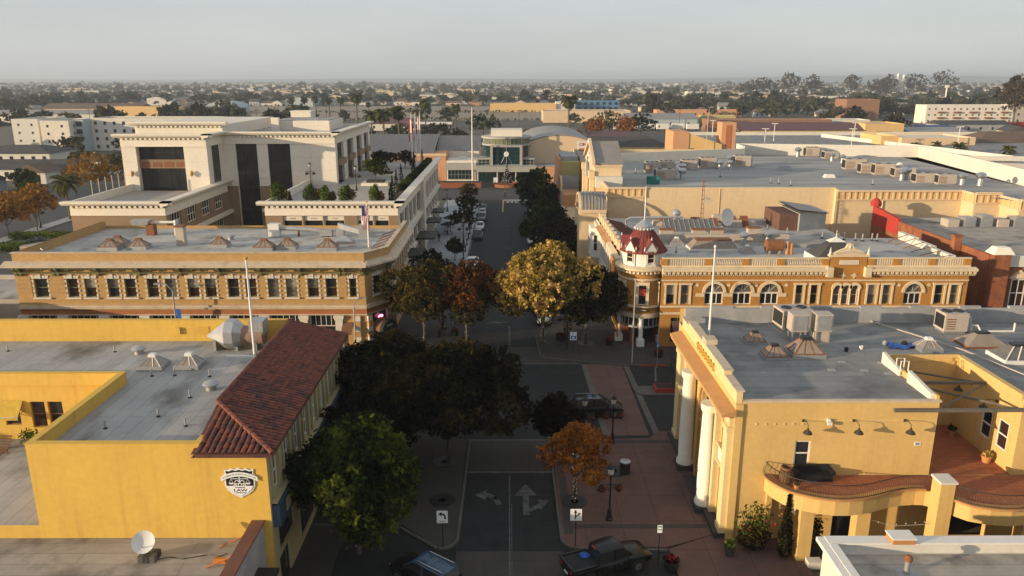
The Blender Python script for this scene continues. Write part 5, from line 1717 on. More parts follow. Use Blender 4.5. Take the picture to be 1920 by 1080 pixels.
put('hvac_b', mk_hvac(1.9, 1.6, 1.7), (36.2, 59.9, 10.0), 0, 'tan air conditioner with two fan guards at the corner of the bank roof')
for i, (x, lab) in enumerate(((22.7, 'pale square evaporative cooler on a steel frame on the bank roof'), (24.6, 'pale tall evaporative cooler with side duct on the bank roof'))):
 t = thing('evaporative_cooler', lab, 'cooler', (x, 57.5, 10))
 MB().box(x - .65, x + .65, 57, 58.1, 10.9, 12.3).build('casing', 'hvac', t)
 MB().box(x - .55, x + .55, 56.96, 57.0, 11.0, 12.2).build('pad', 'galv', t)
 for a in (-.55, .45):
  for b in (57.05, 57.95):
   MB().box(x + a, x + a + .1, b, b + .1, 10.0, 10.9).build('leg', 'galv', t)
 if i:
  MB().box(x - .5, x + .5, 57.2, 57.9, 10.0, 10.9).build('duct', 'hvac', t)
t = thing('blue_tarp', 'crumpled blue tarpaulin with loose bags on the bank roof', 'tarp', (30.3, 56, 10))
q = MB()
rg = random.Random(4)
for i in range(9):
 for j in range(4):
  pass
gx, gy = 10, 5
pts = [(29.2 + i * .25, 55.4 + j * .28 + .1 * sin(i), 10.02 + rg.random() * .28) for j in range(gy) for i in range(gx)]
q.add(pts, [(j * gx + i, j * gx + i + 1, (j + 1) * gx + i + 1, (j + 1) * gx + i) for j in range(gy - 1) for i in range(gx - 1)])
q.build('sheet', 'tarp', t)
MB().lathe((29.3, 56.6, 10.0), [(.16, 0), (.2, .12), (.12, .28), (.05, .32)], 8).build('bag', 'grey_parapet', t, True)
MB().lathe((30.6, 56.2, 10.15), [(.2, 0), (.25, .15), (.1, .3)], 8).build('bag', 'dark_metal', t, True)
for x, y in ((25.6, 55), (26.9, 55.4)):
 one('roof_bucket', MB().lathe((x, y, 10.0), [(.13, 0), (.16, .3), (.14, .3), (.12, .03)], 10), 'white_paint' if x > 26 else 'black', 'small white bucket on the bank roof' if x > 26 else 'small black bucket on the bank roof', 'bucket')
for i, (x, y, w_, d_) in enumerate(((17.6, 50.4, .5, .35), (22.7, 51, .5, .35), (25.0, 50.9, .5, .3), (24.1, 52.6, .5, .3), (26.4, 50.3, .5, .3), (26.9, 52.4, .4, .3))):
 one('roof_patch', MB().box(x, x + w_, y, y + d_, 10.0, 10.03), 'grey_parapet', 'small pale square patch on the bank roof sheet', 'patch', 'pale patches on the bank roof')
one('roof_pipe', MB().tube([(30.6, 62.0, 10.2), (34.4, 55.0, 10.15), (36.6, 47, 10.15)], .05, 6), 'hvac', 'long thin pale pipe running across the bank roof', 'pipe')
one('roof_pipe', MB().tube([(37.3, 59.5, 10.6), (38.2, 59.5, 10.6), (38.3, 59.2, 10.2), (41, 59.2, 10.2), (41, 59.2, 10.9)], .08, 6), 'white_paint', 'white bent pipe beside the corner air conditioner', 'pipe')

bl = thing('balcony', 'curved cream balcony with terracotta floor and wavy iron railing on the bank side', 'balcony', (24, 44, 0))
rim = [(16.8, 45.45), (16.95, 44.6), (17.6, 43.5), (18.4, 42.95), (19.3, 42.55), (20.2, 42.35), (21.1, 42.35), (22.0, 42.5), (23.0, 42.85), (24.0, 43.25), (24.9, 43.5), (25.8, 43.6), (26.4, 43.55)]
rim2 = [(27.5, 42.4), (28.2, 41.7), (29.2, 41.3), (30.4, 41.15), (31.6, 41.3), (32.8, 41.7), (34, 42.2), (36, 42.6), (40, 42.8)]
fl = rim + [(26.7, 43.3), (27.2, 42.6)] + rim2 + [(40, 45.45)]
MB().prism(fl, 3.75, 4.8).build('slab', 'bank_stucco', bl)

def offset(path, d):
 o_ = []
 for i, p in enumerate(path):
  a, b = path[max(0, i - 1)], path[min(len(path) - 1, i + 1)]
  dx, dy = b[0] - a[0], b[1] - a[1]
  l = sqrt(dx * dx + dy * dy)
  o_.append((p[0] + dy / l * d, p[1] - dx / l * d))
 return o_

def strip(path, d0, d1, z0, z1, mb):
 a, b = offset(path, d0), offset(path, d1)
 for i in range(len(path) - 1):
  mb.prism([a[i], a[i + 1], b[i + 1], b[i]], z0, z1)
 return mb

def smooth_path(path, n=4):
 P_ = []
 for i in range(len(path) - 1):
  p0, p1, p2, p3 = path[max(0, i - 1)], path[i], path[i + 1], path[min(len(path) - 1, i + 2)]
  for k in range(n):
   t = k / n
   P_.append(tuple(.5 * ((2 * p1[j]) + (-p0[j] + p2[j]) * t + (2 * p0[j] - 5 * p1[j] + 4 * p2[j] - p3[j]) * t * t + (-p0[j] + 3 * p1[j] - 3 * p2[j] + p3[j]) * t ** 3) for j in (0, 1)))
 P_.append(path[-1])
 return P_

r1, r2 = smooth_path(rim), smooth_path(rim2)
q = MB()
strip(r1, -.42, .14, 4.8, 4.93, q).build('rim', 'bank_ledge', bl)
strip(r2, -.42, .14, 4.8, 4.93, MB()).build('rim', 'bank_ledge', bl)
MB().prism([(p[0], p[1]) for p in fl], 4.8, 4.84).build('floor', 'terracotta', bl)
for path in (r1, r2):
 q = MB()
 pts = [Vector((x, y, 0)) for x, y in path]
 L_ = [0]
 for a, b in zip(pts, pts[1:]):
  L_.append(L_[-1] + (b - a).length)
 n = int(L_[-1] / .14)
 for i in range(n + 1):
  s = L_[-1] * i / n
  k = max(j for j in range(len(L_)) if L_[j] <= s + 1e-6)
  k = min(k, len(pts) - 2)
  u = (s - L_[k]) / (L_[k + 1] - L_[k])
  p = pts[k].lerp(pts[k + 1], u)
  dv = (pts[k + 1] - pts[k]).normalized()
  nn = Vector((dv.y, -dv.x, 0))
  q.tube([tuple(p + nn * o_ + Vector((0, 0, z))) for o_, z in ((-.05, 4.92), (.2, 5.15), (.16, 5.4), (-.02, 5.62), (0, 5.82))], .012, 4)
 q.build('balusters', 'iron', bl)
 MB().tube([(x, y, 5.84) for x, y in path], .035, 6).tube([(x, y, 4.97) for x, y in path], .02, 5).build('handrail', 'iron', bl)
MB().box(26.5, 27.4, 42.2, 43.2, 0, 6.0).build('pillar', 'bank_stucco', bl)
MB().box(26.42, 27.48, 42.12, 43.28, 6.0, 6.15).build('pillar_cap', 'white_wall', bl)
for x, y in ((18.4, 42.95), (22.0, 43.0), (31.8, 41.9), (34.5, 43)):
 MB().box(x, x + .85, y, y + .85, 0.0, 3.75).build('pillar', 'bank_stucco', bl)

def urn(x, y, z, label, r=.42, h=1.0, m_='wood'):
 t = thing('garden_urn', label, 'urn', (x, y, z))
 MB().lathe((x, y, z), [(r * .6, 0), (r * .95, h * .3), (r, h * .55), (r * .75, h * .85), (r * .8, h), (r * .65, h), (r * .6, h * .8)], 14).build('body', m_, t, True)
 q = MB()
 for i in range(14):
  a = 2 * pi * i / 14
  q.tube([(x + rr * cos(a), y + rr * sin(a), z + zz) for rr, zz in ((r * .63, .02), (r * .98, h * .3), (r * 1.03, h * .55), (r * .78, h * .85))], .012, 4)
 q.build('rib', 'iron', t)
 return t

urn(17.8, 44.5, 4.84, 'tall ribbed wicker urn at the end of the curved balcony', .45, 1.15)
potted(18.2, 43.6, 4.84, 'small clay basket pot beside the wicker urn on the balcony', r=.22, h=.4, n=30, spread=.15, tall=.12, leaf='leaf_olive')
urn(33.9, 43.4, 4.84, 'clay ribbed urn further along the balcony railing', .4, 1.0, 'pot_clay')
t = thing('outdoor_sofa', 'black cushioned outdoor sofa against the bank wall on the balcony', 'sofa', (20, 45, 4.84))
MB().box(18.6, 20.9, 44.6, 45.4, 4.84, 5.25).build('seat', 'black', t)
MB().box(18.6, 20.9, 45.15, 45.4, 5.25, 5.7).build('backrest', 'black', t)
MB().box(18.5, 18.75, 44.6, 45.4, 5.25, 5.5).build('armrest', 'black', t)
MB().box(20.8, 21.05, 44.6, 45.4, 5.25, 5.5).build('armrest', 'black', t)
potted(32.4, 47.2, Z0, 'clay pot with yellow flowers by the court wall', leaf='leaf_yellow', r=.35, h=.5, n=90, spread=.35, tall=.2)
potted(32.3, 51.3, Z0, 'small red clay pot at the back of the court', leaf='leaf_green', r=.3, h=.4, n=80, spread=.3, tall=.25)
potted(28.2, 52.4, Z0, 'dark plant pot beside the court door', pot='iron', leaf='leaf_dark', n=80, spread=.3, tall=.2)
t = thing('bougainvillea', 'climbing bougainvillea with red flowers at the bank corner', 'shrub', (16, 44.3, 0))
plant_mesh('foliage', t, 900, 1.1, .8, 1.0, .1, .14, 'leaf_dark', 5)
plant_mesh('upper_foliage', t, 420, 1.3, .7, 1.6, .3, .13, 'leaf_green', 15)
plant_mesh('flowers', t, 40, 1.4, .9, 1.5, .5, .1, 'flower_red', 6)
q = MB()
for i in range(5):
 a = rg.random() * 6.28
 q.tube([(16, 44.3, 0), (16 + .5 * cos(a), 44.3 + .3 * sin(a), 1.6), (16 + 1.0 * cos(a), 44.3 + .6 * sin(a), 3.0)], .04, 5, .015)
q.build('stem', 'bark', t)

def cypress(x, y, z, h, r, label, group=None, n=700, mt='leaf_dark', size=.12):
 t = thing('cypress_tree', label, 'tree', (x, y, z), group)
 rg_ = np.random.default_rng(int(abs(x * 13 + y * 7)))
 u = rg_.random(n)
 zz = u * h * .97 + .05 * h
 prof = np.minimum(1, (1 - u) * 1.6) * np.minimum(1, u * 8 + .35)
 a = rg_.random(n) * 2 * pi
 rr = r * prof * (.55 + .5 * rg_.random(n))
 leaf_object('crown', np.stack([rr * np.cos(a), rr * np.sin(a), zz], 1), size, mt, t, rg_)
 MB().tube([(x, y, z), (x, y, z + h * .8)], r * .22, 6, .02).build('trunk', 'bark', t)
 return t

cypress(17.7, 43.3, 0, 4.6, .42, 'slim dark cypress beside the bougainvillea at the bank corner', n=1500)
potted(14.3, 43.6, .12, 'grey tub with bright green plant on the paving by the bank', pot='concrete', r=.38, h=.6, n=150, spread=.4, tall=.3, leaf='leaf_bright')
potted(19.9, 43.9, 0, 'tall potted bamboo against the bank wall', pot='concrete', r=.35, h=.6, n=260, spread=.4, tall=1.2, leaf='leaf_olive')
potted(20.8, 43.4, 0, 'leafy shrub in a low tub near the balcony pillar', pot='iron', r=.4, h=.4, n=260, spread=.55, tall=.5, leaf='leaf_green')
t = thing('lantern_box', 'small white framed wall lantern beside the cypress', 'lantern', (19.1, 45.3, 2.2))
MB(KS).box(18.95, 19.25, .0, .25, 2.0, 2.6).build('case', 'white_paint', t)
MB(KS).box(19.0, 19.2, .25, .27, 2.08, 2.5).build('pane', 'glass', t)
one('white_bench', MB().box(18.9, 19.8, 42.2, 42.8, 0, .5), 'white_wall', 'low white block seat near the cypress', 'seat')
q = MB().tube([(22, 43.2, 3.3), (24.2, 43.0, 2.6), (26.6, 42.6, 3.0)], .012, 4)
for i in range(8):
 q.lathe((22.3 + i * .55, 43.15 - i * .06, 2.72 + .1 * abs(i - 3.5) - .05), [(.01, 0), (.04, .04), (.01, .1)], 6)
one('string_lights', q, 'lamp_glass', 'string of small bulbs hung under the curved balcony', 'string lights')

# ================================================================ white parapet roof at the bottom right
nr = thing('white_roof_building', 'low white building with broad pale parapet below the bank balcony', 'building', (28, 28, 0))
MB().box(17.0, 60, 6, 36.4, 0, 5.4).build('wall', 'white_wall', nr)
MB().quad((17.5, 6, 5.42), (59.5, 6, 5.42), (59.5, 35.9, 5.42), (17.5, 35.9, 5.42)).build('flat_roof', 'roof_tan', nr)
parapet(MB(), 17.0, 60, 6, 36.4, 5.4, 5.95, .35, 'NW').build('parapet', 'white_wall', nr)
MB().box(16.65, 17.05, 6, 36.65, 5.78, 6.02).box(17.06, 17.5, 6, 35.9, 5.955, 6.06).box(17.06, 60, 35.95, 36.65, 5.955, 6.06).build('coping', 'white_paint', nr)
t = thing('chimney_cap', 'square white capped block on the pale parapet', 'chimney', (21, 36.2, 5.9))
MB().box(20.4, 21.6, 35.8, 36.6, 6.06, 6.35).build('block', 'pot_clay', t)
MB().box(20.35, 21.65, 35.75, 36.65, 6.35, 6.42).build('cap', 'white_paint', t)
t = thing('flue_pipe', 'galvanised flue pipe on the roof below the bank balcony', 'pipe', (20.4, 34.2, 5.42))
MB().cyl(20.4, 34.2, 5.42, 6.3, .14, .14, 12).build('stack', 'galv', t, True)
MB().lathe((20.4, 34.2, 6.2), [(.2, 0), (.22, .18), (.1, .32)], 12).build('cap', 'rust', t, True)
MB().box(19.9, 20.9, 33.8, 34.6, 5.42, 5.46).build('flashing', 'grey_parapet', t)

# ================================================================ orange brick building with corner turret
ob = thing('turret_building', 'ornate orange brick corner building with red domed turret and arched windows', 'building', (33, 98, 0))
OX0, OX1, OYs, OYn, ORZ = 17.2, 52.0, 84.0, 115.0, 9.6
OS = fr(0, OYs, 0, 'S')
rectw = [(17.8, 18.8), (19.45, 20.45), (32.5, 33.4), (34.2, 35.1), (40.7, 41.7), (42.4, 43.4), (48.3, 49.4), (50.1, 51.1)]
archw = [(22.2, 24.3), (25.4, 27.5), (28.5, 30.6), (44.9, 46.9)]
trip = [(36.85, 37.6), (37.85, 38.6), (38.85, 39.6)]
hol = [(a, b, 5.2, 7.5) for a, b in rectw] + [(a, b, 5.15, 7.62) for a, b in archw] + [(a, b, 5.15, 7.45) for a, b in trip]
gl = [(18.5, 21, .6, 3.6), (22.5, 30.5, .6, 3.6), (32, 36, .6, 3.6), (37, 39.6, .2, 3.6), (41, 47, .6, 3.6), (48, 51, .6, 3.6)]
q = MB(OS).wall(OX0, OX1, 0, 9.6, hol + gl, .3)
for a, b in archw:
 q.archfill(a, b, 6.57, 7.62, .3)
for a, b in trip:
 q.archfill(a, b, 7.08, 7.45, .3)
rest_ = MB().quad((OX1, OYs, 0), (OX1, 100, 0), (OX1, 100, 9.6), (OX1, OYs, 9.6)).quad((13.2, OYn, 0), (44.6, OYn, 0), (44.6, OYn, 9.6), (13.2, OYn, 9.6)).quad((44.6, 100, 0), (OX1, 100, 0), (OX1, 100, 9.6), (44.6, 100, 9.6)).quad((44.6, 100, 0), (44.6, OYn, 0), (44.6, OYn, 9.6), (44.6, 100, 9.6))
OW = fr(13.2, 0, 0, 'W')
ww = [(90.2, 91.2, 5.2, 7.5), (92.0, 93.0, 5.2, 7.5), (94.4, 96.4, 5.1, 7.6), (90, 96.5, .4, 3.6)]
wq = MB(OW).wall(88.6, 98.0, 0, 9.6, ww, .3)
merge(q, rest_).build('wall', 'orange_brick', ob)
wq.build('street_wall', 'orange_brick', ob)
for i, (a, b) in enumerate(rectw):
 o = window(ob, OS, a, b, 5.2, 7.5, -.22, 'stucco_street', 'glass_curtain' if i % 3 else 'glass', 1, 2, .08, gm2=('blind', None, 'glass', None)[i % 4])
 MB(OS).box(a - .2, a, .003, .1, 5.2, 7.5).box(b, b + .2, .003, .1, 5.2, 7.5).box(a - .28, b + .28, .003, .16, 7.5, 7.72).build('surround', 'cream_trim', o)
for a, b in archw:
 o = window(ob, OS, a, b, 5.15, 6.5, -.22, 'white_paint', 'glass', 3, 1, .1)
 c = (a + b) / 2
 f_ = MB(OS)
 f_.ext([(c + 1.02 * cos(pi * i / 12), 6.57 + 1.02 * sin(pi * i / 12)) for i in range(13)], -.25, -.2)
 f_.build('fanlight', 'glass_curtain', ob)
 fb_ = MB(OS)
 for t_ in (45, 90, 135):
  fb_.box(c - .02, c + .02, -.2, -.17, 6.6, 7.5) if t_ == 90 else fb_.ext([(c, 6.6), (c + .95 * cos(radians(t_)), 6.6 + .95 * sin(radians(t_))), (c + .95 * cos(radians(t_ + 3)), 6.6 + .95 * sin(radians(t_ + 3)))], -.2, -.17)
 fb_.box(a, b, -.28, -.1, 6.48, 6.6)
 fb_.build('glazing_bar', 'white_paint', o)
 MB(OS).archband(a, b, 6.57, 1.05, .32, .003, .14, 14).build('surround', 'cream_trim', o)
for c in (21.3, 24.85, 28.0, 31.4, 44.2, 47.6):
 MB(OS).add([(c + .2 * cos(2 * pi * i / 12), .05, 7.45 + .2 * sin(2 * pi * i / 12)) for i in range(12)] + [(c + .2 * cos(2 * pi * i / 12), .004, 7.45 + .2 * sin(2 * pi * i / 12)) for i in range(12)], [tuple(range(12))] + [(i, (i + 1) % 12, 12 + (i + 1) % 12, 12 + i) for i in range(12)]).build('roundel', 'cream_trim', ob)
MB(OS).box(21.2, 22.15, .003, .07, 6.1, 6.5).box(24.35, 25.35, .003, .07, 6.1, 6.5).box(27.55, 28.45, .003, .07, 6.1, 6.5).box(30.65, 31.5, .003, .07, 6.1, 6.5).build('impost_band', 'cream_trim', ob)
for a, b in trip:
 o = window(ob, OS, a, b, 5.15, 7.4, -.22, 'white_paint', 'glass_curtain', 1, 2, .06)
 MB(OS).archband(a, b, 7.08, .37, .3, .003, .16, 10).build('surround', 'cream_trim', o)
for c in (36.7, 37.72, 38.72, 39.75):
 MB().lathe((c, OYs - .02, 5.15), [(.13, 0), (.1, .1), (.09, 1.6), (.14, 1.75), (.14, 1.9)], 8).build('colonnette', 'cream_trim', ob)
for h in gl:
 window(ob, OS, *h, -.2, 'wood', 'glass', 3, 2, .09, name='shop_window')
for c, ch in ((37.7, 0), (38.95, 1)):
 MB(OS).ext([(c, 8.95), (c + .14, 8.68), (c + .4, 8.55), (c + .14, 8.42), (c, 8.15), (c - .14, 8.42), (c - .4, 8.55), (c - .14, 8.68)], .003, .07).build('star_boss', 'cream_trim', ob)
MB(OS).box(OX0, OX1 + .1, .003, .2, 4.85, 5.05).box(OX0, OX1 + .05, .003, .1, 4.0, 4.25).box(OX0, OX1, .003, .12, 7.95, 8.1).build('belt_course', 'cream_trim', ob)

def cornice2(F, a, b, name='cornice'):
 q = MB(F)
 q.extu([(.003, 8.75), (.25, 8.8), (.25, 8.95), (.6, 9.15), (.6, 9.4), (.003, 9.55)], a, b)
 n = int((b - a) / .5)
 for i in range(n):
  u = a + (i + .5) * (b - a) / n
  q.box(u - .14, u + .14, .25, .5, 8.82, 9.08)
 n2_ = int((b - a) / .22)
 for i in range(n2_):
  u = a + (i + .5) * (b - a) / n2_
  q.box(u - .06, u + .06, .003, .2, 8.58, 8.72)
 return q.build(name, 'cream_trim', ob)

cornice2(OS, OX0, 36.2)
cornice2(OS, 40.2, OX1 + .6)
cornice2(OW, 88.8, 98.2)
MB(OS).box(OX0, 36.0, -.3, .05, 9.56, 9.75).box(40.3, OX1, -.3, .05, 9.56, 9.75).box(OX0, 36.0, -.3, .08, 10.5, 10.62).box(40.3, OX1, -.3, .08, 10.5, 10.62).build('balustrade_rail', 'cream_trim', ob)
posts = [17.4, 22.4, 26.6, 30.6, 35.6, 40.7, 43.6, 47.6, 51.6]
for u in posts:
 MB(OS).box(u - .38, u + .38, -.3, .06, 9.76, 10.49).build('balustrade_pier', 'orange_brick', ob)
for s_, (a, b) in enumerate(list(zip(posts[:5], posts[1:5])) + list(zip(posts[5:], posts[6:]))):
 a, b = a + .4, b - .4
 n = int((b - a) / .26)
 q = MB(OS)
 for i in range(n):
  u = a + (i + .5) * (b - a) / n
  if s_ % 2 == 0 or s_ == 5:
   q.box(u - .07, u + .07, -.2, -.06, 9.76, 10.49)
  else:
   q.ext([(u - .13, 9.78), (u - .05, 9.78), (u + .13, 10.47), (u + .05, 10.47)], -.17, -.12)
   q.ext([(u + .13, 9.78), (u + .05, 9.78), (u - .13, 10.47), (u - .05, 10.47)], -.12, -.07)
 q.build('balusters', 'cream_trim', ob)
q = MB(OS).box(36.1, 40.2, -.4, .06, 8.75, 10.75)
q.build('pediment_wall', 'orange_brick', ob)
MB(OS).box(35.9, 40.4, -.45, .2, 10.75, 10.95).build('pediment_sill', 'cream_trim', ob)
pt = [(36.1, 10.95)] + [(36.1 + 4.1 * i / 16, 11.0 + .9 * exp_ + (.35 if 7 <= i <= 9 else 0)) for i, exp_ in ((i, max(0.0, 1 - abs(i - 8) / 8.0) ** .8) for i in range(17))] + [(40.2, 10.95)]
MB(OS).ext(pt, -.25, .05).build('pediment', 'cream_trim', ob)
sc3 = MB(OS)
for i in range(9):
 u = 36.7 + i * .37
 hgt = .2 + .5 * (1 - abs(i - 4) / 4)
 sc3.tube([(u + .13 * cos(k * .8), .1, 11.0 + hgt * .5 + .13 * sin(k * .8)) for k in range(8)], .035, 4)
sc3.lathe((38.15, -.08, 11.55), [(.1, 0), (.24, .2), (.2, .45), (.05, .6)], 8)
sc3.build('pediment_carving', 'white_stone', ob)
MB(OS).box(37.1, 39.3, .061, .1, 9.85, 10.35).build('name_plaque', 'white_stone', ob)
pl = MB(OS)
for i in range(11):
 u = 37.25 + i * .18
 pl.box(u, u + .1, .1, .112, 10.0, 10.2)
pl.build('plaque_letters', 'cream_trim', ob)
for u in (36.0, 40.3):
 MB(OS).box(u - .35, u + .35, .003, .62, 8.5, 9.6).build('console', 'cream_trim', ob)
 MB().lathe((u, OYs - .0, 10.95), [(.16, 0), (.18, .1), (.1, .5), (.02, .9)], 8).build('finial', 'white_stone', ob)
pr = MB()
pr.taper(34.9, 40.2, 84.6, 88.4, 10.4, 12.0, 1.9, 1.4)
pr.build('hip_roof', 'dark_roof', ob)
MB().box(34.8, 40.2, 84.55, 88.5, 9.6, 10.42).build('hip_base', 'white_paint', ob)
MB().taper(36.6, 38.5, 85.9, 87.1, 12.0, 12.5, .9, .55).cyl(37.55, 86.5, 12.4, 13.3, .06, .03, 6).build('roof_crown', 'white_paint', ob)
MB().poly([(13.6, 90.5, ORZ), (OX0, 84.4, ORZ), (OX1, 84.4, ORZ), (OX1, 100, ORZ), (44.6, 100, ORZ), (44.6, OYn, ORZ), (13.6, OYn, ORZ)]).build('flat_roof', 'roof_brick', ob)
MB().box(18.5, 36, 97.0, 97.35, ORZ, 10.7).build('party_wall', 'hvac', ob)
st = MB()
for i in range(7):
 st.box(OX1 - .6, OX1, 85 + i * 2.1, 85 + (i + 1) * 2.1, ORZ, 9.95 + .12 * (i % 2) + i * .1)
st.build('stepped_parapet', 'white_wall', ob)
wg = [(99 + i * 2.0, 100.2 + i * 2.0, 5.0, 8.2) for i in range(5)]
MB(OW).wall(98.0, OYn, 0, 9.6, wg + [(99, 114, .4, 3.5)], .25).build('white_wing', 'white_wall', ob)
for h in wg:
 window(ob, OW, *h, -.12, 'white_paint', 'glass', 1, 2, .1)
window(ob, OW, 99, 114, .4, 3.5, -.15, 'wood', 'glass', 6, 1, .1, name='shop_window')
bw = MB().prism([(13.2, 110.2), (12.0, 110.8), (12.0, 114.2), (13.2, 114.8)], 4.6, 8.9)
bw.build('bay_window', 'white_paint', ob)
for (x, y, ux, uy, l) in ((12.0, 110.8, 0, 1, 3.4), (13.2, 110.2, -1.2, .6, 1.34)):
 F = ((x, y, 0), (ux / sqrt(ux * ux + uy * uy), uy / sqrt(ux * ux + uy * uy)), (-1, 0) if ux == 0 else (-.45, -.89))
 n = 3 if ux == 0 else 1
 for i in range(n):
  a = .3 + i * (l - .3) / n
  window(ob, F, a, a + (l - .6) / n - .1, 5.6, 8.0, .06, 'white_paint', 'glass', 1, 2, .07)
MB(OW).box(98, OYn, .003, .4, 8.9, 9.3).build('wing_cornice', 'cream_trim', ob)
MB(OW).extu([(.41, 9.3), (.7, 9.2), (.7, 9.3), (-.6, 9.75), (-.6, 9.62)], 98, 110).build('wing_eave', 'bank_ledge', ob)
pc_ = MB()
for i in range(9):
 y = 90.6 + i * 2.7
 pc_.box(13.5, 13.8, y, y + 2.5, ORZ, 10.5)
 pc_.box(13.3, 14.0, y - .2, y + .02, ORZ, 10.8)
pc_.build('street_parapet', 'cream_trim', ob)
tx, ty, tr = 15.5, 86.8, 2.7
MB().lathe((tx, ty, 0), [(tr, 4.0), (tr, 8.6)], 28, radians(135), radians(325), False).build('turret_wall', 'orange_brick', ob, True)
MB().lathe((tx, ty, 0), [(tr + .05, 3.5), (tr + .12, 3.5), (tr + .12, 4.0), (tr, 4.0)], 28, radians(120), radians(340)).build('turret_band', 'buff_stone', ob, True)
for zz, pr_ in ((4.85, .22), (8.0, .1)):
 MB().lathe((tx, ty, zz), [(tr, -.12), (tr + pr_, -.08), (tr + pr_, .1), (tr, .12)], 28, radians(120), radians(340)).build('turret_belt', 'cream_trim', ob, True)
MB().lathe((tx, ty, 0), [(tr, 8.55), (tr + .2, 8.7), (tr + .2, 8.9), (tr + .5, 9.1), (tr + .5, 9.3), (tr - .1, 9.5), (tr - .2, 9.5)], 32).build('turret_cornice', 'cream_trim', ob, True)
dq = MB()
for i in range(40):
 a = 2 * pi * i / 40
 dq.lathe((tx + (tr + .3) * cos(a), ty + (tr + .3) * sin(a), 8.75), [(.11, 0), (.11, .22)], 4)
dq.build('turret_dentil', 'cream_trim', ob)
for a in (205, 262, 318):
 ar_ = radians(a)
 n_ = (cos(ar_), sin(ar_))
 F = ((tx + n_[0] * tr, ty + n_[1] * tr, 0), (-n_[1], n_[0]), n_)
 o = window(ob, F, -.5, .5, 5.1, 7.5, .06, 'cream_trim', 'glass', 1, 2, .1)
 MB(F).box(-.78, .78, -.05, .14, 7.5, 7.75).box(-.75, -.51, -.05, .1, 5.05, 7.5).box(.51, .75, -.05, .1, 5.05, 7.5).build('surround', 'cream_trim', o)
 if a == 262:
  MB(F).box(-.42, .42, .08, .1, 6.2, 7.0).build('banner', 'flag_red', o)
  lettering('SC', .5, frame_mat(Vector((F[0][0] + n_[0] * .105, F[0][1] + n_[1] * .105, 6.6)), Vector((F[1][0], F[1][1], 0)), Vector((0, 0, 1)), Vector((n_[0], n_[1], 0))), 'gold', o, .004)
MB().lathe((tx, ty, 0), [(2.45, 9.5), (2.45, 11.0), (2.3, 11.05)], 26).build('turret_drum', 'white_paint', ob, True)
prof = [(2.75, 10.95), (2.3, 11.5), (1.85, 12.1), (1.4, 12.8), (1.0, 13.3), (.9, 13.4)]
MB().lathe((tx, ty, 0), prof, 28).build('dome_roof', 'dome_red', ob)
sm = MB()
for i in range(28):
 a = 2 * pi * i / 28
 sm.tube([(tx + r_ * cos(a), ty + r_ * sin(a), z_ + .02) for r_, z_ in prof], .035, 4)
sm.build('dome_seam', 'dome_red', ob)
MB().lathe((tx, ty, 0), [(1.05, 13.35), (1.1, 13.55), (.95, 13.7), (.98, 13.8), (.7, 14.1), (.3, 14.35), (.1, 14.6), (.06, 18.3)], 20).build('dome_finial', 'galv', ob, True)
zz_ = MB()
for i in range(18):
 a = 2 * pi * i / 18
 zz_.lathe((tx + 1.12 * cos(a), ty + 1.12 * sin(a), 13.4), [(.02, 0), (.1, .12), (.02, .26)], 4)
zz_.build('finial_ornament', 'white_paint', ob)
for a in (165, 225, 280):
 ar_ = radians(a)
 n_ = (cos(ar_), sin(ar_))
 F = ((tx + n_[0] * 2.2, ty + n_[1] * 2.2, 0), (-n_[1], n_[0]), n_)
 d_ = MB(F)
 d_.box(-.62, .62, -.9, .32, 9.5, 11.3)
 d_.ext([(-.75, 11.3), (.75, 11.3), (0, 12.45)], -1.2, .38)
 dm = d_.build('dormer', 'white_paint', ob)
 MB(F).ext([(-.34, 10.0), (.34, 10.0), (.34, 10.8), (.24, 11.05), (0, 11.15), (-.24, 11.05), (-.34, 10.8)], .3, .34).build('pane', 'glass', dm)
 MB(F).box(-.34, .34, .34, .37, 10.45, 10.52).box(-.45, -.36, .3, .42, 9.8, 11.2).box(.36, .45, .3, .42, 9.8, 11.2).build('casing', 'cream_trim', dm)
 MB(F).ext([(-.8, 11.28), (-.7, 11.28), (.04, 12.45), (-.04, 12.62)], -1.0, .42).ext([(.8, 11.28), (.7, 11.28), (-.04, 12.45), (.04, 12.62)], -1.0, .42).build('dormer_roof', 'dome_red', dm)
 for s in (-1, 1):
  MB(F).lathe((s * .72, .25, 11.25), [(.08, 0), (.1, .2), (.02, .55)], 6).build('pinnacle', 'white_paint', dm)
 MB(F).lathe((0, .35, 12.45), [(.05, 0), (.09, .15), (.02, .45)], 6).build('pinnacle', 'white_paint', dm)
for a in (190, 262, 325):
 ar_ = radians(a)
 cx_, cy_ = tx + (tr - .1) * cos(ar_), ty + (tr - .1) * sin(ar_)
 MB().box(cx_ - .42, cx_ + .42, cy_ - .42, cy_ + .42, .12, .95).build('column_base', 'white_paint', ob)
 MB().lathe((cx_, cy_, 0), [(.34, .95), (.26, 1.1), (.25, 2.4), (.22, 3.2), (.34, 3.35), (.34, 3.5)], 14).build('column', 'white_paint', ob, True)
MB().lathe((tx, ty, 0), [(2.15, 2.35), (2.15, 3.5)], 24, radians(120), radians(340)).build('transom_glass', 'glass', ob)
MB().lathe((tx, ty, 0), [(2.1, 2.15), (2.35, 2.15), (2.35, 2.35), (2.1, 2.35)], 24, radians(120), radians(340)).build('transom_band', 'galv', ob)
for i in range(9):
 a = radians(190 + i * 16)
 MB().box(tx + 2.2 * cos(a) - .03, tx + 2.2 * cos(a) + .03, ty + 2.2 * sin(a) - .03, ty + 2.2 * sin(a) + .03, 2.35, 3.5).build('mullion', 'white_paint', ob)
MB().box(13.3, 18, 87.4, 87.7, .12, 4).box(14.2, 14.4, 85.2, 87.4, .12, 2.2).build('porch_wall', 'red_brick', ob)
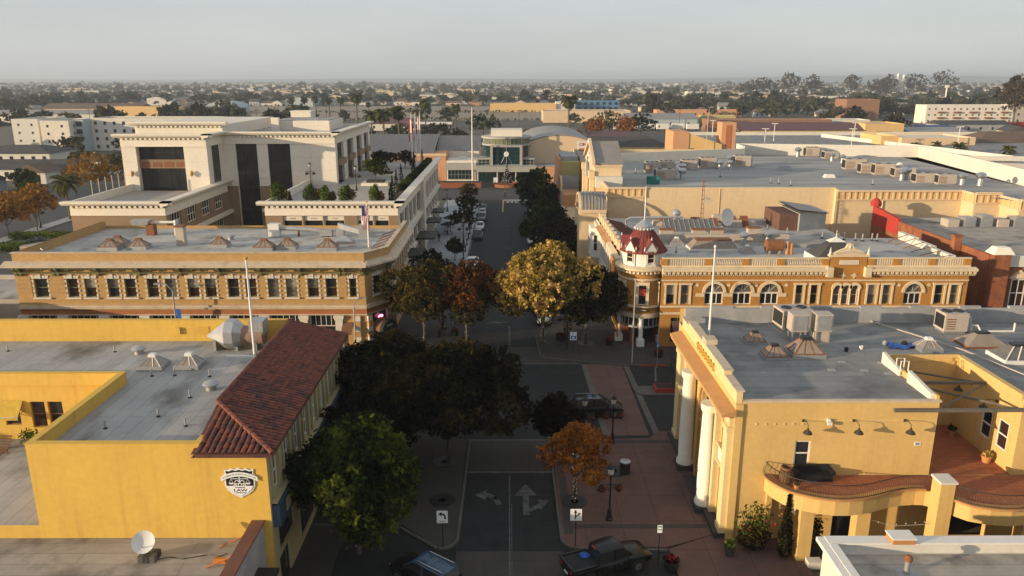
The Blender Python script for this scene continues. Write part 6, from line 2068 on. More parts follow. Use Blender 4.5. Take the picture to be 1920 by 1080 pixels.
window(ob, fr(0, 87.4, 0, 'S'), 15, 17.2, .15, 2.6, .08, 'wood', 'glass_warm', 2, 1, .1, name='door')
MB().prism([(13.2, 84.3), (18, 84.3), (18, 87.6), (13.2, 90)], .1, .16).build('porch_floor', 'red_paving', ob)
for x0, y0, an in ((13.4, 84.3, 20), (20.4, 83.78, 0)):
 t = thing('hanging_sign', 'dark scrolled sign board below the turret windows' if an else 'dark scrolled sign board on the orange brick shopfront', 'sign', (x0 + 1, y0, 4.3))
 F = frv(x0, y0, 0, cos(radians(-an)), sin(radians(-an)))
 MB(F).ext([(0, 4.35), (.4, 4.62), (1.5, 4.75), (2.6, 4.62), (3.0, 4.35), (2.6, 4.42), (1.5, 4.5), (.4, 4.42)], -.02, .05).build('board', 'leaf_dark', t)
 MB(F).box(.7, 2.3, .05, .06, 4.55, 4.63).build('lettering', 'buff_stone', t)
 MB(F).box(.4, .46, -.35, -.02, 4.5, 4.55).box(2.5, 2.56, -.35, -.02, 4.5, 4.55).build('bracket', 'iron', t)
t = thing('shop_awning', 'dark red shop awning on the orange brick building', 'awning', (20, 83.3, 2))
MB(OS).extu([(0.01, 3.2), (1.3, 2.4), (1.3, 2.15), (1.27, 2.15), (1.27, 2.35), (.01, 3.1)], 18.6, 21.2).build('canopy', 'maroon_roof', t)
one('orange_banner', MB().box(12.55, 12.6, 84.6, 85.6, 1.0, 2.9), 'orange_cloth', 'tall orange banner beside the turret porch columns', 'banner')

def chim(x, y, w_, d_, h_, lab, m_='red_brick', z=ORZ, grp=None):
 t = thing('brick_chimney', lab, 'chimney', (x, y, z), grp)
 MB().box(x - w_ / 2, x + w_ / 2, y - d_ / 2, y + d_ / 2, z, z + h_).build('stack', m_, t)
 MB().box(x - w_ / 2 - .08, x + w_ / 2 + .08, y - d_ / 2 - .08, y + d_ / 2 + .08, z + h_, z + h_ + .15).build('cap', 'rust', t)
 return t

for k_, x in enumerate((20.4, 24.6, 26.9)):
 chim(x, 98.2, 1.7, .8, 1.5, ORD[k_] + ' squat chimney from the turret along the roof party wall', 'hvac', grp='squat chimneys on the turret building')
chim(31.6, 97.8, 1.6, .9, 1.8, 'larger plastered chimney at the right end of the party wall', 'hvac')
t = thing('skylight', 'long grey ridge skylight behind the party wall on the turret building', 'skylight', (29, 104, ORZ))
MB().extu([(102.6, ORZ + .4), (105.2, ORZ + .4), (105.2, ORZ + .6), (104.9, ORZ + 1.7), (102.6, ORZ + .5)], 21.2, 28.2).build('pane', 'glass_curtain', t)
MB().box(21, 28.4, 102.4, 105.3, ORZ, ORZ + .4).build('curb', 'grey_parapet', t)
q = MB()
for i in range(11):
 q.tube([(21.3 + i * .68, 102.6, ORZ + .53), (21.3 + i * .68, 104.9, ORZ + 1.73)], .04, 4)
q.build('rib', 'galv', t)
t = thing('skylight', 'flat topped glazed lantern in front of the party wall on the turret building', 'skylight', (30, 93.5, ORZ))
MB().taper(22.4, 28.2, 92.4, 95, ORZ + .2, ORZ + 1.1, .7, .5).build('pane', 'skylight_glass', t)
MB().box(22.3, 28.3, 92.3, 95.1, ORZ, ORZ + .2).build('curb', 'white_paint', t)
MB().box(23.1, 27.5, 92.9, 94.5, ORZ + 1.1, ORZ + 1.25).build('ridge', 'rust', t)
t = thing('skylight', 'low brown slatted skylight on the right of the turret building roof', 'skylight', (45.5, 95, ORZ))
MB().box(33.8, 39.5, 94.2, 96, ORZ, ORZ + .4).build('curb', 'grey_parapet', t)
MB().extu([(94.3, ORZ + .4), (95.9, ORZ + .4), (95.9, ORZ + .7)], 33.9, 39.4).build('pane', 'skylight_glass', t)
for x, y, s in ((21.3, 96, .9), (28.9, 91.2, .9)):
 skylight_at('sky_white', x, y, ORZ, 'white pyramid skylight near the party wall on the turret building', 'white skylights on the turret building', 0, s)
for x, y, s in ((29.9, 96.0, 1.25), (33.2, 96.9, 1.2)):
 put('turb', mk_turbine, (x, y, ORZ), 0, 'round turbine vent beside the party wall on the turret building', 'turbine vents on the turret building', s)
put('mush', mk_mushroom, (24.6, 112.2, ORZ), 0, 'double drum vent near the cream wall behind the turret building', None, (1.6, 1.6, 2.6))
put('dish_b', mk_dish(1.25, 12), (30.2, 106.0, ORZ + .2), .55, 'large white satellite dish on the turret building roof')
t = thing('antenna_mast', 'thin lattice antenna mast with aerial on the turret building roof', 'antenna', (27.6, 109, ORZ))
for a in range(3):
 MB().tube([(27.6 + .25 * cos(a * 2.1), 109 + .25 * sin(a * 2.1), ORZ), (27.6 + .15 * cos(a * 2.1), 109 + .15 * sin(a * 2.1), 16.4)], .03, 4).build('leg', 'rust', t)
q = MB()
for i in range(10):
 q.box(27.4, 27.8, 108.9, 109.1, ORZ + .5 + i * .65, ORZ + .54 + i * .65)
q.build('lattice', 'rust', t)
q = MB()
for i in range(7):
 a = i * .45
 q.tube([(28.4 - .7 * cos(a), 109 - .1, 13.5 - .7 * sin(a)), (28.4 + .7 * cos(a), 109 + .1, 13.5 + .7 * sin(a))], .02, 4)
q.tube([(27.6, 109, 13.5), (28.5, 109, 13.5)], .03, 4)
q.build('aerial', 'galv', t)
t = thing('roof_tank', 'rust streaked round tank with pipes on the turret building roof', 'tank', (32.0, 90.8, ORZ))
MB().tube([(31.0, 90.8, ORZ + 1.0), (33.0, 90.8, ORZ + 1.0)], .75, 14).build('body', 'rust', t, True)
MB().box(31.3, 31.5, 90.3, 91.3, ORZ, ORZ + .5).box(32.5, 32.7, 90.3, 91.3, ORZ, ORZ + .5).build('leg', 'galv', t)
MB().cyl(33.5, 90.4, ORZ, ORZ + 1.6, .22, .2, 10).cyl(34.0, 90.4, ORZ, ORZ + 1.3, .2, .18, 10).build('flue', 'pot_clay', t, True)
t = thing('roof_house', 'pale shed roofed stair house with brick side on the turret building roof', 'roof house', (41, 109, ORZ))
MB().box(37.6, 40.2, 105.5, 112, ORZ, 11.9).build('brick_side', 'dark_brick', t)
MB().prism([(40.2, 105), (44.5, 106.6), (44.5, 113), (40.2, 113)], ORZ, 12.0).build('wall', 'grey_parapet', t)
MB().add([(39.9, 104.7, 12.6), (44.9, 106.4, 11.9), (44.9, 113.2, 11.9), (39.9, 113.2, 12.6)], [(0, 1, 2, 3)]).add([(39.9, 104.7, 12.45), (44.9, 106.4, 11.75), (44.9, 113.2, 11.75), (39.9, 113.2, 12.45)], [(0, 1, 2, 3)]).build('roof', 'metal_roof', t)
for i in range(14):
 one('steel_angle', MB().tube([(14.3 + .05 * i, 111.5 - i * .9, ORZ + .5), (16.6 + .1 * i, 110.7 - i * .9, ORZ + .1)], .07, 5), 'rust' if i % 3 else 'maroon_roof', 'rusty steel prop leaning behind the street parapet', 'brace', 'parapet props on the turret building')
one('vent_duct', MB().tube([(16.5, 107, ORZ), (16.5, 107, ORZ + 1.2), (17, 107, ORZ + 1.5), (24.5, 107.5, ORZ + 1.5)], .18, 8), 'galv', 'long bent pale duct over the roof behind the turret', 'duct', smooth=True)
one('vent_duct', MB().tube([(17.5, 96, ORZ + .4), (16.8, 95.8, ORZ + 1.0), (17.6, 95.4, ORZ + 1.5), (18.4, 95.5, ORZ + .6)], .55, 10), 'galv', 'bulging silver duct elbow just behind the turret dome', 'duct', smooth=True)
rgx = random.Random(5)
for i in range(26):
 x, y = rgx.uniform(19, 36.5), rgx.uniform(107, 113.5)
 o = MB().taper(x, x + rgx.uniform(.6, 1.8), y, y + rgx.uniform(.5, 1), ORZ, ORZ + rgx.uniform(.3, 1.3), rgx.uniform(0, .2), rgx.uniform(0, .15))
 one('roof_unit', o, ('hvac', 'rust', 'galv', 'red_brick')[i % 4], ('small tan equipment box', 'rusty equipment box', 'grey metal equipment box', 'brick equipment box')[i % 4] + ' in the clutter behind the turret building skylight', 'equipment', 'equipment boxes on the turret building')
for i in range(12):
 put('pipe', mk_pipe, (rgx.uniform(19, 43), rgx.uniform(88, 113), ORZ), 0, 'thin vent pipe on the turret building roof', 'vent pipes on the turret building', rgx.uniform(1.0, 2.0))
for i in range(6):
 put('pipe', mk_pipe, (rgx.uniform(43, 51), rgx.uniform(98, 99), ORZ), 0, 'thin vent pipe on the turret building roof', 'vent pipes on the turret building', 1.8)
for i in range(6):
 y = 87 + i * 2
 one('parapet_brace', MB().tube([(OX1 - .7, y, 10.2 + i * .1), (OX1 - 3.0, y + .4, ORZ + .05)], .06, 5), 'rust', 'rusty brace behind the white stepped parapet', 'brace', 'braces at the stepped parapet')

# ================================================================ red brick building on the right
rb_b = thing('red_brick_building', 'red brick building with bright red parapet corner and white capped piers', 'building', (70, 95, 0))
RX = 55.5
MB().box(RX, 110, 86.5, 112, 0, 9.4).build('wall', 'red_brick', rb_b)
MB().quad((RX + .3, 87, 9.45), (109.5, 87, 9.45), (109.5, 111.7, 9.45), (RX + .3, 111.7, 9.45)).build('flat_roof', 'roof_tan', rb_b)
MB().box(RX, RX + .35, 86.5, 108, 9.4, 10.4).build('parapet', 'red_brick', rb_b)
MB().box(RX + .45, 110, 111.7, 112.1, 9.4, 10.2).build('rear_parapet', 'grey_parapet', rb_b)
MB().box(RX - .02, RX + .4, 112, 116, 0, 8.5).build('yard_wall', 'red_brick', rb_b)
MB().extu([(108, 8.5), (116, 8.5), (116, 11.4), (108, 10.7)], RX - .05, RX + .45).build('red_parapet', 'red_paint', rb_b)
for x, y in ((RX + .2, 115.7), (84.5, 112)):
 MB().lathe((x, y, 11.4 if x < 60 else 10.3), [(.8, 0), (.85, .5), (.5, 1.0), (.12, 1.2)], 8).build('pier_cap', 'red_paint', rb_b)
MB().box(RX + .1, RX + 2.0, 85.6, 86.5, 0, 10.6).build('corner_pier', 'red_brick', rb_b)
MB().taper(RX - .15, RX + 2.3, 85.4, 87.2, 10.6, 11.4, .5, .4).build('corner_pier_cap', 'column_cream', rb_b)
RS = fr(0, 86.5, 0, 'S')
MB(RS).box(RX + 2.1, 90, .003, .3, 9.0, 10.3).build('white_cornice', 'white_wall', rb_b)
for i in range(5):
 a = RX + 3 + i * 4
 o = window(rb_b, RS, a, a + 1.7, 2.5, 7.5, .08, 'white_paint', 'glass_warm', 2, 3, .12)
 MB(RS).ext([(a - .4, 7.6), (a + 2.1, 7.6), (a + .85, 8.6)], .003, .3).build('hood', 'cream_trim', o)
for i in range(9):
 one('roof_vent_unit', MB().box(63 + i * 2.4, 64.6 + i * 2.4, 108.6, 110.6, 9.45, 10.5 + .3 * (i % 3)), 'galv' if i % 3 else 'hvac', ('tan boxy unit', 'grey vent unit', 'grey vent unit')[i % 3] + ' in the row on the red brick building roof', 'equipment', 'roof units on the red brick building')
put('mush', mk_mushroom, (70.5, 97, 9.45), 0, 'dome vent with flat curb on the red brick building roof', None, 1.8)
chim(55.0, 92.5, .9, .9, 2.0, 'single brick chimney between turret building and red brick wall', 'red_brick', 9.4)
lbm = thing('low_shed', 'low cream building with rusty roof braces beside the bank', 'building', (56, 70, 0))
MB().box(50, 90, 63, 77, 0, 6.0).build('wall', 'bank_stucco', lbm)
MB().box(49.9, 90, 62.9, 77.1, 6.0, 6.6).build('parapet', 'stucco_street', lbm)
MB().box(50.4, 89.5, 63.3, 76.7, 6.6, 6.63).build('flat_roof', 'roof_grey', lbm)

# ================================================================ big cream cinema hall / shopping block (right)
ml = thing('shopping_hall', 'huge cream shopping hall with flat grey roof, gabled street entrance and panelled cornice', 'building', (45, 150, 0))
MYs, MZ = 120.0, 12.6
segs = [(15.6, 51.2, MYs, 13.6), (51.2, 70.8, MYs - .6, 13.2), (70.8, 74.8, 116.0, 13.4), (74.8, 84.6, 111.5, 13.0)]
q = MB()
for x0, x1, y, zt in segs:
 q.quad((x0, y, 0), (x1, y, 0), (x1, y, zt), (x0, y, zt))
 q.quad((x0, y + .4, MZ), (x1, y + .4, MZ), (x1, y + .4, zt), (x0, y + .4, zt))
 q.quad((x0, y, zt), (x1, y, zt), (x1, y + .4, zt), (x0, y + .4, zt))
for (a, b) in zip(segs, segs[1:]):
 zt = min(a[3], b[3])
 q.quad((b[0], b[2], 0), (b[0], a[2] + .4, 0), (b[0], a[2] + .4, zt), (b[0], b[2], zt))
q.quad((15.6, MYs, 0), (15.6, 190, 0), (15.6, 190, 13.6), (15.6, MYs, 13.6))
q.quad((15.6, 190, 0), (92, 190, 0), (92, 190, 13.4), (15.6, 190, 13.4))
q.build('wall', 'mall_cream', ml)
MB().poly([(15.7, MYs + .1, MZ), (51, MYs + .1, MZ), (71, MYs - .3, MZ), (75, 111.8, MZ), (84.5, 111.8, MZ), (85, 121, MZ), (94, 178, MZ), (92, 189.8, MZ), (15.7, 189.8, MZ)]).build('flat_roof', 'roof_mall', ml)
q = MB()
for a, b in (((20, 170), (53, 183)), ((53, 183), (90, 178)), ((90, 178), (84, 121)), ((84, 121), (130, 109))):
 pass
def wall_between(a, b, z0, z1, t, mb):
 dx, dy = b[0] - a[0], b[1] - a[1]
 l = sqrt(dx * dx + dy * dy)
 nx, ny = -dy / l * t, dx / l * t
 return mb.prism([a, b, (b[0] + nx, b[1] + ny), (a[0] + nx, a[1] + ny)], z0, z1)

wall_between((19, 165), (54, 178), MZ, 14.6, .5, q)
wall_between((54, 178), (54.5, 185), MZ, 15.2, .5, q)
wall_between((54.5, 185), (94, 178), MZ, 15.2, .5, q)
wall_between((94, 178), (84.6, 112), MZ, 15.2, .5, q)
q.prism([(84.4, 111.6), (84.8, 111.6), (94.2, 178), (92, 190), (91.6, 190)], 0, MZ)
q.build('far_parapet', 'white_wall', ml)
def panel_cornice(F, a, b, zt, mb=None):
 MB(F).box(a, b, .003, .3, zt - .2, zt + .1).box(a, b, .003, .22, zt - 1.55, zt - 1.35).build('cornice_rail', 'mall_trim', ml)
 MB(F).box(a, b, .003, .06, zt - 1.35, zt - .2).build('cornice_panel', 'mall_yellow', ml)
 n = max(2, int((b - a) / .95))
 q = MB(F)
 for i in range(n + 1):
  u = a + (b - a) * i / n
  q.box(max(a, u - .13), min(b, u + .13), .061, .18, zt - 1.34, zt - .21)
 q.build('cornice_pilaster', 'mall_trim', ml)

panel_cornice(fr(0, MYs, 0, 'S'), 15.4, 21.5, 13.6)
panel_cornice(fr(0, MYs - .6, 0, 'S'), 51.2, 70.8, 13.2)
panel_cornice(fr(70.8, 0, 0, 'W'), 116.0, MYs - .2, 13.2)
panel_cornice(fr(0, 116, 0, 'S'), 70.8, 74.8, 13.2)
panel_cornice(fr(74.8, 0, 0, 'W'), 111.5, 116, 12.9)
panel_cornice(fr(0, 111.5, 0, 'S'), 74.8, 84.6, 12.9)
panel_cornice(fr(15.6, 0, 0, 'W'), MYs, 127.5, 13.6)
MB(fr(0, MYs, 0, 'S')).box(51.0, 51.35, .003, .75, 0, 13.4).build('pier', 'mall_cream', ml)
MB(fr(0, MYs - .6, 0, 'S')).cyl(58.4, .15, 3, 11.8, .08, .08, 8).build('downpipe', 'mall_cream', ml)
MB(fr(0, MYs, 0, 'S')).box(20.95, 21.05, .003, .04, 8, 12).cyl(33, .06, 8, 13.4, .04, .04, 6).build('wall_joint', 'mall_trim', ml)
gb = MB()
gb.box(14.2, 18.7, 128.5, 142.5, MZ - 8.6, 16.3)
gb.build('entrance_block', 'mall_cream', ml)
MB().box(14.0, 18.8, 128.3, 142.7, 15.9, 16.45).build('entrance_band', 'mall_trim', ml)
rf_ = MB()
for s in (0, 1):
 y0, y1 = (128.2, 135.5) if s == 0 else (142.8, 135.5)
 rf_.add([(13.9, y0, 16.5), (18.9, y0, 16.5), (18.9, y1, 19.6), (13.9, y1, 19.6), (13.9, y0, 16.3), (18.9, y0, 16.3), (18.9, y1, 19.4), (13.9, y1, 19.4)], [(0, 1, 2, 3), (4, 5, 6, 7), (0, 1, 5, 4), (1, 2, 6, 5), (3, 0, 4, 7)])
rf_.build('entrance_roof', 'metal_roof', ml)
MB(fr(14.15, 0, 0, 'W')).ext([(128.5, 16.4), (142.5, 16.4), (135.5, 19.4)], -.6, 0).build('gable', 'mall_cream', ml)
gw_ = fr(14.2, 0, 0, 'W')
MB(gw_).ext([(127.8, 16.3), (127.8, 16.9), (135.5, 20.1), (143.2, 16.9), (143.2, 16.3), (135.5, 19.5)], .003, .5).build('raking_cornice', 'mall_trim', ml)
MB(gw_).archband(131.5, 139.5, 13.0, 4.0, .7, .003, .45, 16).build('entrance_arch', 'white_wall', ml)
MB(gw_).ext([(131.5, 8), (139.5, 8), (139.5, 13)] + [(135.5 + 4 * cos(pi * i / 14), 13 + 4 * sin(pi * i / 14)) for i in range(15)] + [(131.5, 13)], .003, .06).build('arch_glass', 'glass', ml)
for y in (129.2, 141.8):
 MB(gw_).box(y - .8, y + .8, .003, .7, 0, 15.0).box(y - 1, y + 1, .003, .9, 14.0, 15.2).build('entrance_pier', 'mall_cream', ml)
MB().box(14.3, 18.7, 127.0, 128.5, MZ, 14.4).build('step_block', 'white_wall', ml)

def vault(par, x0, x1, y0, y1, z0, z1, mroof, mwall, zb=0, ribs=9):
 q = MB()
 n = 8
 pr = [(y0 + (y1 - y0) * (1 - cos(pi / 2 * i / n)), z0 + (z1 - z0) * sin(pi / 2 * i / n)) for i in range(n + 1)]
 q.extu(pr + [(y1, z0)], x0, x1)
 o = q.build('vault_roof', mroof, par)
 r_ = MB()
 for i in range(ribs):
  x = x0 + (x1 - x0) * i / (ribs - 1)
  r_.tube([(x, y - .02, z + .03) for y, z in pr], .05, 4)
 r_.build('seam', mroof, o)
 MB().box(x0 - .15, x1 + .05, y0 - .12, y0 + .3, z0 - .5, z0).box(x0 - .2, x0, y0, y1, z0, z0 + .02).build('vault_eave', 'mall_trim', par)
 MB().box(x0, x1, y0 + .1, y1, zb, z0 - .5).build('bay_wall', mwall, par)
 MB(fr(x0, 0, 0, 'W')).archband(y0 - (y1 - y0) + .1, y1 + (y1 - y0) - (y1 - y0) * 1 + .1, z0, (z1 - z0), .3, .003, .35, 12).build('bay_arch', 'mall_trim', par)
 return o

vault(ml, 10.8, 14.9, 117.0, 120.0, 10.6, 13.0, 'metal_roof', 'mall_cream', 0)
vault(ml, 11.1, 14.7, 163.5, 166.5, 7.3, 9.9, 'metal_roof', 'mall_trim', 0)
MB().box(11.0, 15.6, 120.2, 127.5, 0, 10.0).build('arcade', 'mall_cream', ml)
MB().box(10.9, 14.2, 143, 158, 0, 4.2).build('low_arcade', 'mall_cream', ml)
MB().box(10.7, 14.4, 142.8, 158.2, 4.2, 4.6).build('low_arcade_cap', 'mall_trim', ml)
MB().box(11.2, 14.2, 157, 163.4, 0, 7.0).build('low_shop', 'peach', ml)
aw = MB()
for i in range(4):
 aw.box(11.05, 11.19, 144 + i * 3.4, 146.4 + i * 3.4, .3, 3.4)
aw.build('shop_window', 'glass', ml)
aw = MB()
for i in range(3):
 aw.box(10.84, 10.99, 121 + i * 2.2, 122.6 + i * 2.2, .3, 3.4)
aw.build('shop_window', 'glass', ml)
yx = thing('yellow_shop', 'olive yellow boxy shop with grey plant on its roof beside the cinema', 'building', (12.8, 175, 0))
MB().box(11.0, 15.4, 168, 184, 0, 12.6).build('wall', 'olive_yellow', yx)
MB().box(10.8, 11.2, 167.8, 184.2, 0, 13.2).build('front', 'peach', yx)
MB().box(11.5, 15, 170, 182, 12.6, 13.6).build('roof_plant', 'grey_parapet', yx)
rr = random.Random(9)
spots = [(24.7, 132, 'teal'), (28, 139, 'tan'), (27.5, 149, 'grey'), (30.5, 150.5, 'grey'), (35.5, 153.4, 'grey'), (40, 156.3, 'grey'), (42, 154, 'stack'), (44, 154, 'stack'), (47.8, 159.2, 'grey'), (31, 138, 'stack'), (46, 161, 'stack'), (33, 147, 'stack'),
         (67, 180, 'stack'), (70.3, 180.6, 'grey'), (72.4, 175, 'grey'), (70.8, 169.8, 'stack'), (71.5, 166, 'stack'), (70.7, 161.2, 'stack'), (69, 157, 'stack'), (68.4, 153.3, 'tan'), (68.5, 147.1, 'tan'), (70, 144.5, 'tan'), (72.3, 141.5, 'tan'), (69.8, 136.7, 'stack'), (71, 137.5, 'stack'), (71.5, 133, 'tan'), (74.5, 131.6, 'tan'), (77, 130.5, 'stack'), (79.5, 129.5, 'stack')]
cnt_ = {}
for x, y, k in spots:
 cnt_[k] = cnt_.get(k, -1) + 1
 o1 = ORD[cnt_[k]]
 if k == 'stack':
  put('turb', mk_turbine, (x, y, MZ), 0, o1 + ' silver ball vent from the gable on the shopping hall roof', 'ball vents on the shopping hall', rr.uniform(1.3, 1.8))
 elif k == 'grey':
  put('hvac_c', mk_hvac(3.4, 2.2, 2.1, 3), (x, y, MZ), rr.uniform(-.05, .05), o1 + ' grey air conditioner from the gable on the shopping hall roof', 'grey roof units on the shopping hall', (rr.uniform(.8, 1.1), 1, rr.uniform(.8, 1.1)))
 elif k == 'tan':
  put('hvac_d', mk_hvac(3.8, 2.2, 2.0, 2), (x, y, MZ), rr.uniform(-.1, .1), o1 + ' tan air conditioner from the gable on the shopping hall roof', 'tan roof units on the shopping hall', (rr.uniform(.8, 1.1), 1, rr.uniform(.85, 1.1)))
 else:
  one('roof_unit', MB().box(x - 1, x + 1, y - .8, y + .8, MZ, MZ + 1.3), 'teal', 'dull green square unit on the shopping hall roof near the gable', 'equipment')
for i in range(9):
 x, y = rr.uniform(22, 62), rr.uniform(126, 165)
 put('pipe', mk_pipe, (x, y, MZ), 0, 'thin vent pipe on the shopping hall roof', 'vent pipes on the shopping hall', 1.8)
one('roof_hatch', MB().taper(53, 56, 152, 154, MZ, MZ + .8, .5, .4), 'grey_parapet', 'low pale roof hatch on the shopping hall', 'hatch')
one('roof_hatch', MB().taper(57.5, 59.5, 140, 141.4, MZ, MZ + .6, .3, .3), 'white_paint', 'small white roof hatch near the panelled cornice', 'hatch')
one('roof_dome', MB().lathe((81, 160, MZ), [(.8, 0), (.7, .4), (.4, .65), (.1, .75)], 12), 'white_wall', 'white domed rooflight near the far white parapet', 'rooflight', smooth=True)
t = thing('cinema_sign', 'tall cream cinema sign with red lettering behind the gable', 'sign', (18.8, 190, 0))
MB().box(16.6, 21.4, 189.6, 190.2, 0, 15.4).build('panel', 'white_wall', t)
lettering('CINEMAS', 1.0, face_mat(19.2, 189.57, 14.6, 'S'), 'cloth_red', t, .03, sx=1.1)
MB().box(17.0, 21.0, 189.55, 189.6, 13.0, 13.7).build('stripe', 'rust_band', t)
lettering('M', 1.6, face_mat(17.9, 189.57, 11.7, 'S'), 'cloth_red', t, .03)

# ================================================================ mall entrance closing the street
me_ = thing('mall_entrance', 'glass mall entrance with round upper drum, clock and white canopy at the street end', 'building', (-1, 236, 0))
EY = 233.0
ES = fr(0, EY, 0, 'S')
cxm = -0.9
MB().lathe((cxm, 241, 0), [(6.9, 3), (6.9, 10.6)], 28).build('drum_wall', 'glass_teal', me_)
MB().lathe((cxm, 241, 0), [(7.4, 10.4), (7.6, 10.5), (7.6, 10.95), (7.2, 11.0)], 36).build('ring_lower', 'entrance_shade_grey', me_, True)
MB().lathe((cxm, 241, 0), [(7.1, 10.9), (7.1, 12.6)], 36).build('ring_glass', 'glass_green', me_)
q = MB()
for i in range(36):
 a = 2 * pi * i / 36
 q.cyl(cxm + 7.12 * cos(a), 241 + 7.12 * sin(a), 11, 12.6, .08, .08, 4)
q.build('mullion', 'entrance_shade_grey', me_)
MB().lathe((cxm, 241, 0), [(7.2, 12.55), (7.7, 12.6), (7.7, 13.1), (7.0, 13.2), (.1, 13.25)], 36).build('ring_upper', 'entrance_shade_grey', me_, True)
MB().box(-5.6, 3.9, 236.5, 245, 13.2, 15.2).build('plant_screen', 'office_cream', me_)
q = MB()
for i in range(13):
 x = -5.5 + i * .77
 q.box(x, x + .06, 236.45, 236.5, 15.2, 15.7)
q.box(-5.6, 3.9, 236.44, 236.5, 15.66, 15.74)
q.build('roof_railing', 'galv', me_)
MB().box(-5.6, 3.8, EY - .4, 237, 5.0, 10.6).build('front_block', 'entrance_shade_grey', me_)
window(me_, ES, -4.9, 3.1, 5.2, 10.3, .46, 'dark_teal', 'glass_teal', 6, 4, .12, name='glass_front')
MB(ES).box(-5.7, -4.95, .41, .9, 4.9, 10.9).box(3.15, 3.9, .41, .9, 4.9, 10.9).box(-4.95, 3.15, .41, .8, 10.35, 10.9).build('frame', 'entrance_shade_grey', me_)
q = MB(ES)
q.add([(cxm + .75 * cos(2 * pi * i / 20), .75, 8.3 + .75 * sin(2 * pi * i / 20)) for i in range(20)] + [(cxm + .75 * cos(2 * pi * i / 20), .6, 8.3 + .75 * sin(2 * pi * i / 20)) for i in range(20)], [tuple(range(20))] + [(i, (i + 1) % 20, 20 + (i + 1) % 20, 20 + i) for i in range(20)])
ck = q.build('clock', 'sign_white', me_)
MB(ES).box(cxm - .04, cxm + .04, .751, .77, 8.3, 8.85).ext([(cxm, 8.26), (cxm + .4, 8.1), (cxm + .42, 8.16), (cxm, 8.36)], .751, .765).build('hand', 'sign_black', ck)
MB(ES).tube([(cxm, .62, 7.6), (cxm, .62, 5.2)], .06, 5).tube([(cxm, .62, 8.9), (cxm, .62, 10.3)], .06, 5).tube([(cxm + .5, .62, 7.7), (cxm + 1.8, .62, 5.2)], .05, 5).tube([(cxm - .5, .62, 7.7), (cxm - 1.8, .62, 5.2)], .05, 5).build('clock_stay', 'galv', me_)
for x0, x1 in ((-9.6, -5.7), (3.9, 7.6)):
 MB().box(x0, x1, EY, 240, 3.6, 7.0).build('side_block', 'entrance_shade_grey', me_)
 window(me_, ES, x0 + .2, x1 - .2, 5.0, 6.7, .06, 'entrance_shade_grey', 'glass_teal' if x0 < 0 else 'glass', 3, 2, .1)
MB().box(-9.8, 8.2, EY - 4.5, EY + .5, 3.4, 5.0).build('canopy', 'entrance_shade_grey', me_)
MB().box(-9.6, 8.0, EY - .2, EY + 6, 0, 3.4).build('lobby', 'dark_metal', me_)
for i in range(7):
 x = -9.3 + i * 2.5
 window(me_, ES, x, x + 2.0, .1, 3.0, .26, 'dark_teal' if i in (0, 1) else 'dark_metal', 'glass_teal' if i < 2 else 'glass', 2, 2, .12, name='door')
for x in (-9.3, -3.5, 2, 7.6):
 MB().cyl(x, EY - 4.0, 0, 3.4, .25, .25, 10).build('canopy_post', 'entrance_shade_grey', me_)
ls = thing('street_end_shop', 'low shop with teal windows and grey fascia left of the mall entrance', 'building', (-15, 236, 0))
MB().box(-19, -9.9, EY + .6, 245, 0, 6.2).build('wall', 'office_cream', ls)
MB().box(-19.2, -9.9, EY - 1.2, EY + .6, 3.6, 5.6).build('fascia', 'entrance_shade_grey', ls)
window(ls, fr(0, EY + .6, 0, 'S'), -18.6, -11.2, .6, 3.5, .1, 'galv', 'glass_teal', 7, 2, .1, name='shop_window')
MB().box(-10.9, -9.95, EY + .3, EY + .58, .5, 3.3).build('menu_panel', 'entrance_shade_grey', ls)
one('roof_unit', MB().box(-15.3, -13.3, 238, 239.4, 6.2, 7.0), 'white_paint', 'white box unit on the low shop left of the mall entrance', 'equipment')
pw = thing('peach_hall', 'peach walled hall with ribbed metal roof behind the office terrace', 'building', (-30, 245, 0))
MB().box(-48, -19.2, 234, 262, 0, 8.2).build('wall', 'peach', pw)
MB().box(-19.2, -9.5, 245.2, 262, 0, 8.0).build('wall_cream', 'office_cream', pw)
MB().box(-48.1, -19.0, 233.8, 234, 7.6, 8.3).build('cornice', 'mall_trim', pw)
for x0, x1, y0, z0, z1 in ((-52, -23, 236, 8.3, 12.4), (-23, -9.3, 246, 8.1, 12.0)):
 MB().add([(x0, y0, z0), (x1, y0, z0), (x1, 258, z1), (x0, 258, z1), (x0, 262, 8), (x1, 262, 8)], [(0, 1, 2, 3), (3, 2, 5, 4)]).build('metal_roof', 'metal_roof', pw)
 q = MB()
 n = int((x1 - x0) / .85)
 for i in range(n + 1):
  x = x0 + (x1 - x0) * i / n
  q.add([(x - .06, y0, z0 + .01), (x + .06, y0, z0 + .01), (x + .06, 258, z1 + .01), (x - .06, 258, z1 + .01), (x - .06, y0, z0 + .2), (x + .06, y0, z0 + .2), (x + .06, 258, z1 + .2), (x - .06, 258, z1 + .2)], [(4, 5, 6, 7), (0, 1, 5, 4), (0, 3, 7, 4), (1, 2, 6, 5)])
 q.build('roof_seam', 'metal_roof', pw)
ah = thing('arched_hall', 'broad tan hall with shallow arched roof behind the mall entrance', 'building', (18, 255, 0))
q = MB()
n = 16
arc_ = [(15.5 + 13 * cos(pi * i / n), 7.0 + 6.2 * sin(pi * i / n)) for i in range(n + 1)]
MB(fr(0, 240, 0, 'S')).ext(arc_ + [(2.5, 0), (28.5, 0)], -48, 0).build('wall', 'mall_trim', ah)
q = MB(fr(0, 240, 0, 'S'))
for i in range(n):
 a, b = arc_[i], arc_[i + 1]
 q.ext([(a[0], a[1] + .01), (b[0], b[1] + .01), (b[0], b[1] + .3), (a[0], a[1] + .3)], -48.2, .2)
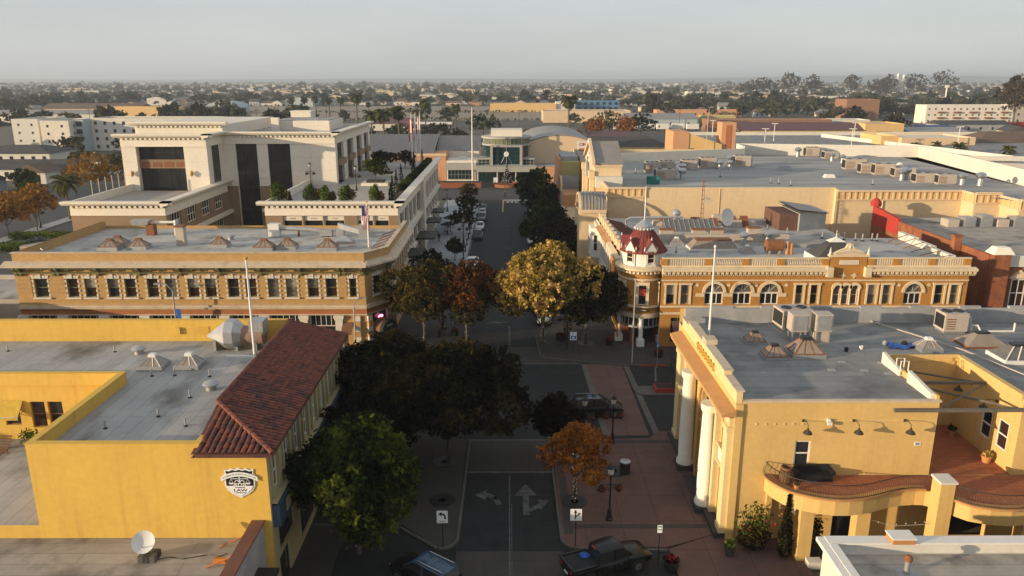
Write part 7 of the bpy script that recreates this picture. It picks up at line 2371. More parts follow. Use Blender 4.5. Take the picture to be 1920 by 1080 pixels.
q.build('roof', 'metal_roof', ah)
window(ah, fr(0, 240, 0, 'S'), 16.2, 18.2, 6.8, 8.2, .06, 'galv', 'glass_teal', 1, 1, .1)
sr = thing('salmon_shop', 'salmon fronted shop with grey roof right of the mall entrance', 'building', (12, 232, 0))
MB().box(8.3, 18, 226, 239.9, 0, 4.6).build('wall', 'peach', sr)
MB().box(8.2, 18.1, 225.9, 226.2, 3.2, 5.2).build('fascia', 'peach', sr)
MB().box(8.4, 18, 226.3, 239.8, 4.6, 4.75).build('flat_roof', 'roof_grey', sr)
window(sr, fr(0, 226, 0, 'S'), 13, 17, .3, 3.0, .06, 'galv', 'glass_curtain', 4, 1, .1, name='shop_window')
t = thing('brick_planter', 'long low red brick planter wall at the street end', 'planter', (-14, 219, 0))
MB().box(-19.5, -8.0, 218, 222, .12, 1.6).build('wall', 'red_brick', t)
MB().box(-19.2, -8.3, 218.3, 221.7, 1.6, 1.65).build('soil', 'soil', t)
t = thing('brick_planter', 'curved red brick planter round the decorated tree', 'planter', (-.5, 221, 0))
MB().lathe((-.5, 222, .12), [(4.4, 0), (4.4, .8), (4.1, .8), (4.1, .5), (.1, .5)], 24).build('wall', 'red_brick', t)
q = MB()
t = thing('light_mast', 'very tall white light mast in front of the mall entrance', 'mast', (-10.9, 229, .12))
MB().tube([(-10.9, 229, .12), (-10.9, 229, 12), (-10.9, 229, 22)], .3, 10, .12).build('pole', 'white_paint', t, True)
MB().box(-11.4, -10.4, 228.5, 229.5, .12, .5).build('base', 'concrete', t)

# ================================================================ trees
def crown_points(rg, n, lobes, clump=14, cs=.38):
 k = n // clump
 w_ = np.array([l[3] * l[4] * l[5] for l in lobes]) ** .67
 idx = rg.choice(len(lobes), size=k, p=w_ / w_.sum())
 L_ = np.array(lobes)
 d = rg.normal(size=(k, 3))
 d /= np.linalg.norm(d, axis=1)[:, None]
 rad = .62 + .42 * rg.random(k) ** .6
 c = L_[idx, :3] + d * rad[:, None] * L_[idx, 3:6]
 p = np.repeat(c, clump, 0) + rg.normal(size=(k * clump, 3)) * cs * .42
 return p

def tree(x, y, z, h, w_, label, leaf, group=None, leaf2=None, mixz=.3, n=9000, size=.17, seed=1, trunk_h=.3, trunk_r=.16, lights=False, depth=None, cs=.4, name='street_tree', lean=0.0, bark='bark'):
 t = thing(name, label, 'tree', (x, y, z), group)
 rg = np.random.default_rng(seed)
 th = h * trunk_h
 dep = depth or w_
 lobes = []
 nl = 8
 ch = h - th
 for i in range(nl):
  a = 2 * pi * i / nl + rg.random() * .7
  rr_ = .27 + .13 * rg.random()
  lobes.append((cos(a) * w_ * rr_, sin(a) * dep * rr_, th + ch * (.28 + .34 * rg.random()), w_ * .24, dep * .24, ch * .26))
 lobes.append((lean, 0, th + ch * .55, w_ * .34, dep * .34, ch * .42))
 lobes.append((w_ * .08, dep * .05, th + ch * .76, w_ * .26, dep * .26, ch * .24))
 lobes.append((-w_ * .14, -dep * .1, th + ch * .74, w_ * .2, dep * .2, ch * .2))
 p = crown_points(rg, n, lobes, 14, cs)
 p = p[:len(p) // 14 * 14]
 p[:, 2] = np.maximum(p[:, 2], th * .75)
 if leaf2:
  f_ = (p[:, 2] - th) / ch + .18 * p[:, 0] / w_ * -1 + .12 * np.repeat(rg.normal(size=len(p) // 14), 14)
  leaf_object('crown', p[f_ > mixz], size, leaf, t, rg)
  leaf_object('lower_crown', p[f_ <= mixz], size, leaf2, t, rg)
 else:
  leaf_object('crown', p, size, leaf, t, rg)
 q = MB()
 q.tube([(x, y, z), (x + .05, y, z + th * .6), (x + lean * .3, y + .05, z + th + ch * .25)], trunk_r, 8, trunk_r * .6)
 for l in lobes[:nl + 1:2]:
  q.tube([(x, y, z + th * .85), (x + l[0] * .45, y + l[1] * .45, z + (th + l[2]) / 2), (x + l[0] * .9, y + l[1] * .9, z + l[2])], trunk_r * .5, 5, .03)
 q.build('trunk', bark, t, True)
 if lights:
  b = MB()
  for i in range(lights):
   zz = rg.random() ** .8 * (th + ch * .35)
   a = rg.random() * 6.283
   r_ = trunk_r * 1.05 + .02 + max(0, zz - th) * .28 * rg.random()
   px_, py_, pz_ = x + r_ * cos(a), y + r_ * sin(a), z + .3 + zz
   s = .015
   b.add([(px_ - s, py_, pz_), (px_ + s, py_, pz_), (px_, py_ - s, pz_), (px_, py_ + s, pz_), (px_, py_, pz_ - s), (px_, py_, pz_ + s)], [(0, 2, 5), (2, 1, 5), (1, 3, 5), (3, 0, 5), (0, 2, 4), (2, 1, 4), (1, 3, 4), (3, 0, 4)])
  b.build('fairy_lights', 'fairy_light', t, kind='stuff')
 return t

def grate(x, y, z, label, r=.95):
 t = thing('tree_grate', label, 'tree grate', (x, y, z), 'round tree grates in the pavement')
 MB().lathe((x, y, z), [(r, 0), (r, .03), (r - .08, .04), (.3, .04), (.28, .0)], 20).build('ring', 'dark_metal', t)
 return t

SW = .12
tree(-9.8, 43.8, SW, 9.6, 7.2, 'bright green tree lit at its edges in front of the yellow building', 'leaf_green', n=26000, size=.2, seed=3, lights=60, trunk_h=.22)
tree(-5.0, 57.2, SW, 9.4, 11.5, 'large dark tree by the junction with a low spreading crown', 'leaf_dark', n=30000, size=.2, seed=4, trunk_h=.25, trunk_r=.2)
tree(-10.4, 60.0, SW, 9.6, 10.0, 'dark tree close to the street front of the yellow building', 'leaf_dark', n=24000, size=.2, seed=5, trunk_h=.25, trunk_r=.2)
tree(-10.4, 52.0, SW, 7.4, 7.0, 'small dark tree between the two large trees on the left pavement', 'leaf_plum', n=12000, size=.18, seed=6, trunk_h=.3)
tree(4.75, 50.2, SW, 6.1, 4.6, 'small orange autumn tree wound with fairy lights on the red paving', 'leaf_orange', n=5200, size=.13, seed=7, trunk_h=.36, trunk_r=.11, lights=60, cs=.3)
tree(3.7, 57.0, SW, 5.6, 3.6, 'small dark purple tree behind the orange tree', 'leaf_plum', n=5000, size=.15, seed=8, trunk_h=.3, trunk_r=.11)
tree(-9.9, 84.5, SW, 10.0, 8.0, 'olive brown tree beside the reddish tree across the junction', 'leaf_olive', n=15000, size=.19, seed=9, trunk_h=.32, trunk_r=.15, lights=50)
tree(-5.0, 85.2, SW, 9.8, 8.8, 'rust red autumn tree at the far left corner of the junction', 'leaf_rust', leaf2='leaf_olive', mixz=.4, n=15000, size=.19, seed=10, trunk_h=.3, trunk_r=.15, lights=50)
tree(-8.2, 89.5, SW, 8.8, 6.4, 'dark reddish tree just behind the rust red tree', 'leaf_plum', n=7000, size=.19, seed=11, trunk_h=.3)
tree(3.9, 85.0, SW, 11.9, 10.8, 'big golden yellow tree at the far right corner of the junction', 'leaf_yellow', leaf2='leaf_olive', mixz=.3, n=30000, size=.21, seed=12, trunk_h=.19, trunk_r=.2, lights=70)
tree(9.0, 86.0, SW, 9.2, 7.4, 'dark green tree between the golden tree and the turret', 'leaf_dark', n=18000, size=.2, seed=13, trunk_h=.28, trunk_r=.16, lights=40)
tree(6.9, 136, SW, 8.0, 8.6, 'round dark green tree over parked cars beside the golden tree', 'leaf_green', n=12000, size=.26, seed=14, trunk_h=.2)
tree(8.2, 124, SW, 7.6, 7.4, 'dark bushy tree close to the white street wing', 'leaf_dark', n=6000, size=.25, seed=15, trunk_h=.2)
tree(6.3, 170, SW, 11.0, 8.8, 'tall dense green tree near the far stop line', 'leaf_green', n=12000, size=.28, seed=16, trunk_h=.15)
tree(7.5, 150, SW, 7.5, 7, 'green tree between the two rounder trees on the far right pavement', 'leaf_green', n=5000, size=.28, seed=17, trunk_h=.2)
for x, y, h, w_, lf, lab in ((-9.9, 189, 5.2, 4.4, 'leaf_olive', 'small olive orange street tree nearest the far crossing'), (-9.2, 170, 5.0, 4.6, 'leaf_dark', 'small dark street tree by the row of parked cars'), (-9.2, 150, 5.4, 5.0, 'leaf_dark', 'small dark street tree beside the cafe umbrellas'), (-9.3, 127.5, 4.0, 2.6, 'leaf_dark', 'slight young street tree near the white parked pickup')):
 tree(x, y, SW, h, w_, lab, lf, n=2600, size=.2, seed=int(y), trunk_h=.35, trunk_r=.09, cs=.3)
tree(-11.8, 111, SW, 5.5, 5.0, 'dark shrubby tree at the foot of the office street front', 'leaf_dark', n=3500, size=.2, seed=77, trunk_h=.25)
for x, y, lab in ((4.75, 50.2, 'round black grate at the foot of the small orange tree'), (-4.95, 50.4, 'empty round black grate by the left turn sign'), (-5.3, 56.2, 'round black grate under the large dark tree'), (-9.7, 84.5, 'round grate under the olive brown tree'), (-5.3, 85.2, 'round grate under the rust red tree'), (8.9, 85.0, 'round grate under the tree beside the turret'), (8.2, 54.7, 'empty round black grate beside the litter bin')):
 grate(x, y, SW, lab)

for i, (x, h, w_) in enumerate(((-32.4, 3.4, 3.0), (-27.8, 3.0, 2.7), (-25.6, 2.8, 2.4), (-22.9, 2.9, 2.6), (-18.7, 3.0, 2.2))):
 t = thing('shrub', ORD[4 - i] + ' feathery green shrub from the street corner of the office terrace', 'shrub', (x, OY + 1.3, TZ + .5), 'shrubs on the office terrace edge')
 plant_mesh('foliage', t, 800, w_ * .36, .8, h * .42, .1, .14, 'leaf_bright', 30 + i, (-.25, 0, 0))
 plant_mesh('side_foliage', t, 450, w_ * .3, .7, h * .3, .1, .14, 'leaf_olive', 50 + i, (w_ * .28, .1, .3 * (i % 2)))
 plant_mesh('top_foliage', t, 220, w_ * .18, .5, h * .2, h * .5, .14, 'leaf_bright', 70 + i, (.2 - .2 * (i % 3), 0, .1))
 MB().tube([(x, OY + 1.3, TZ + .5), (x, OY + 1.3, TZ + 2)], .08, 5).build('stem', 'bark', t)
t = thing('flower_bed', 'red flowers along the foot of the terrace shrubs', 'flowers', (-25, OY + .9, TZ + .5))
rg = np.random.default_rng(8)
leaf_object('blossoms', np.stack([rg.uniform(-8, 8, 900), rg.uniform(-.3, .3, 900), rg.uniform(0, .35, 900)], 1), .1, 'flower_red', t, rg)
for i, (x, y, h) in enumerate(((-17.0, 110, 2.6), (-17.3, 113.5, 3.2), (-17.2, 117, 3.6), (-18.4, 131, 3.4), (-18.2, 146, 3.0), (-18.0, 160, 3.4), (-30.8, 107.4, 2.2), (-19.4, 157, 3.2), (-20.5, 160.5, 3.0))):
 cypress(x, y, TZ + .4 if x > -18 else TZ, h, .38, 'narrow dark cypress along the edge of the office terrace', 'cypresses on the office terrace', n=350)
t = thing('hedge', 'clipped green hedge along the street edge of the office terrace', 'hedge', (-16.9, 138, TZ + .5))
rg = np.random.default_rng(9)
leaf_object('foliage', np.stack([rg.uniform(-.65, .65, 9000), rg.uniform(-18, 26, 9000), rg.uniform(0, .9, 9000)], 1), .14, 'leaf_green', t, rg)
tree(-22.8, 131.2, TZ + .8, 3.6, 4.2, 'round green tree in the square terrace planter', 'leaf_green', n=2600, size=.16, seed=41, trunk_h=.25, trunk_r=.07, name='terrace_tree', cs=.25)
tree(-23, 143.5, TZ + .8, 3.8, 4.6, 'dark round tree in the far terrace planter', 'leaf_dark', n=2600, size=.16, seed=42, trunk_h=.25, trunk_r=.07, name='terrace_tree', cs=.25)
tree(-21, 156, TZ, 3.6, 4, 'dark bushy tree at the far end of the office terrace', 'leaf_dark', n=2000, size=.18, seed=43, trunk_h=.25, trunk_r=.07, name='terrace_tree', cs=.25)
tree(-27, 162, TZ, 3.0, 3.4, 'small dark tree near the office side wall on the terrace', 'leaf_dark', n=1500, size=.18, seed=44, trunk_h=.25, trunk_r=.07, name='terrace_tree', cs=.25)
for x, lab, kd in ((-18.75, 'first slim white flagpole of three on the office terrace', ('flag_red', 'sign_white')), (-18.35, 'middle slim white flagpole of three on the office terrace', 'us'), (-17.9, 'last slim white flagpole of three on the office terrace', ('sign_white', 'flag_red', 'sign_white'))):
 y = {-18.75: 150, -18.35: 153, -17.9: 157}[x]
 flagpole(x, y, TZ, 23.5, lab, .1)
 flag(x - .6, y, 22.5, 4.2, .55, {-18.75: 'limp red and white flag above the office terrace', -18.35: 'limp striped flag between two others above the office terrace', -17.9: 'limp white flag with a red stripe above the office terrace'}[x], kd)

t = thing('christmas_tree', 'tall decorated conifer with white lights at the street end', 'tree', (-.7, 222, .6))
rg = np.random.default_rng(3)
n = 2600
u = rg.random(n)
a = rg.random(n) * 2 * pi
rr_ = 1.5 * (1 - u) * (.4 + .6 * rg.random(n)) + .05
leaf_object('crown', np.stack([rr_ * np.cos(a), rr_ * np.sin(a), .4 + u * 5.4], 1), .18, 'needle', t, rg)
MB().tube([(-.7, 222, .6), (-.7, 222, 5.6)], .12, 6, .02).build('trunk', 'bark', t)
b = MB()
for i in range(170):
 u = rg.random()
 a = rg.random() * 2 * pi
 r_ = 1.55 * (1 - u) + .08
 b.lathe((-.7 + r_ * cos(a), 222 + r_ * sin(a), 1.0 + u * 5.2), [(.01, 0), (.09, .09), (.01, .18)], 5)
b.build('lights', 'sign_white', t, kind='stuff')

def mk_palm(h=9.0, fan=False, nf=26, fl=2.6, seed=1):
 def f():
  t = thing('palm_tree', 'palm', 'palm tree')
  rg_ = random.Random(seed)
  MB().tube([(0, 0, 0), (.1, 0, h * .5), (0, .1, h)], .28, 8, .2).build('trunk', 'bark_palm', t, True)
  V, Fc = [], []
  for i in range(nf):
   a = 2 * pi * i / nf * 2.4 + rg_.random() * .5
   el_ = rg_.uniform(-.75, 1.25)
   L_ = fl * rg_.uniform(.8, 1.1)
   d = Vector((cos(a), sin(a), 0))
   sd = Vector((-sin(a), cos(a), 0))
   prev = Vector((0, 0, h))
   segs_ = 7
   pts = []
   for k in range(segs_ + 1):
    s = k / segs_
    e2 = el_ - s * s * 1.5
    if k:
     prev = prev + (d * cos(e2) + Vector((0, 0, sin(e2)))) * (L_ / segs_)
    pts.append(prev.copy())
   for k in range(segs_):
    wd = (.45 if not fan else .75) * sin(pi * (k + .9) / (segs_ + 1.2)) * fl / 2.6
    for s_ in (-1, 1):
     p, q_ = pts[k], pts[k + 1]
     kk = len(V)
     V.extend([tuple(p), tuple(q_), tuple(q_ + sd * s_ * wd + Vector((0, 0, -wd * .6)) + (q_ - p) * .5), tuple(p + sd * s_ * wd * .9 + Vector((0, 0, -wd * .6)) + (q_ - p) * .35)])
     Fc.append((kk, kk + 1, kk + 2, kk + 3))
  me = bpy.data.meshes.new('crown')
  me.from_pydata(V, [], Fc)
  me.materials.append(MATS['leaf_palm'])
  o = bpy.data.objects.new('crown', me)
  col.objects.link(o)
  o.parent = t
  if fan:
   MB().lathe((0, 0, h - 2.2), [(.3, 0), (.75, .5), (.7, 1.6), (.3, 2.2)], 9).build('dead_skirt', 'bark_palm', t)
  return t
 return f

put('palm_d', mk_palm(8.0, False, 34, 3.8, 2), (-97, 168, 0), 0, 'big feathery date palm beside the autumn trees left of the office')
put('palm_d', mk_palm(), (-166, 300, 0), 1, 'date palm in front of the white apartment block', None, .9)
pl_ = ((-77, 575), (-72, 578), (-68, 582), (-63, 577), (-58, 580))
for i, (x, y) in enumerate(((-56, 318), (-50, 312), (-44.8, 318))):
 put('palm_f', mk_palm(11.5, True, 30, 2.9, 5), (x, y, 0), i, 'tall fan palm near the white filling station', 'fan palms near the filling station', 1.4 + .06 * i)
for i in range(5):
 put('palm_f', mk_palm(), (-163 + i * 9.2, 590 + (i % 2) * 4, 0), i, 'fan palm in the row behind the cream office roof', 'fan palms in a row behind the office', 1.3 + .05 * (i % 3))
for i, (x, y, s) in enumerate(((-93, 480, 1.7), (-48, 450, 1.5), (-30, 440, 1.3), (29, 385, 1.75), (-107, 600, 1.0))):
 put('palm_f', mk_palm(), (x, y, 0), i * 2, ('lone tall fan palm rising over the office roof line', 'fan palm behind the filling station', 'slim fan palm above the mall entrance trees', 'very tall shaggy fan palm right of the mall entrance', 'slim palm on the open ground')[i], None, s)
for i, (x, y, s) in enumerate(((136, 262, .55), (142, 258, .6), (130, 232, .5), (137, 236, .75), (148, 230, .7), (154, 224, .6))):
 put('palm_d', mk_palm(), (x, y, 4), i, 'low bushy palm beside the far white parapet', 'low palms beside the white parapet', s)
for x, y, h, w_, lab in ((-98, 148, 9, 7.5, 'orange brown autumn tree on the side street by the hedge'), (-96.5, 155, 9.5, 7.5, 'orange brown autumn tree beside the date palm'), (-107, 197, 12, 13, 'wide golden brown autumn tree next to the office tower'), (-97, 204, 13, 9, 'thin golden autumn tree close to the office tower wall')):
 tree(x, y, 0, h, w_, lab, 'leaf_amber', n=4500, size=.28, seed=int(-x), trunk_h=.3, trunk_r=.14, name='autumn_tree', cs=.45)
tree(-118, 236, 0, 9, 10, 'olive green tree behind the golden tree near the apartments', 'leaf_olive', n=3000, size=.3, seed=66, name='garden_tree')

# ================================================================ vehicles
def ringx(x, hw, z0, z1, ch=.12):
 return [(x, -hw + ch, z0), (x, -hw, z0 + ch), (x, -hw, z1 - ch), (x, -hw + ch * 1.2, z1), (x, hw - ch * 1.2, z1), (x, hw, z1 - ch), (x, hw, z0 + ch), (x, hw - ch, z0)]

def mk_car(kind='sedan', paint='car_white'):
 def f():
  t = thing({'sedan': 'parked_car', 'suv': 'suv', 'pickup': 'pickup_truck'}[kind], 'car', {'sedan': 'car', 'suv': 'car', 'pickup': 'pickup truck'}[kind])
  if kind == 'sedan':
   Lh, W, st = 2.25, .88, [(-2.25, .74, .42, .72), (-2.15, .82, .3, .95), (-1.5, .88, .24, .98), (0, .9, .22, .96), (.9, .89, .24, .92), (1.7, .86, .26, .84), (2.1, .8, .3, .74), (2.25, .66, .42, .64)]
   gh = [(-1.75, .7, .95, .97), (-1.05, .72, .95, 1.36), (-.1, .74, .95, 1.42), (.3, .73, .95, 1.38), (1.05, .7, .92, .95)]
   rp = [(-1.05, .58, 1.37), (-.1, .6, 1.43), (.3, .58, 1.39)]
   wh, wr = (-1.35, 1.4), .32
  elif kind == 'suv':
   Lh, W, st = 2.35, .95, [(-2.35, .82, .5, .9), (-2.25, .92, .36, 1.12), (-1.5, .95, .3, 1.14), (0, .96, .28, 1.12), (1.1, .95, .3, 1.1), (1.9, .92, .34, 1.02), (2.25, .84, .4, .88), (2.35, .74, .5, .8)]
   gh = [(-2.2, .76, 1.1, 1.14), (-1.95, .78, 1.1, 1.66), (-.3, .8, 1.1, 1.76), (.35, .78, 1.1, 1.7), (1.15, .76, 1.08, 1.12)]
   rp = [(-2.05, .66, 1.66), (-.3, .68, 1.77), (.4, .65, 1.71)]
   wh, wr = (-1.45, 1.45), .38
  else:
   Lh, W, st = 2.85, .98, [(-2.85, .9, .62, 1.1), (-2.8, .97, .48, 1.18), (-.9, .98, .42, 1.18), (0, .98, .4, 1.16), (1.3, .97, .42, 1.18), (2.3, .94, .44, 1.12), (2.75, .88, .5, 1.0), (2.85, .78, .58, .9)]
   gh = [(-.95, .78, 1.15, 1.2), (-.8, .8, 1.15, 1.8), (.3, .82, 1.15, 1.88), (.75, .8, 1.15, 1.82), (1.45, .78, 1.14, 1.18)]
   rp = [(-.85, .7, 1.81), (.3, .72, 1.89), (.78, .69, 1.83)]
   wh, wr = (-1.7, 1.75), .42
  body = loft([ringx(*s) for s in st]).build('body', paint, t, True)
  loft([[(x, -wb, z0), (x, -wb * .86, z1), (x, wb * .86, z1), (x, wb, z0)] for x, wb, z0, z1 in gh]).build('glazing', 'glass', t)
  ro = MB()
  loft([[(x, -hw - .04, z - .02), (x, -hw + .1, z + .045), (x, hw - .1, z + .045), (x, hw + .04, z - .02)] for x, hw, z in rp], ro)
  for s in (-1, 1):
   for i in range(len(gh) - 1):
    (x, wb, z0, z1), (x2, wb2, _, z12) = gh[i], gh[i + 1]
    ro.tube([(x, s * wb * .875, z1), (x2, s * wb2 * .875, z12)], .045, 4)
   xm = gh[2][0] - .15
   ro.tube([(xm, s * gh[2][1] * 1.005, gh[2][2]), (xm, s * gh[2][1] * .88, gh[2][3])], .05, 4)
  ro.build('roof', paint, t, True)
  for s in (-1, 1):
   sm_ = MB()
   for xx in (gh[1][0] + .15, gh[2][0] - .15, gh[-1][0] - .3):
    sm_.box(xx - .008, xx + .008, s * (W + .012) - .012, s * (W + .012) + .006, .4, gh[0][2] - .06)
   sm_.box(gh[1][0] + .15, gh[-1][0] - .3, s * (W + .012) - .012, s * (W + .012) + .006, .36, .4)
   sm_.build('door_seam', 'black', t, kind='stuff')
   for xx in (gh[1][0] + .4, gh[2][0] + .1):
    MB().box(xx, xx + .2, s * (W + .02) - .015, s * (W + .02) + .015, gh[0][2] - .2, gh[0][2] - .16).build('handle', 'chrome', t)
  for x in wh:
   for s in (-1, 1):
    MB().tube([(x, s * (W - .02) - .01, wr + .02), (x, s * (W + .012), wr + .02)], wr * 1.16, 16).build('wheel_arch', 'black', t)
    y = s * (W - .08)
    wq = MB()
    wq.tube([(x, y - .11, wr), (x, y + .11, wr)], wr, 16)
    wo = wq.build('wheel', 'rubber', t, True)
    rm = MB()
    rm.tube([(x, y + s * .112, wr), (x, y + s * .118, wr)], wr * .62, 12)
    rm.build('rim', 'chrome', wo)
  zf = st[-2][3]
  for s in (-1, 1):
   MB().box(Lh - .2, Lh - .04, s * .62 - .16, s * .62 + .16, zf - .2, zf - .06).build('headlight', 'headlight', t)
   MB().box(-Lh - .01, -Lh + .14, s * .66 - .13, s * .66 + .13, st[1][3] - .3, st[1][3] - .1).build('taillight', 'taillight', t)
   MB().box(gh[-1][0] - .45, gh[-1][0] - .25, s * (W + .02) - .09, s * (W + .02) + .09, gh[-1][2] - .05, gh[-1][2] + .1).build('mirror', paint, t)
  MB().box(Lh - .06, Lh + .02, -.45, .45, .42, zf - .24).build('grille', 'dark_metal', t)
  MB().box(-Lh - .02, -Lh + .02, -.22, .22, .62, .74).build('number_plate', 'sign_white', t)
  if kind == 'pickup':
   MB().box(-2.75, -1.05, -.82, .82, 1.182, 1.19).build('bed_liner', 'black', t)
   MB().box(-2.8, -1.0, -.98, -.84, 1.18, 1.27).box(-2.8, -1.0, .84, .98, 1.18, 1.27).box(-2.86, -2.74, -.98, .98, 1.18, 1.27).build('bed_rail', paint, t)
   MB().box(-.97, -.9, -.2, .2, 1.86, 1.92).build('brake_light', 'taillight', t)
  if kind == 'suv':
   MB().box(-1.9, .1, -.62, -.56, 1.8, 1.85).box(-1.9, .1, .56, .62, 1.8, 1.85).build('roof_rail', 'chrome', t)
   MB().box(-.9, .15, -.4, .4, 1.78, 1.8).build('sunroof', 'roof_sky_tint', t)
  return t
 return f

PARK = 'cars parked along the kerb'
put('suv_black', mk_car('suv', 'car_black'), (8.1, 65.6, 0), .06, 'black suv crossing the brick paved crosswalk at the junction')
put('pickup_dark', mk_car('pickup', 'car_brown'), (6.1, 42.2, 0), .40, 'dark pickup truck with open bed at the edge of the red paving')
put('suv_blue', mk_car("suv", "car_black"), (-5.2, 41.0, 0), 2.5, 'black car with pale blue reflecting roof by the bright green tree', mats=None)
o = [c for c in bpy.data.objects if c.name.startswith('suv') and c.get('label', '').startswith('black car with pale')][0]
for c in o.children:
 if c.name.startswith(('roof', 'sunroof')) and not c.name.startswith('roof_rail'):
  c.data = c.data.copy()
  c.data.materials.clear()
  c.data.materials.append(MATS['roof_sky_tint'])  # sky reflection painted into the black car's roof as blue
one('bed_bag', MB().lathe((4.7, 42.0, 1.19), [(.3, 0), (.36, .05), (.25, .12), (.05, .15)], 7), 'bluebox', 'blue bag lying in the bed of the dark pickup', 'bag', smooth=True)
cars = [('sedan', 'car_blue', -6.2, 180, 'grey blue sedan nearest the far stop line on the left kerb'), ('sedan', 'car_silver', -6.2, 173.5, 'silver sedan second from the far stop line on the left kerb'), ('suv', 'car_grey', -6.1, 166.5, 'dark grey suv parked behind the silver sedan'), ('sedan', 'car_white', -6.1, 157, 'white sedan parked between dark cars on the left kerb'),
  ('suv', 'car_dark', -6.1, 146.5, 'dark green suv parked in front of the white sedan'), ('pickup', 'car_white', -6.1, 122.5, 'white pickup parked beyond the rust red trees'), ('sedan', 'car_silver', 4.5, 171, 'silver car half hidden under the tall dense green tree'), ('suv', 'car_black', 4.4, 163, 'black suv parked under the right hand trees'),
  ('sedan', 'car_dark', 4.4, 154.5, 'dark sedan parked beside the round green tree'), ('sedan', 'car_white', 4.3, 142, 'white car nosing out below the round green tree'), ('suv', 'car_silver', 4.4, 94, 'silver suv parked behind the golden yellow tree')]
for kd, pt_, x, y, lab in cars:
 put(kd + pt_, mk_car(kd, pt_), (x, y, 0), -pi / 2, lab, PARK)
put('sedancar_black', mk_car('sedan', 'car_black'), (-88, 141.5, 0), .3, 'black car parked beside the hedge left of the brick building')
put('sedancar_white2', mk_car('sedan', 'car_white'), (-125, 176, 0), 1.2, 'white car on the drive of the low bungalow')

# ================================================================ street furniture
def mk_street_lamp():
 t = thing('street_lamp', 'lamp', 'street lamp')
 MB().lathe((0, 0, 0), [(.26, 0), (.26, .12), (.18, .2), (.16, .7), (.1, .85), (.07, 1.0), (.06, 3.4), (.1, 3.5)], 12).build('post', 'lamp_black', t, True)
 MB().lathe((0, 0, 3.5), [(.1, 0), (.2, .1), (.24, .45), (.22, .5)], 8).build('lantern', 'lamp_glass', t)
 MB().lathe((0, 0, 3.98), [(.28, 0), (.2, .15), (.06, .28), (.02, .42)], 8).build('lantern_cap', 'lamp_black', t)
 MB().tube([(-.75, 0, 2.75), (.75, 0, 2.75)], .035, 6).tube([(-.3, 0, 2.6), (0, 0, 2.4), (.3, 0, 2.6)], .025, 5).build('cross_arm', 'lamp_black', t)
 for s in (-1, 1):
  b = MB().lathe((s * .6, 0, 2.15), [(.08, 0), (.26, .2), (.28, .28)], 10).tube([(s * .6 - .25, 0, 2.4), (s * .6, 0, 2.73), (s * .6 + .25, 0, 2.4)], .012, 4).build('hanging_basket', 'dark_metal', t)
  rg_ = np.random.default_rng(4 + s)
  p_ = rg_.normal(size=(110, 3)) * np.array([.14, .14, .07]) + np.array([s * .6, 0, 2.42])
  leaf_object('flowers', p_ * np.array([1, 1, 1]), .06, 'flower_orange', b, rg_)
  p_ = rg_.normal(size=(80, 3)) * np.array([.17, .17, .1]) + np.array([s * .6, 0, 2.36])
  leaf_object('foliage', p_, .08, 'leaf_dark', b, rg_)
 return t

lampspots = [((7.0, 47.8), 'black street lamp with two flower baskets beside the dark pickup'), ((8.75, 59.7), 'black street lamp with baskets in front of the black suv'), ((6.3, 59.4), 'black street lamp with red baskets behind the purple tree'), ((-8.4, 87.5), 'black street lamp with red baskets below the rust red tree'), ((6.6, 86.8), 'black street lamp with red baskets beside the golden tree')]
for (x, y), lab in lampspots:
 put('lamp', mk_street_lamp, (x, y, SW), .1, lab)
for i, (x, y) in enumerate(((-8.6, 141), (-8.4, 158), (-14.5, 178), (-8.6, 186))):
 put('lamp', mk_street_lamp, (x, y, SW), 0, 'black street lamp on the pale pavement beside parked cars', 'street lamps along the pale pavement', 1.2)
for i, (x, y) in enumerate(((-33.0, 128, ), (-24.7, 124))):
 put('lamp', mk_street_lamp, (x, y, TZ), 0, 'black lantern post on the office roof terrace', 'lantern posts on the office terrace', .95)

def mk_bollard():
 t = thing('bollard', 'bollard', 'bollard')
 MB().lathe((0, 0, 0), [(.16, 0), (.15, .15), (.09, .25), (.085, .9), (.13, .95), (.12, 1.1), (.03, 1.2)], 10).build('post', 'lamp_black', t, True)
 return t

for i in range(9):
 put('bollard', mk_bollard, (-7.9, 118 + i * 5.5, SW), 0, 'short black bollard at the kerb of the pale pavement', 'bollards along the kerb', 1.1)

def sign_post(x, y, z, h, w_, hh, label, draw, m_='sign_white', rz=0.0, post='lamp_black'):
 t = thing('traffic_sign', label, 'sign', (x, y, z))
 MB().tube([(x, y, z), (x, y, z + h)], .035, 6).build('post', post, t)
 F = frv(x, y, z + h - hh, cos(rz), sin(rz))
 MB(F).box(-w_ / 2, w_ / 2, .04, .06, 0, hh).build('panel', m_, t)
 draw(t, F)
 return t

def d_left(t, F):
 MB(F).ext([(-.27, .66), (-.03, .82), (-.03, .5)], .061, .07).ext([(-.04, .62), (.08, .58), (.13, .46), (.13, .3), (.24, .3), (.24, .5), (.14, .68), (-.04, .73)], .061, .07).build('arrow', 'sign_black', t)
 lettering('ONLY', .17, face_mat(F[0][0], F[0][1] - .066, F[0][2] + .13, 'S'), 'sign_black', t, .003)

def d_fork(t, F):
 MB(F).box(-.08, -.01, .061, .07, .1, .62).ext([(-.16, .58), (-.045, .8), (.07, .58)], .061, .07).ext([(-.02, .26), (-.02, .36), (.14, .5), (.19, .44)], .061, .07).ext([(.1, .56), (.3, .58), (.22, .4)], .061, .07).build('arrow', 'sign_black', t)

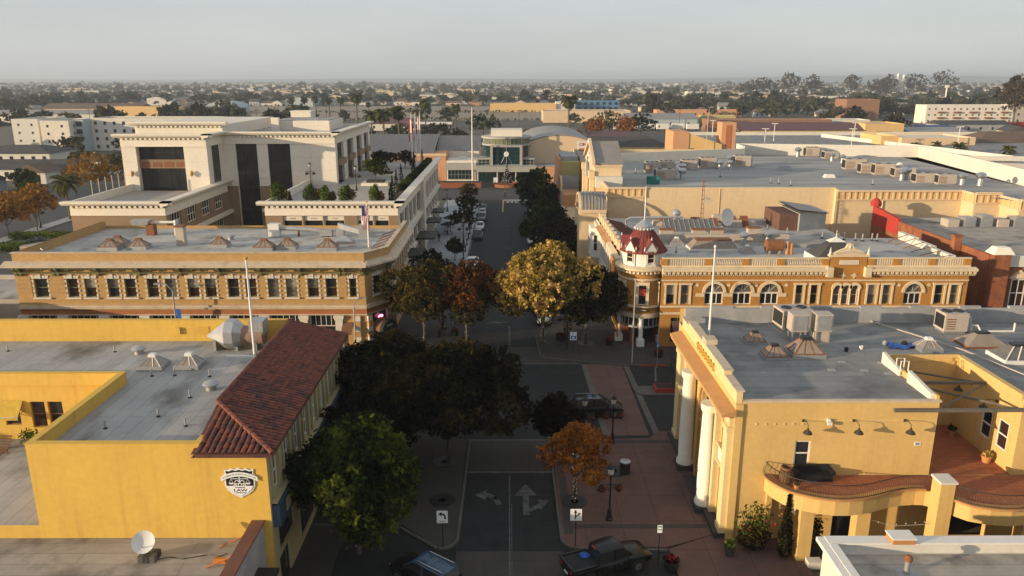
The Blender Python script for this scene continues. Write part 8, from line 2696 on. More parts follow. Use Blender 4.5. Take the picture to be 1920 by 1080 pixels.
def d_park(t, F):
 MB(F).box(-.3, .3, .061, .068, .12, .5).build('field', 'sign_blue', t)
 lettering('P', .34, face_mat(F[0][0], F[0][1] - .07, F[0][2] + .68, 'S'), 'sign_blue', t, .003)
 MB(F).box(-.18, .18, .069, .075, .2, .3).box(-.12, .12, .069, .075, .3, .4).build('symbol', 'sign_white', t)

def d_lines(t, F):
 MB(F).box(-.12, .12, .061, .066, .4, .48).box(-.12, .12, .061, .066, .2, .26).build('print', 'teal', t)

def d_acc(t, F):
 MB(F).box(-.14, .1, .061, .066, .12, .2).box(-.06, .02, .061, .066, .2, .5).build('symbol', 'sign_white', t)

def d_person(t, F):
 MB(F).box(-.08, .08, .061, .066, .25, .6).box(-.05, .05, .061, .066, .62, .75).build('symbol', 'sign_black', t)

sign_post(-4.4, 44.5, SW, 2.75, .72, .9, 'white left turn only sign on a black post by the left kerb', d_left)
sign_post(4.35, 44.6, SW, 2.8, .75, .85, 'white straight or right arrow sign on a black post by the right kerb', d_fork)
sign_post(7.15, 81.5, SW, 2.6, .75, .95, 'white and blue parking sign on a black post beside the golden tree', d_park)
sign_post(9.4, 42.4, SW, 3.0, .3, .55, 'small pale parking restriction sign beside the dark pickup', d_lines)
sign_post(15.8, 77.2, .12, 2.9, .32, .6, 'small blue accessible parking sign in front of the orange brick building', d_acc, 'sign_blue', post='galv')
sign_post(-4.0, 224, .12, 2.2, 1.2, 1.5, 'white pedestrian sign at the far plaza', d_person)

def signal(x, y, label, rz):
 t = thing('traffic_light', label, 'traffic light', (x, y, SW))
 MB().tube([(x, y, SW), (x, y, 3.6)], .08, 8).build('post', 'lamp_black', t)
 for s in (-1, 1):
  h = MB().box(x + s * .3 - .16, x + s * .3 + .16, y - .15, y + .15, 2.5, 3.5).build('head', 'lamp_black', t)
  for i, c in enumerate(('leaf_dark', 'gold', 'flower_red')):
   MB().lathe((x + s * .3, y - .17, 2.62 + i * .28), [(.1, 0), (.1, .02)], 8).build('lens', c, h)
 MB().box(x - .3, x + .3, y - .03, y + .03, 2.9, 2.96).build('bracket', 'lamp_black', t)
 return t

signal(-7.6, 83.2, 'black traffic light under the rust red tree', 0)
signal(6.6, 83.0, 'black traffic light beside the blue parking sign', 0)

def bent_lamp(x, y, z, h, arm, label, rz=0.0, m_='galv'):
 t = thing('street_light', label, 'street light', (x, y, z))
 c, s = cos(rz), sin(rz)
 MB().tube([(x, y, z), (x, y, z + h * .9), (x + c * arm * .4, y + s * arm * .4, z + h * .99), (x + c * arm, y + s * arm, z + h)], .1, 8, .05).build('pole', m_, t, True)
 MB().box(x + c * arm - .35, x + c * arm + .35, y + s * arm - .16, y + s * arm + .16, z + h - .1, z + h + .06).build('lamp_head', m_, t)
 return t

bent_lamp(-17.4, 82.3, SW, 6.2, 1.2, 'pale street light with a curved arm by the brick building', .5)
bent_lamp(-37.4, 82.3, SW, 8.0, 1.6, 'grey street light with banner before the buff brick windows', pi)
one('pole_banner', MB().box(-37.25, -36.75, 82.26, 82.3, 3.2, 5.2), 'sign_blue', 'blue and white banner on the street light before the brick building', 'banner')
t = thing('utility_pole', 'slim pale pole standing in front of the turret building', 'pole', (13.35, 78.6, SW))
MB().tube([(13.35, 78.6, SW), (13.35, 78.6, 9.6)], .075, 8, .05).build('pole', 'hvac', t, True)
MB().tube([(13.35, 78.6, 9.0), (14.6, 78.3, 9.6), (15.0, 78.3, 9.5)], .05, 6).build('arm', 'hvac', t)
t = thing('litter_bin', 'black slatted litter bin with pale domed lid by the bank', 'litter bin', (9.05, 54.4, SW))
MB().lathe((9.05, 54.4, SW), [(.36, 0), (.38, .1), (.38, .9), (.4, .95)], 16).build('body', 'dark_metal', t, True)
lb_ = MB().lathe((9.05, 54.4, SW + .95), [(.42, 0), (.42, .08), (.3, .12), (.18, .12), (.18, .06)], 16).build('lid', 'galv', t, True)
q = MB()
for i in range(16):
 a = 2 * pi * i / 16
 q.box(9.05 + .39 * cos(a) - .02, 9.05 + .39 * cos(a) + .02, 54.4 + .39 * sin(a) - .02, 54.4 + .39 * sin(a) + .02, SW + .08, SW + .92)
q.build('slat', 'iron', t)
for x, y, c, lab in ((6.0, 86.3, 'flower_red', 'dark tub of red flowers near the golden tree trunk'), (11.6, 84.6, 'flower_red', 'dark tub of red flowers by the turret porch'), (16.6, 80.6, 'flower_red', 'red flowering tub on the orange building pavement'), (-6.6, 88, 'flower_red', 'dark tub of red flowers beyond the rust red tree'), (10.2, 42.2, 'flower_red', 'red flowering planter beside the small pale sign'), (-11.9, 48.4, 'leaf_green', 'pale round tub with a green plant by the yellow shopfront')):
 t = thing('planter_tub', lab, 'planter', (x, y, SW))
 MB().lathe((x, y, SW), [(.42, 0), (.55, .55), (.58, .6), (.5, .6), (.45, .5), (.02, .5)], 14).build('tub', 'white_paint' if x < -10 else 'dark_metal', t, True)
 plant_mesh('flowers', t, 110, .45, .45, .2, .5, .1, c, int(abs(x) * 7) + 60)
 plant_mesh('foliage', t, 140, .5, .5, .22, .45, .1, 'leaf_green', int(abs(x) * 7) + 61)
t = thing('street_planter', 'red box planter with bare tree on the median island', 'planter', (15.2, 71, .12))
MB().box(14.4, 17.4, 70.3, 71.7, .12, .55).build('box', 'red_paint', t)
MB().box(14.55, 17.25, 70.45, 71.55, .55, .6).build('soil', 'soil', t)
t = thing('bare_tree', 'small leafless tree growing from the red box planter', 'tree', (16.2, 71, .6))
q = MB().tube([(16.2, 71, .6), (16.1, 71, 2.2), (16.3, 71.1, 3.4)], .11, 6, .05)
rgb = random.Random(3)
for i in range(9):
 a = rgb.random() * 6.28
 z = 1.8 + rgb.random() * 1.4
 q.tube([(16.2, 71, z), (16.2 + .6 * cos(a), 71 + .6 * sin(a), z + .8), (16.2 + 1.1 * cos(a + .3), 71 + 1.1 * sin(a + .3), z + 1.7)], .045, 5, .012)
 q.tube([(16.2 + .6 * cos(a), 71 + .6 * sin(a), z + .8), (16.2 + .8 * cos(a - .8), 71 + .8 * sin(a - .8), z + 1.6)], .025, 4, .01)
q.build('trunk', 'bark', t)
for x, y, lab in ((34.5, 80.5, 'leafless twiggy street tree before the orange triple window'), (45.5, 80.8, 'leafless twiggy street tree before the right hand arched window'), (23, 80.6, 'leafless twiggy street tree before the left arched windows')):
 t = thing('bare_tree', lab, 'tree', (x, y, SW))
 q = MB().tube([(x, y, SW), (x, y, 2.6)], .1, 6, .07)
 for i in range(26):
  a = rgb.random() * 6.28
  z = 1.8 + rgb.random() * 1.6
  q.tube([(x, y, z * .8), (x + .9 * cos(a), y + .7 * sin(a), z + .9), (x + 1.9 * cos(a + .2), y + 1.4 * sin(a + .2), z + 1.5 + rgb.random() * .8)], .03, 4, .008)
  q.tube([(x + .9 * cos(a), y + .7 * sin(a), z + .9), (x + 1.3 * cos(a - .5), y + sin(a - .5), z + 1.9)], .015, 3, .006)
 q.build('branches', 'rust', t)

def cafe(x, y, lab):
 t = thing('cafe_umbrella', lab, 'umbrella', (x, y, SW))
 MB().tube([(x, y, SW), (x, y, 2.75)], .03, 6).build('pole', 'dark_metal', t)
 MB().lathe((x, y, 2.1), [(1.5, 0), (1.5, .02), (.75, .35), (.03, .62)], 8).build('canopy', 'umbrella', t)
 return t

def table_set(x, y, lab):
 t = thing('cafe_table', lab, 'table', (x, y, SW))
 MB().lathe((x, y, SW), [(.25, 0), (.05, .05), (.05, .7), (.45, .72), (.45, .75)], 12).build('top', 'dark_metal', t)
 return t

def chair(x, y, rz, lab, grp):
 t = thing('cafe_chair', lab, 'chair', (x, y, SW), grp)
 c, s = cos(rz), sin(rz)
 F = ((x, y, SW), (c, s), (s, -c))
 MB(F).box(-.22, .22, -.22, .22, .43, .47).build('seat', 'dark_metal', t)
 MB(F).box(-.22, .22, -.24, -.2, .47, .9).build('backrest', 'dark_metal', t)
 for a in (-.2, .17):
  for b in (-.2, .17):
   MB(F).box(a, a + .03, b, b + .03, 0, .43).build('leg', 'dark_metal', t)
 return t

for i, (x, y, lab) in enumerate(((-12.4, 158, 'black cafe umbrella farther from the camera side of the pale pavement'), (-12.3, 150.5, 'black cafe umbrella over the nearer cafe table'))):
 cafe(x, y, lab)
 table_set(x, y, 'small dark cafe table under a black umbrella' if i else 'small dark cafe table under the farther black umbrella')
 for k in range(3):
  a = k * 2.1 + .5
  chair(x + .85 * cos(a), y + .85 * sin(a), a + pi / 2, 'dark metal cafe chair round an umbrella table', 'cafe chairs on the pale pavement')
for x, y, c, lab in ((-11.2, 137.5, 'sign_white', 'white folding board sign on the pale pavement'), (-11.5, 121.5, 'teal', 'green and white folding board sign near the shrubby tree')):
 t = thing('board_sign', lab, 'sign', (x, y, SW))
 MB().ext([(x - .35, SW), (x + .35, SW), (x + .35, SW + 1.1), (x - .35, SW + 1.1)], y - .25, y - .2).build('panel', 'sign_white', t)
 MB().ext([(x - .35, SW), (x + .35, SW), (x + .35, SW + 1.1), (x - .35, SW + 1.1)], y + .1, y + .15).build('panel', 'sign_white', t)
 MB().box(x - .25, x + .25, y - .262, y - .251, SW + .3, SW + .9).build('print', c if c != 'sign_white' else 'sign_black', t)
 MB().box(x - .35, x + .35, y - .2, y + .1, SW + 1.05, SW + 1.1).build('hinge', 'galv', t)
for i, (y0, y1, zz, dp) in enumerate(((112, 118, 4.2, 2.4), (124.5, 131, 4.4, 3.2), (140, 145, 4.3, 2.6), (151, 156, 4.3, 2.4))):
 t = thing('street_canopy', 'dark flat metal canopy hung on the office street front', 'canopy', (-14.3, (y0 + y1) / 2, 4), 'canopies on the office street front')
 MB().box(-15.45, -15.45 + dp, y0, y1, zz, zz + .25).build('deck', 'dark_metal', t)
 MB().tube([(-15.4, y0 + .5, 7), (-15.45 + dp - .2, y0 + .5, zz + .25)], .04, 5).tube([(-15.4, y1 - .5, 7), (-15.45 + dp - .2, y1 - .5, zz + .25)], .04, 5).build('stay', 'dark_metal', t)

def person(x, y, z, rz, label, top, bottom, h=1.72, stride=.35, white=False):
 t = thing('person', label, 'person', (x, y, z))
 k = h / 1.72
 V = [(0, 0, .93), (0, .01, 1.15), (0, .01, 1.4), (0, .02, 1.5), (0, .03, 1.6), (0, .03, 1.7),
         (.1, 0, .88), (.11, stride * .5, .5), (.1, stride * .7, .08), (.1, stride * .7 + .16, .03),
         (-.1, 0, .88), (-.11, -stride * .3, .5), (-.1, -stride * .8, .1), (-.1, -stride * .8 + .15, .03),
         (.19, 0, 1.4), (.24, -.08, 1.13), (.23, .06, .9), (.23, .1, .8),
         (-.19, 0, 1.4), (-.24, .1, 1.13), (-.23, .2, .92), (-.23, .24, .83)]
 Eg = [(0, 1), (1, 2), (2, 3), (3, 4), (4, 5), (0, 6), (6, 7), (7, 8), (8, 9), (0, 10), (10, 11), (11, 12), (12, 13), (2, 14), (14, 15), (15, 16), (16, 17), (2, 18), (18, 19), (19, 20), (20, 21)]
 rad = [.15, .145, .16, .06, .1, .09, .1, .07, .05, .045, .1, .07, .05, .045, .07, .05, .04, .045, .07, .05, .04, .045]
 me = bpy.data.meshes.new('body')
 me.from_pydata([tuple(c * k for c in v) for v in V], Eg, [])
 o = bpy.data.objects.new('body', me)
 col.objects.link(o)
 md = o.modifiers.new('skin', 'SKIN')
 for i, sv in enumerate(me.skin_vertices[0].data):
  sv.radius = (rad[i] * k, rad[i] * k * .85)
  sv.use_root = (i == 0)
 o.modifiers.new('sub', 'SUBSURF').levels = 1
 o.modifiers['sub'].render_levels = 1
 dg = bpy.context.evaluated_depsgraph_get()
 m2 = bpy.data.meshes.new_from_object(o.evaluated_get(dg))
 bpy.data.objects.remove(o)
 m2.materials.clear()
 for mm in (top, bottom, 'skin', 'cloth_black'):
  m2.materials.append(MATS[mm])
 for p in m2.polygons:
  c = p.center / k
  p.material_index = 3 if c.z < .1 or (c.z > 1.6 and (c.y < .03 or c.z > 1.72)) else 2 if c.z > 1.47 or (abs(c.x) > .17 and c.z < .9) else 1 if c.z < .95 else 0
  p.use_smooth = True
 o = bpy.data.objects.new('body', m2)
 col.objects.link(o)
 o.parent = t
 t.rotation_euler = (0, 0, rz)
 return t

person(-1.1, 200.8, 0, 1.6, 'person in dark clothes walking over the far crossing', 'cloth_black', 'cloth_black')
person(-12.1, 199.5, 0, .3, 'person in a white top standing at the far left corner', 'cloth_white', 'cloth_black', stride=.15)
person(-13.4, 143.5, SW, .1, 'person in black walking on the pale pavement past the cafe tables', 'cloth_black', 'cloth_black')
person(11.6, 158, SW, 2, 'person in a red top on the far right pavement', 'cloth_red', 'cloth_grey', stride=.2)

# ================================================================ middle distance
def flat(name, pts, mt, z=-.06):
 return struct(name, MB().poly([(x, y, z) for x, y in pts]), mt)

flat('open_field', [(-420, 590), (40, 590), (60, 720), (-20, 900), (-420, 900)], 'sand', -.07)
flat('highway', [(-1500, 905), (700, 1010), (700, 1035), (-1500, 930)], 'asphalt2', -.06)
flat('distant_road', [(-300, 470), (420, 560), (420, 572), (-300, 482)], 'asphalt2', -.055)
flat('garage_yard', [(60, 330), (320, 330), (320, 455), (60, 455)], 'asphalt2', -.065)
flat('boulevard', [(272, 330), (292, 330), (320, 640), (300, 640)], 'asphalt2', -.05)

def bldg(label, x0, x1, y0, y1, h, wm, rm='roof_grey', rows=0, cols=0, side=None, scols=0, name='building', group=None, par=.6, ww=1.3, wh=1.5, gm='glass', gable=None, cat='building', rot=0.0):
 cx_, cy_ = (x0 + x1) / 2, (y0 + y1) / 2
 t = thing(name, label, cat, (cx_, cy_, 0), group)
 MB().box(x0, x1, y0, y1, 0, h).build('wall', wm, t)
 if gable:
  gh_, ax = gable
  o_ = .5
  if ax == 'x':
   MB().extu([(y0 - o_, h - .1), (y1 + o_, h - .1), ((y0 + y1) / 2, h + gh_)], x0 - o_, x1 + o_).build('roof', rm, t)
  elif ax == 'y':
   MB(fr(0, 0, 0, 'N')).ext([(x0 - o_, h - .1), (x1 + o_, h - .1), ((x0 + x1) / 2, h + gh_)], y0 - o_, y1 + o_).build('roof', rm, t)
  else:
   MB().taper(x0 - o_, x1 + o_, y0 - o_, y1 + o_, h - .1, h + gh_, min(x1 - x0, y1 - y0) * .45, min(x1 - x0, y1 - y0) * .45).build('roof', rm, t)
 else:
  parapet(MB(), x0, x1, y0, y1, h, h + par, .35).build('parapet', wm, t)
  MB().box(x0 + .35, x1 - .35, y0 + .35, y1 - .35, h, h + .05).build('flat_roof', rm, t)
 fl_h = h / max(rows, 1)
 for r_ in range(rows):
  for c in range(cols):
   u = x0 + (x1 - x0) * (c + .5) / cols
   z = r_ * fl_h + fl_h * .32
   MB().box(u - ww / 2, u + ww / 2, y0 - .06, y0 - .003, z, min(z + wh, h - .2)).build('window', gm, t)
  for c in range(scols):
   v = y0 + (y1 - y0) * (c + .5) / scols
   z = r_ * fl_h + fl_h * .32
   xs = (x1 + .003, x1 + .06) if side == 'E' else (x0 - .06, x0 - .003)
   MB().box(xs[0], xs[1], v - ww / 2, v + ww / 2, z, min(z + wh, h - .2)).build('window', gm, t)
 return t

bldg('cream four storey apartment block with a green side panel', -209, -198, 330, 352, 13.2, 'white_wall', rows=4, cols=2, ww=.8, wh=.9)
bldg('cream apartment tower beside the green panelled block', -196, -184, 328, 350, 12.6, 'office_cream', rows=4, cols=2, side='E', scols=3, ww=.9, wh=1.0)
t = bldg('long white apartment wing with blue balconies', -180, -128, 338, 354, 13.2, 'white_wall', rows=4, cols=13, ww=1.2, wh=1.4)
for x in (-160, -154):
 for z in (3, 6.3, 9.6):
  MB().box(x, x + 4.6, 336.6, 338, z, z + 1.0).build('balcony', 'blue_grey', t)
bldg('blue grey link block between the white apartments', -184, -180, 332, 352, 12.8, 'blue_grey', rows=4, cols=1, ww=2.6, wh=2)
for x0, x1, y0, y1, h, wm, rm, ax, lab in ((-160, -134, 236, 250, 3.4, 'white_wall', 'dark_roof', 'x', 'low white bungalow with dark gabled roof across the side street'), (-146, -137, 228, 237, 3.4, 'white_wall', 'brown_roof', 'y', 'bungalow wing with a front gable across the side street'), (-196, -168, 284, 304, 3.8, 'white_wall', 'dark_roof', 'h', 'low house with wide dark hip roof left of the date palm'), (-141, -129, 252, 266, 4.2, 'white_wall', 'dark_roof', 'y', 'cream cottage with steep dark gable behind the golden tree'), (-152, -141, 204, 216, 3.2, 'blue_grey', 'dark_roof', 'x', 'small blue grey house at the left edge beyond the autumn trees'), (-128, -114, 284, 298, 4, 'white_wall', 'dark_roof', 'x', 'small dark roofed house beside the apartments'), (-245, -215, 300, 316, 4.5, 'white_wall', 'dark_roof', 'x', 'long dark roofed house before the cream apartments'), (-260, -235, 350, 375, 9, 'hvac', 'dark_roof', 'x', 'dark roofed block left of the cream apartments')):
 bldg(lab, x0, x1, y0, y1, h, wm, rm, 1, max(2, int((x1 - x0) / 4)), name='bungalow', gable=(2.4 if ax != 'h' else 2.2, ax), cat='house')
for i, (x, y, h, w_) in enumerate(((-124, 200, 5, 5), (-129, 206, 5, 5.5), (-136, 216, 6, 7), (-121, 244, 7, 7), (-150, 272, 6, 9), (-176, 312, 8, 9), (-155, 316, 7, 10), (-215, 320, 8, 8), (-112, 305, 9, 12), (-128, 322, 8, 12), (-140, 300, 7, 9))):
 tree(x, y, 0, h, w_, 'dark garden tree among the houses left of the office', 'leaf_dark' if i % 2 else 'leaf_green', 'garden trees left of the office', n=1300, size=.4, seed=200 + i, name='garden_tree', cs=.6)
t = thing('hedge', 'bright green low hedge by the parking area left of the brick building', 'hedge', (-89, 142, 0))
rg = np.random.default_rng(19)
leaf_object('foliage', np.concatenate([np.stack([rg.uniform(-7, 3, 3500), rg.uniform(-7, -3, 3500), rg.uniform(0, 1.1, 3500)], 1), np.stack([rg.uniform(-8, 10, 4000), rg.uniform(4, 7, 4000), rg.uniform(0, 1.2, 4000)], 1)]), .22, 'leaf_bright', t, rg)
for x, y in ((-97.6, 141), (-97.6, 158)):
 put('lamp', mk_street_lamp, (x, y, SW), 0, 'black lamp post on the side street pavement', 'lamp posts on the side street', 1.3)
bldg('low grey roofed building left of the brick corner block', -110, -58, 62.5, 82, 5.6, 'buff_brick', 'roof_grey', 1, 6)
bldg('low flat roofed sheds beside the brick block', -75, -57, 86, 98, 4.6, 'hvac', 'roof_grey', 1, 3)

t = bldg('white filling station with red tiled roof beyond the office', -84, -50, 470, 484, 4.2, 'white_wall', 'maroon_roof', 1, 6, name='filling_station', gable=(3, 'h'))
t2 = thing('station_canopy', 'long white flat canopy of the filling station', 'canopy', (-46, 466, 0))
MB().box(-62, -34, 462, 471, 4.2, 5.2).build('deck', 'white_paint', t2)
for x in (-60, -48, -36):
 MB().box(x, x + .6, 466, 466.6, 0, 4.2).build('post', 'white_paint', t2)
bldg('small red roofed annex beside the filling station', -66, -54, 452, 462, 3.6, 'white_wall', 'maroon_roof', 1, 3, gable=(2.2, 'h'))
bldg('long yellow warehouse far behind the mall entrance', -18, 44, 740, 765, 7.0, 'mall_yellow', 'roof_grey', 0, 0)
bldg('stained beige warehouse right of the tall shaggy palm', 24, 86, 557, 585, 7.6, 'mall_trim', 'roof_grey', 1, 0)
bldg('small white building on top of the yellow warehouse row', 44, 62, 742, 760, 8.6, 'white_wall')
bldg('bright blue glass building in the distance', 59, 106, 760, 780, 9.0, 'blue_far', 'roof_grey', 2, 8, gm='glass_teal', ww=3, wh=2.5)
bldg('grey brown roofed low hall behind the arched hall', 12, 62, 300, 318, 5, 'mall_trim', 'dark_roof', 1, 6, gable=(3.2, 'h'))
bldg('dark roofed shed beside the tree clump', 36, 54, 345, 360, 5, 'white_wall', 'maroon_roof', 1, 2, gable=(2.2, 'x'))
bldg('pale metal warehouse with low gable behind the trailers', 75, 120, 500, 530, 5.5, 'blue_grey', 'metal_roof', 1, 4, gable=(3, 'x'))
bldg('pink and white strip building in the distance', 120, 190, 640, 655, 5, 'peach', 'roof_grey', 1, 10)
bldg('green topped shed right of the trailers', 128, 150, 520, 532, 6, 'olive_yellow', 'roof_grey')
rr = random.Random(21)
for i, (x, y) in enumerate(((66, 470), (74, 468), (84, 472), (92, 470), (102, 474), (110, 470))):
 t = thing('truck_trailer', 'white box trailer in the yard behind the tree clump', 'trailer', (x, y, 0), 'trailers in the yard')
 MB().box(x - 3.6, x + 3.6, y - 1.3, y + 1.3, 1.0, 4.0).build('box', 'white_paint', t)
 for dx in (-2.4, 2.4):
  MB().tube([(x + dx, y - 1.3, .5), (x + dx, y + 1.3, .5)], .5, 10).build('wheel', 'rubber', t)
for i in range(26):
 x, y = rr.uniform(95, 190), rr.uniform(485, 600)
 put('sedan' + ('car_white', 'car_dark', 'car_silver')[i % 3], mk_car('sedan', ('car_white', 'car_dark', 'car_silver')[i % 3]), (x, y, 0), rr.choice((0, pi / 2)), ('white', 'dark', 'silver')[i % 3] + ' car in the distant yard behind the parking garage', 'cars in the distant yard')
pg = thing('parking_garage', 'peach and white parking garage with open upper deck and tall tower', 'building', (95, 270, 0))
MB().box(64, 200, 214, 310, 0, 6.0).build('lower_storey', 'dark_metal', pg)
MB().box(63.5, 200.5, 213.5, 310.5, 6.0, 8.4).build('deck', 'white_wall', pg)
MB().quad((64.2, 214.2, 8.42), (199.8, 214.2, 8.42), (199.8, 309.8, 8.42), (64.2, 309.8, 8.42)).build('deck_floor', 'roof_bank', pg)
q = MB()
for a, b in (((64, 310), (200, 310)), ((100, 216), (64, 240)), ((64, 240), (64, 310)), ((100, 216), (140, 210)), ((120, 300), (138, 212))):
 wall_between(a, b, 8.42, 9.7, .4, q)
q.build('deck_parapet', 'white_wall', pg)
MB().box(49.2, 54.0, 234, 246, 0, 14.8).build('ramp_end', 'peach', pg)
MB(fr(0, 234.2, 0, 'S')).ext([(54, 0), (64, 0), (64, 11.0), (54, 14.3)], -1, 0).build('ramp_wall', 'mall_yellow', pg)
q = MB(fr(0, 234.2, 0, 'S'))
for i in range(6):
 u = 54.6 + i * 1.5
 q.box(u, u + 1.0, .003, .05, 8.8 - i * .3, 9.8 - i * .3)
q.build('ramp_opening', 'glass_teal', pg)
MB().box(64, 68.2, 235, 241, 0, 17.4).build('tower', 'peach', pg)
MB(fr(0, 235, 0, 'S')).box(65.2, 66.8, .003, .12, 7.5, 16.6).build('tower_panel', 'rust_band', pg)
for i in range(9):
 MB(fr(0, 213.5, 0, 'S')).box(102 + i * 6, 107 + i * 6, .003, .05, 3, 5.6).build('opening', 'black', pg)
for i, (x, y) in enumerate(((82, 250), (95, 280), (110, 250), (126, 285), (150, 260), (78, 300))):
 t = thing('deck_lamp', 'white twin headed lamp post on the parking garage deck', 'street light', (x, y, 8.42), 'lamp posts on the parking deck')
 MB().tube([(x, y, 8.42), (x, y, 14.6)], .12, 6).build('post', 'white_paint', t)
 MB().box(x - 1.1, x + 1.1, y - .2, y + .2, 14.5, 14.75).build('lamp_head', 'white_paint', t)
put('suvcar_white', mk_car('suv', 'car_white'), (103, 226, 8.43), .2, 'white suv alone on the parking garage deck')
bent_lamp(59, 233, 0, 22, 1.0, 'tall slim pole beside the parking garage tower', 0, 'hvac')
bldg('long low warehouse with dark maroon roof behind the parking garage', 118, 182, 400, 420, 4.6, 'mall_yellow', 'maroon_roof', 1, 16, name='warehouse', gable=(3.6, 'x'), ww=.5, wh=2.6, gm='office_brown')
t = bldg('cream gatehouse block with dark doorway at the maroon warehouse end', 182, 202, 400, 420, 7.4, 'mall_yellow', 'roof_grey')
MB(fr(0, 400, 0, 'S')).box(188, 196, .003, .1, 0, 4).build('doorway', 'black', t)
bldg('red and cream painted long shed behind the maroon warehouse', 108, 175, 425, 440, 8.2, 'far_brick', 'roof_grey')
bldg('cream shed with dark window strips behind the maroon warehouse', 160, 205, 445, 462, 7.0, 'white_wall', 'roof_grey', 1, 4, ww=7, wh=2)
bldg('light roofed shop with red edge right of the gatehouse', 206, 236, 402, 425, 4.0, 'white_wall', 'metal_roof', 1, 4, gable=(1.6, 'x'))
bldg('beige stucco block with small windows beyond the white parapet', 132, 157, 262, 282, 10.4, 'mall_trim', 'white_wall', 2, 0, side='W', scols=2)
bldg('cream low block joined to the beige stucco block', 126, 132, 264, 280, 10.8, 'mall_yellow', 'white_wall', 2, 1)
bldg('two storey cream apartments with wide brown hip roof on the right', 160, 230, 268, 292, 7.2, 'mall_yellow', 'brown_roof', 2, 16, side='W', scols=5, gable=(4.6, 'h'), ww=1.4)
bldg('flat grey roofed building before the brown roofed apartments', 140, 210, 205, 245, 4.6, 'hvac', 'roof_grey')
bldg('low pale roofed building beyond the white hall parapet', 98, 150, 120, 200, 5.0, 'white_wall', 'roof_tan')
bldg('red brown brick office block in the distance', 257, 282, 600, 622, 14.0, 'far_brick', 'roof_grey', 4, 0, par=1)
t = bldg('three storey white apartment row with balconies on the right', 289, 350, 545, 560, 12.0, 'office_cream', 'roof_grey', 3, 14, ww=1.3, wh=1.2, gm='glass_curtain')
for i in range(5):
 for z in (3.4, 7.2):
  MB().box(297 + i * 11, 302 + i * 11, 543.6, 545, z, z + 1.0).build('balcony', 'rust', t)
bldg('brown trimmed end of the white apartment row', 351, 372, 545, 560, 12.4, 'hvac', 'roof_grey', 3, 4)
bldg('blue covered yard stack on the right', 232, 248, 440, 448, 4.5, 'tarp', 'tarp', name='covered_stack', cat='stack', par=.1)
bldg('orange shipping container on the right', 298, 316, 470, 474, 5.0, 'red_paint', 'red_paint', name='shipping_container', cat='container', par=.05)
bldg('grey shed row on the right', 250, 292, 455, 470, 4.5, 'grey_parapet', 'dark_roof', 1, 6, gable=(2, 'x'))
bldg('brown roofed hall left of the blue arched building', -392, -310, 660, 690, 6.0, 'mall_trim', 'brown_roof', 1, 4, gable=(4, 'x'))
bldg('long yellow warehouse on the left skyline', -330, -272, 640, 655, 7.5, 'mall_yellow', 'roof_grey', 0, 0)
bldg('white walled warehouse with skylit roof on the left', -385, -290, 560, 585, 6, 'white_wall', 'metal_roof', 1, 8, gable=(2.4, 'x'))
t = thing('arched_barn', 'pale blue arched roof building on the left skyline', 'building', (-255, 700, 0))
MB(fr(0, 700, 0, 'S')).ext([(-270, 0), (-240, 0)] + [(-255 + 15 * cos(pi * i / 12), 5 + 5.5 * sin(pi * i / 12)) for i in range(13)], -30, 0).build('wall', 'blue_grey', t)
for i in range(4):
 MB(fr(0, 700, 0, 'S')).box(-266 + i * 6, -262.5 + i * 6, .003, .1, 1.5, 4.2).build('window', 'glass', t)
bldg('yellow gabled house beside the pale blue barn', -286, -272, 690, 702, 5.5, 'mall_yellow', 'dark_roof', 1, 2, gable=(3, 'y'))

for i, (x, y, h) in enumerate(((620, 1250, 36), (650, 1330, 38))):
 t = thing('power_pylon', 'steel lattice power pylon among the far eucalyptus', 'pylon', (x, y, 0), 'pylons on the right skyline')
 for sx in (-1, 1):
  for sy in (-1, 1):
   MB().tube([(x + sx * 6, y + sy * 6, 0), (x + sx * 1.2, y + sy * 1.2, h * .7), (x + sx * .5, y + sy * .5, h)], .35, 4).build('leg', 'galv', t)
 q = MB()
 for k in range(8):
  z = h * .1 * k
  w_ = 6 - 4.8 * z / (h * .7)
  q.tube([(x - w_, y - w_, z), (x + w_, y - w_, z + h * .1)], .2, 3).tube([(x + w_, y - w_, z), (x - w_, y - w_, z + h * .1)], .2, 3)
 for z in (.72, .84, .95):
  q.box(x - 8, x + 8, y - .3, y + .3, h * z, h * z + .5)
 q.build('lattice', 'galv', t)
t = thing('cell_mast', 'thick white mast with antennas right of the pylons', 'mast', (420, 760, 0))
MB().tube([(420, 760, 0), (420, 760, 24)], .9, 8, .7).build('pole', 'white_paint', t)
MB().box(418, 422, 759.5, 760.5, 22, 24.5).build('antenna', 'white_paint', t)
for i in range(22):
 x, y = (-300 + i * 34, 450 + (i % 3) * 45 + i * 4)
 t = thing('power_pole', 'thin wooden power pole in the middle distance', 'power pole', (x, y, 0), 'power poles in the middle distance')
 MB().tube([(x, y, 0), (x, y, 12)], .18, 5, .12).build('pole', 'bark', t)
 MB().box(x - 1.2, x + 1.2, y - .1, y + .1, 11, 11.25).build('cross_arm', 'bark', t)
tree(301, 468, 0, 33, 22, 'tall ragged eucalyptus at the right edge of the town', 'leaf_euc', n=9000, size=.55, seed=301, trunk_h=.34, trunk_r=.7, name='eucalyptus_tree', cs=1.0, bark='bark_palm')
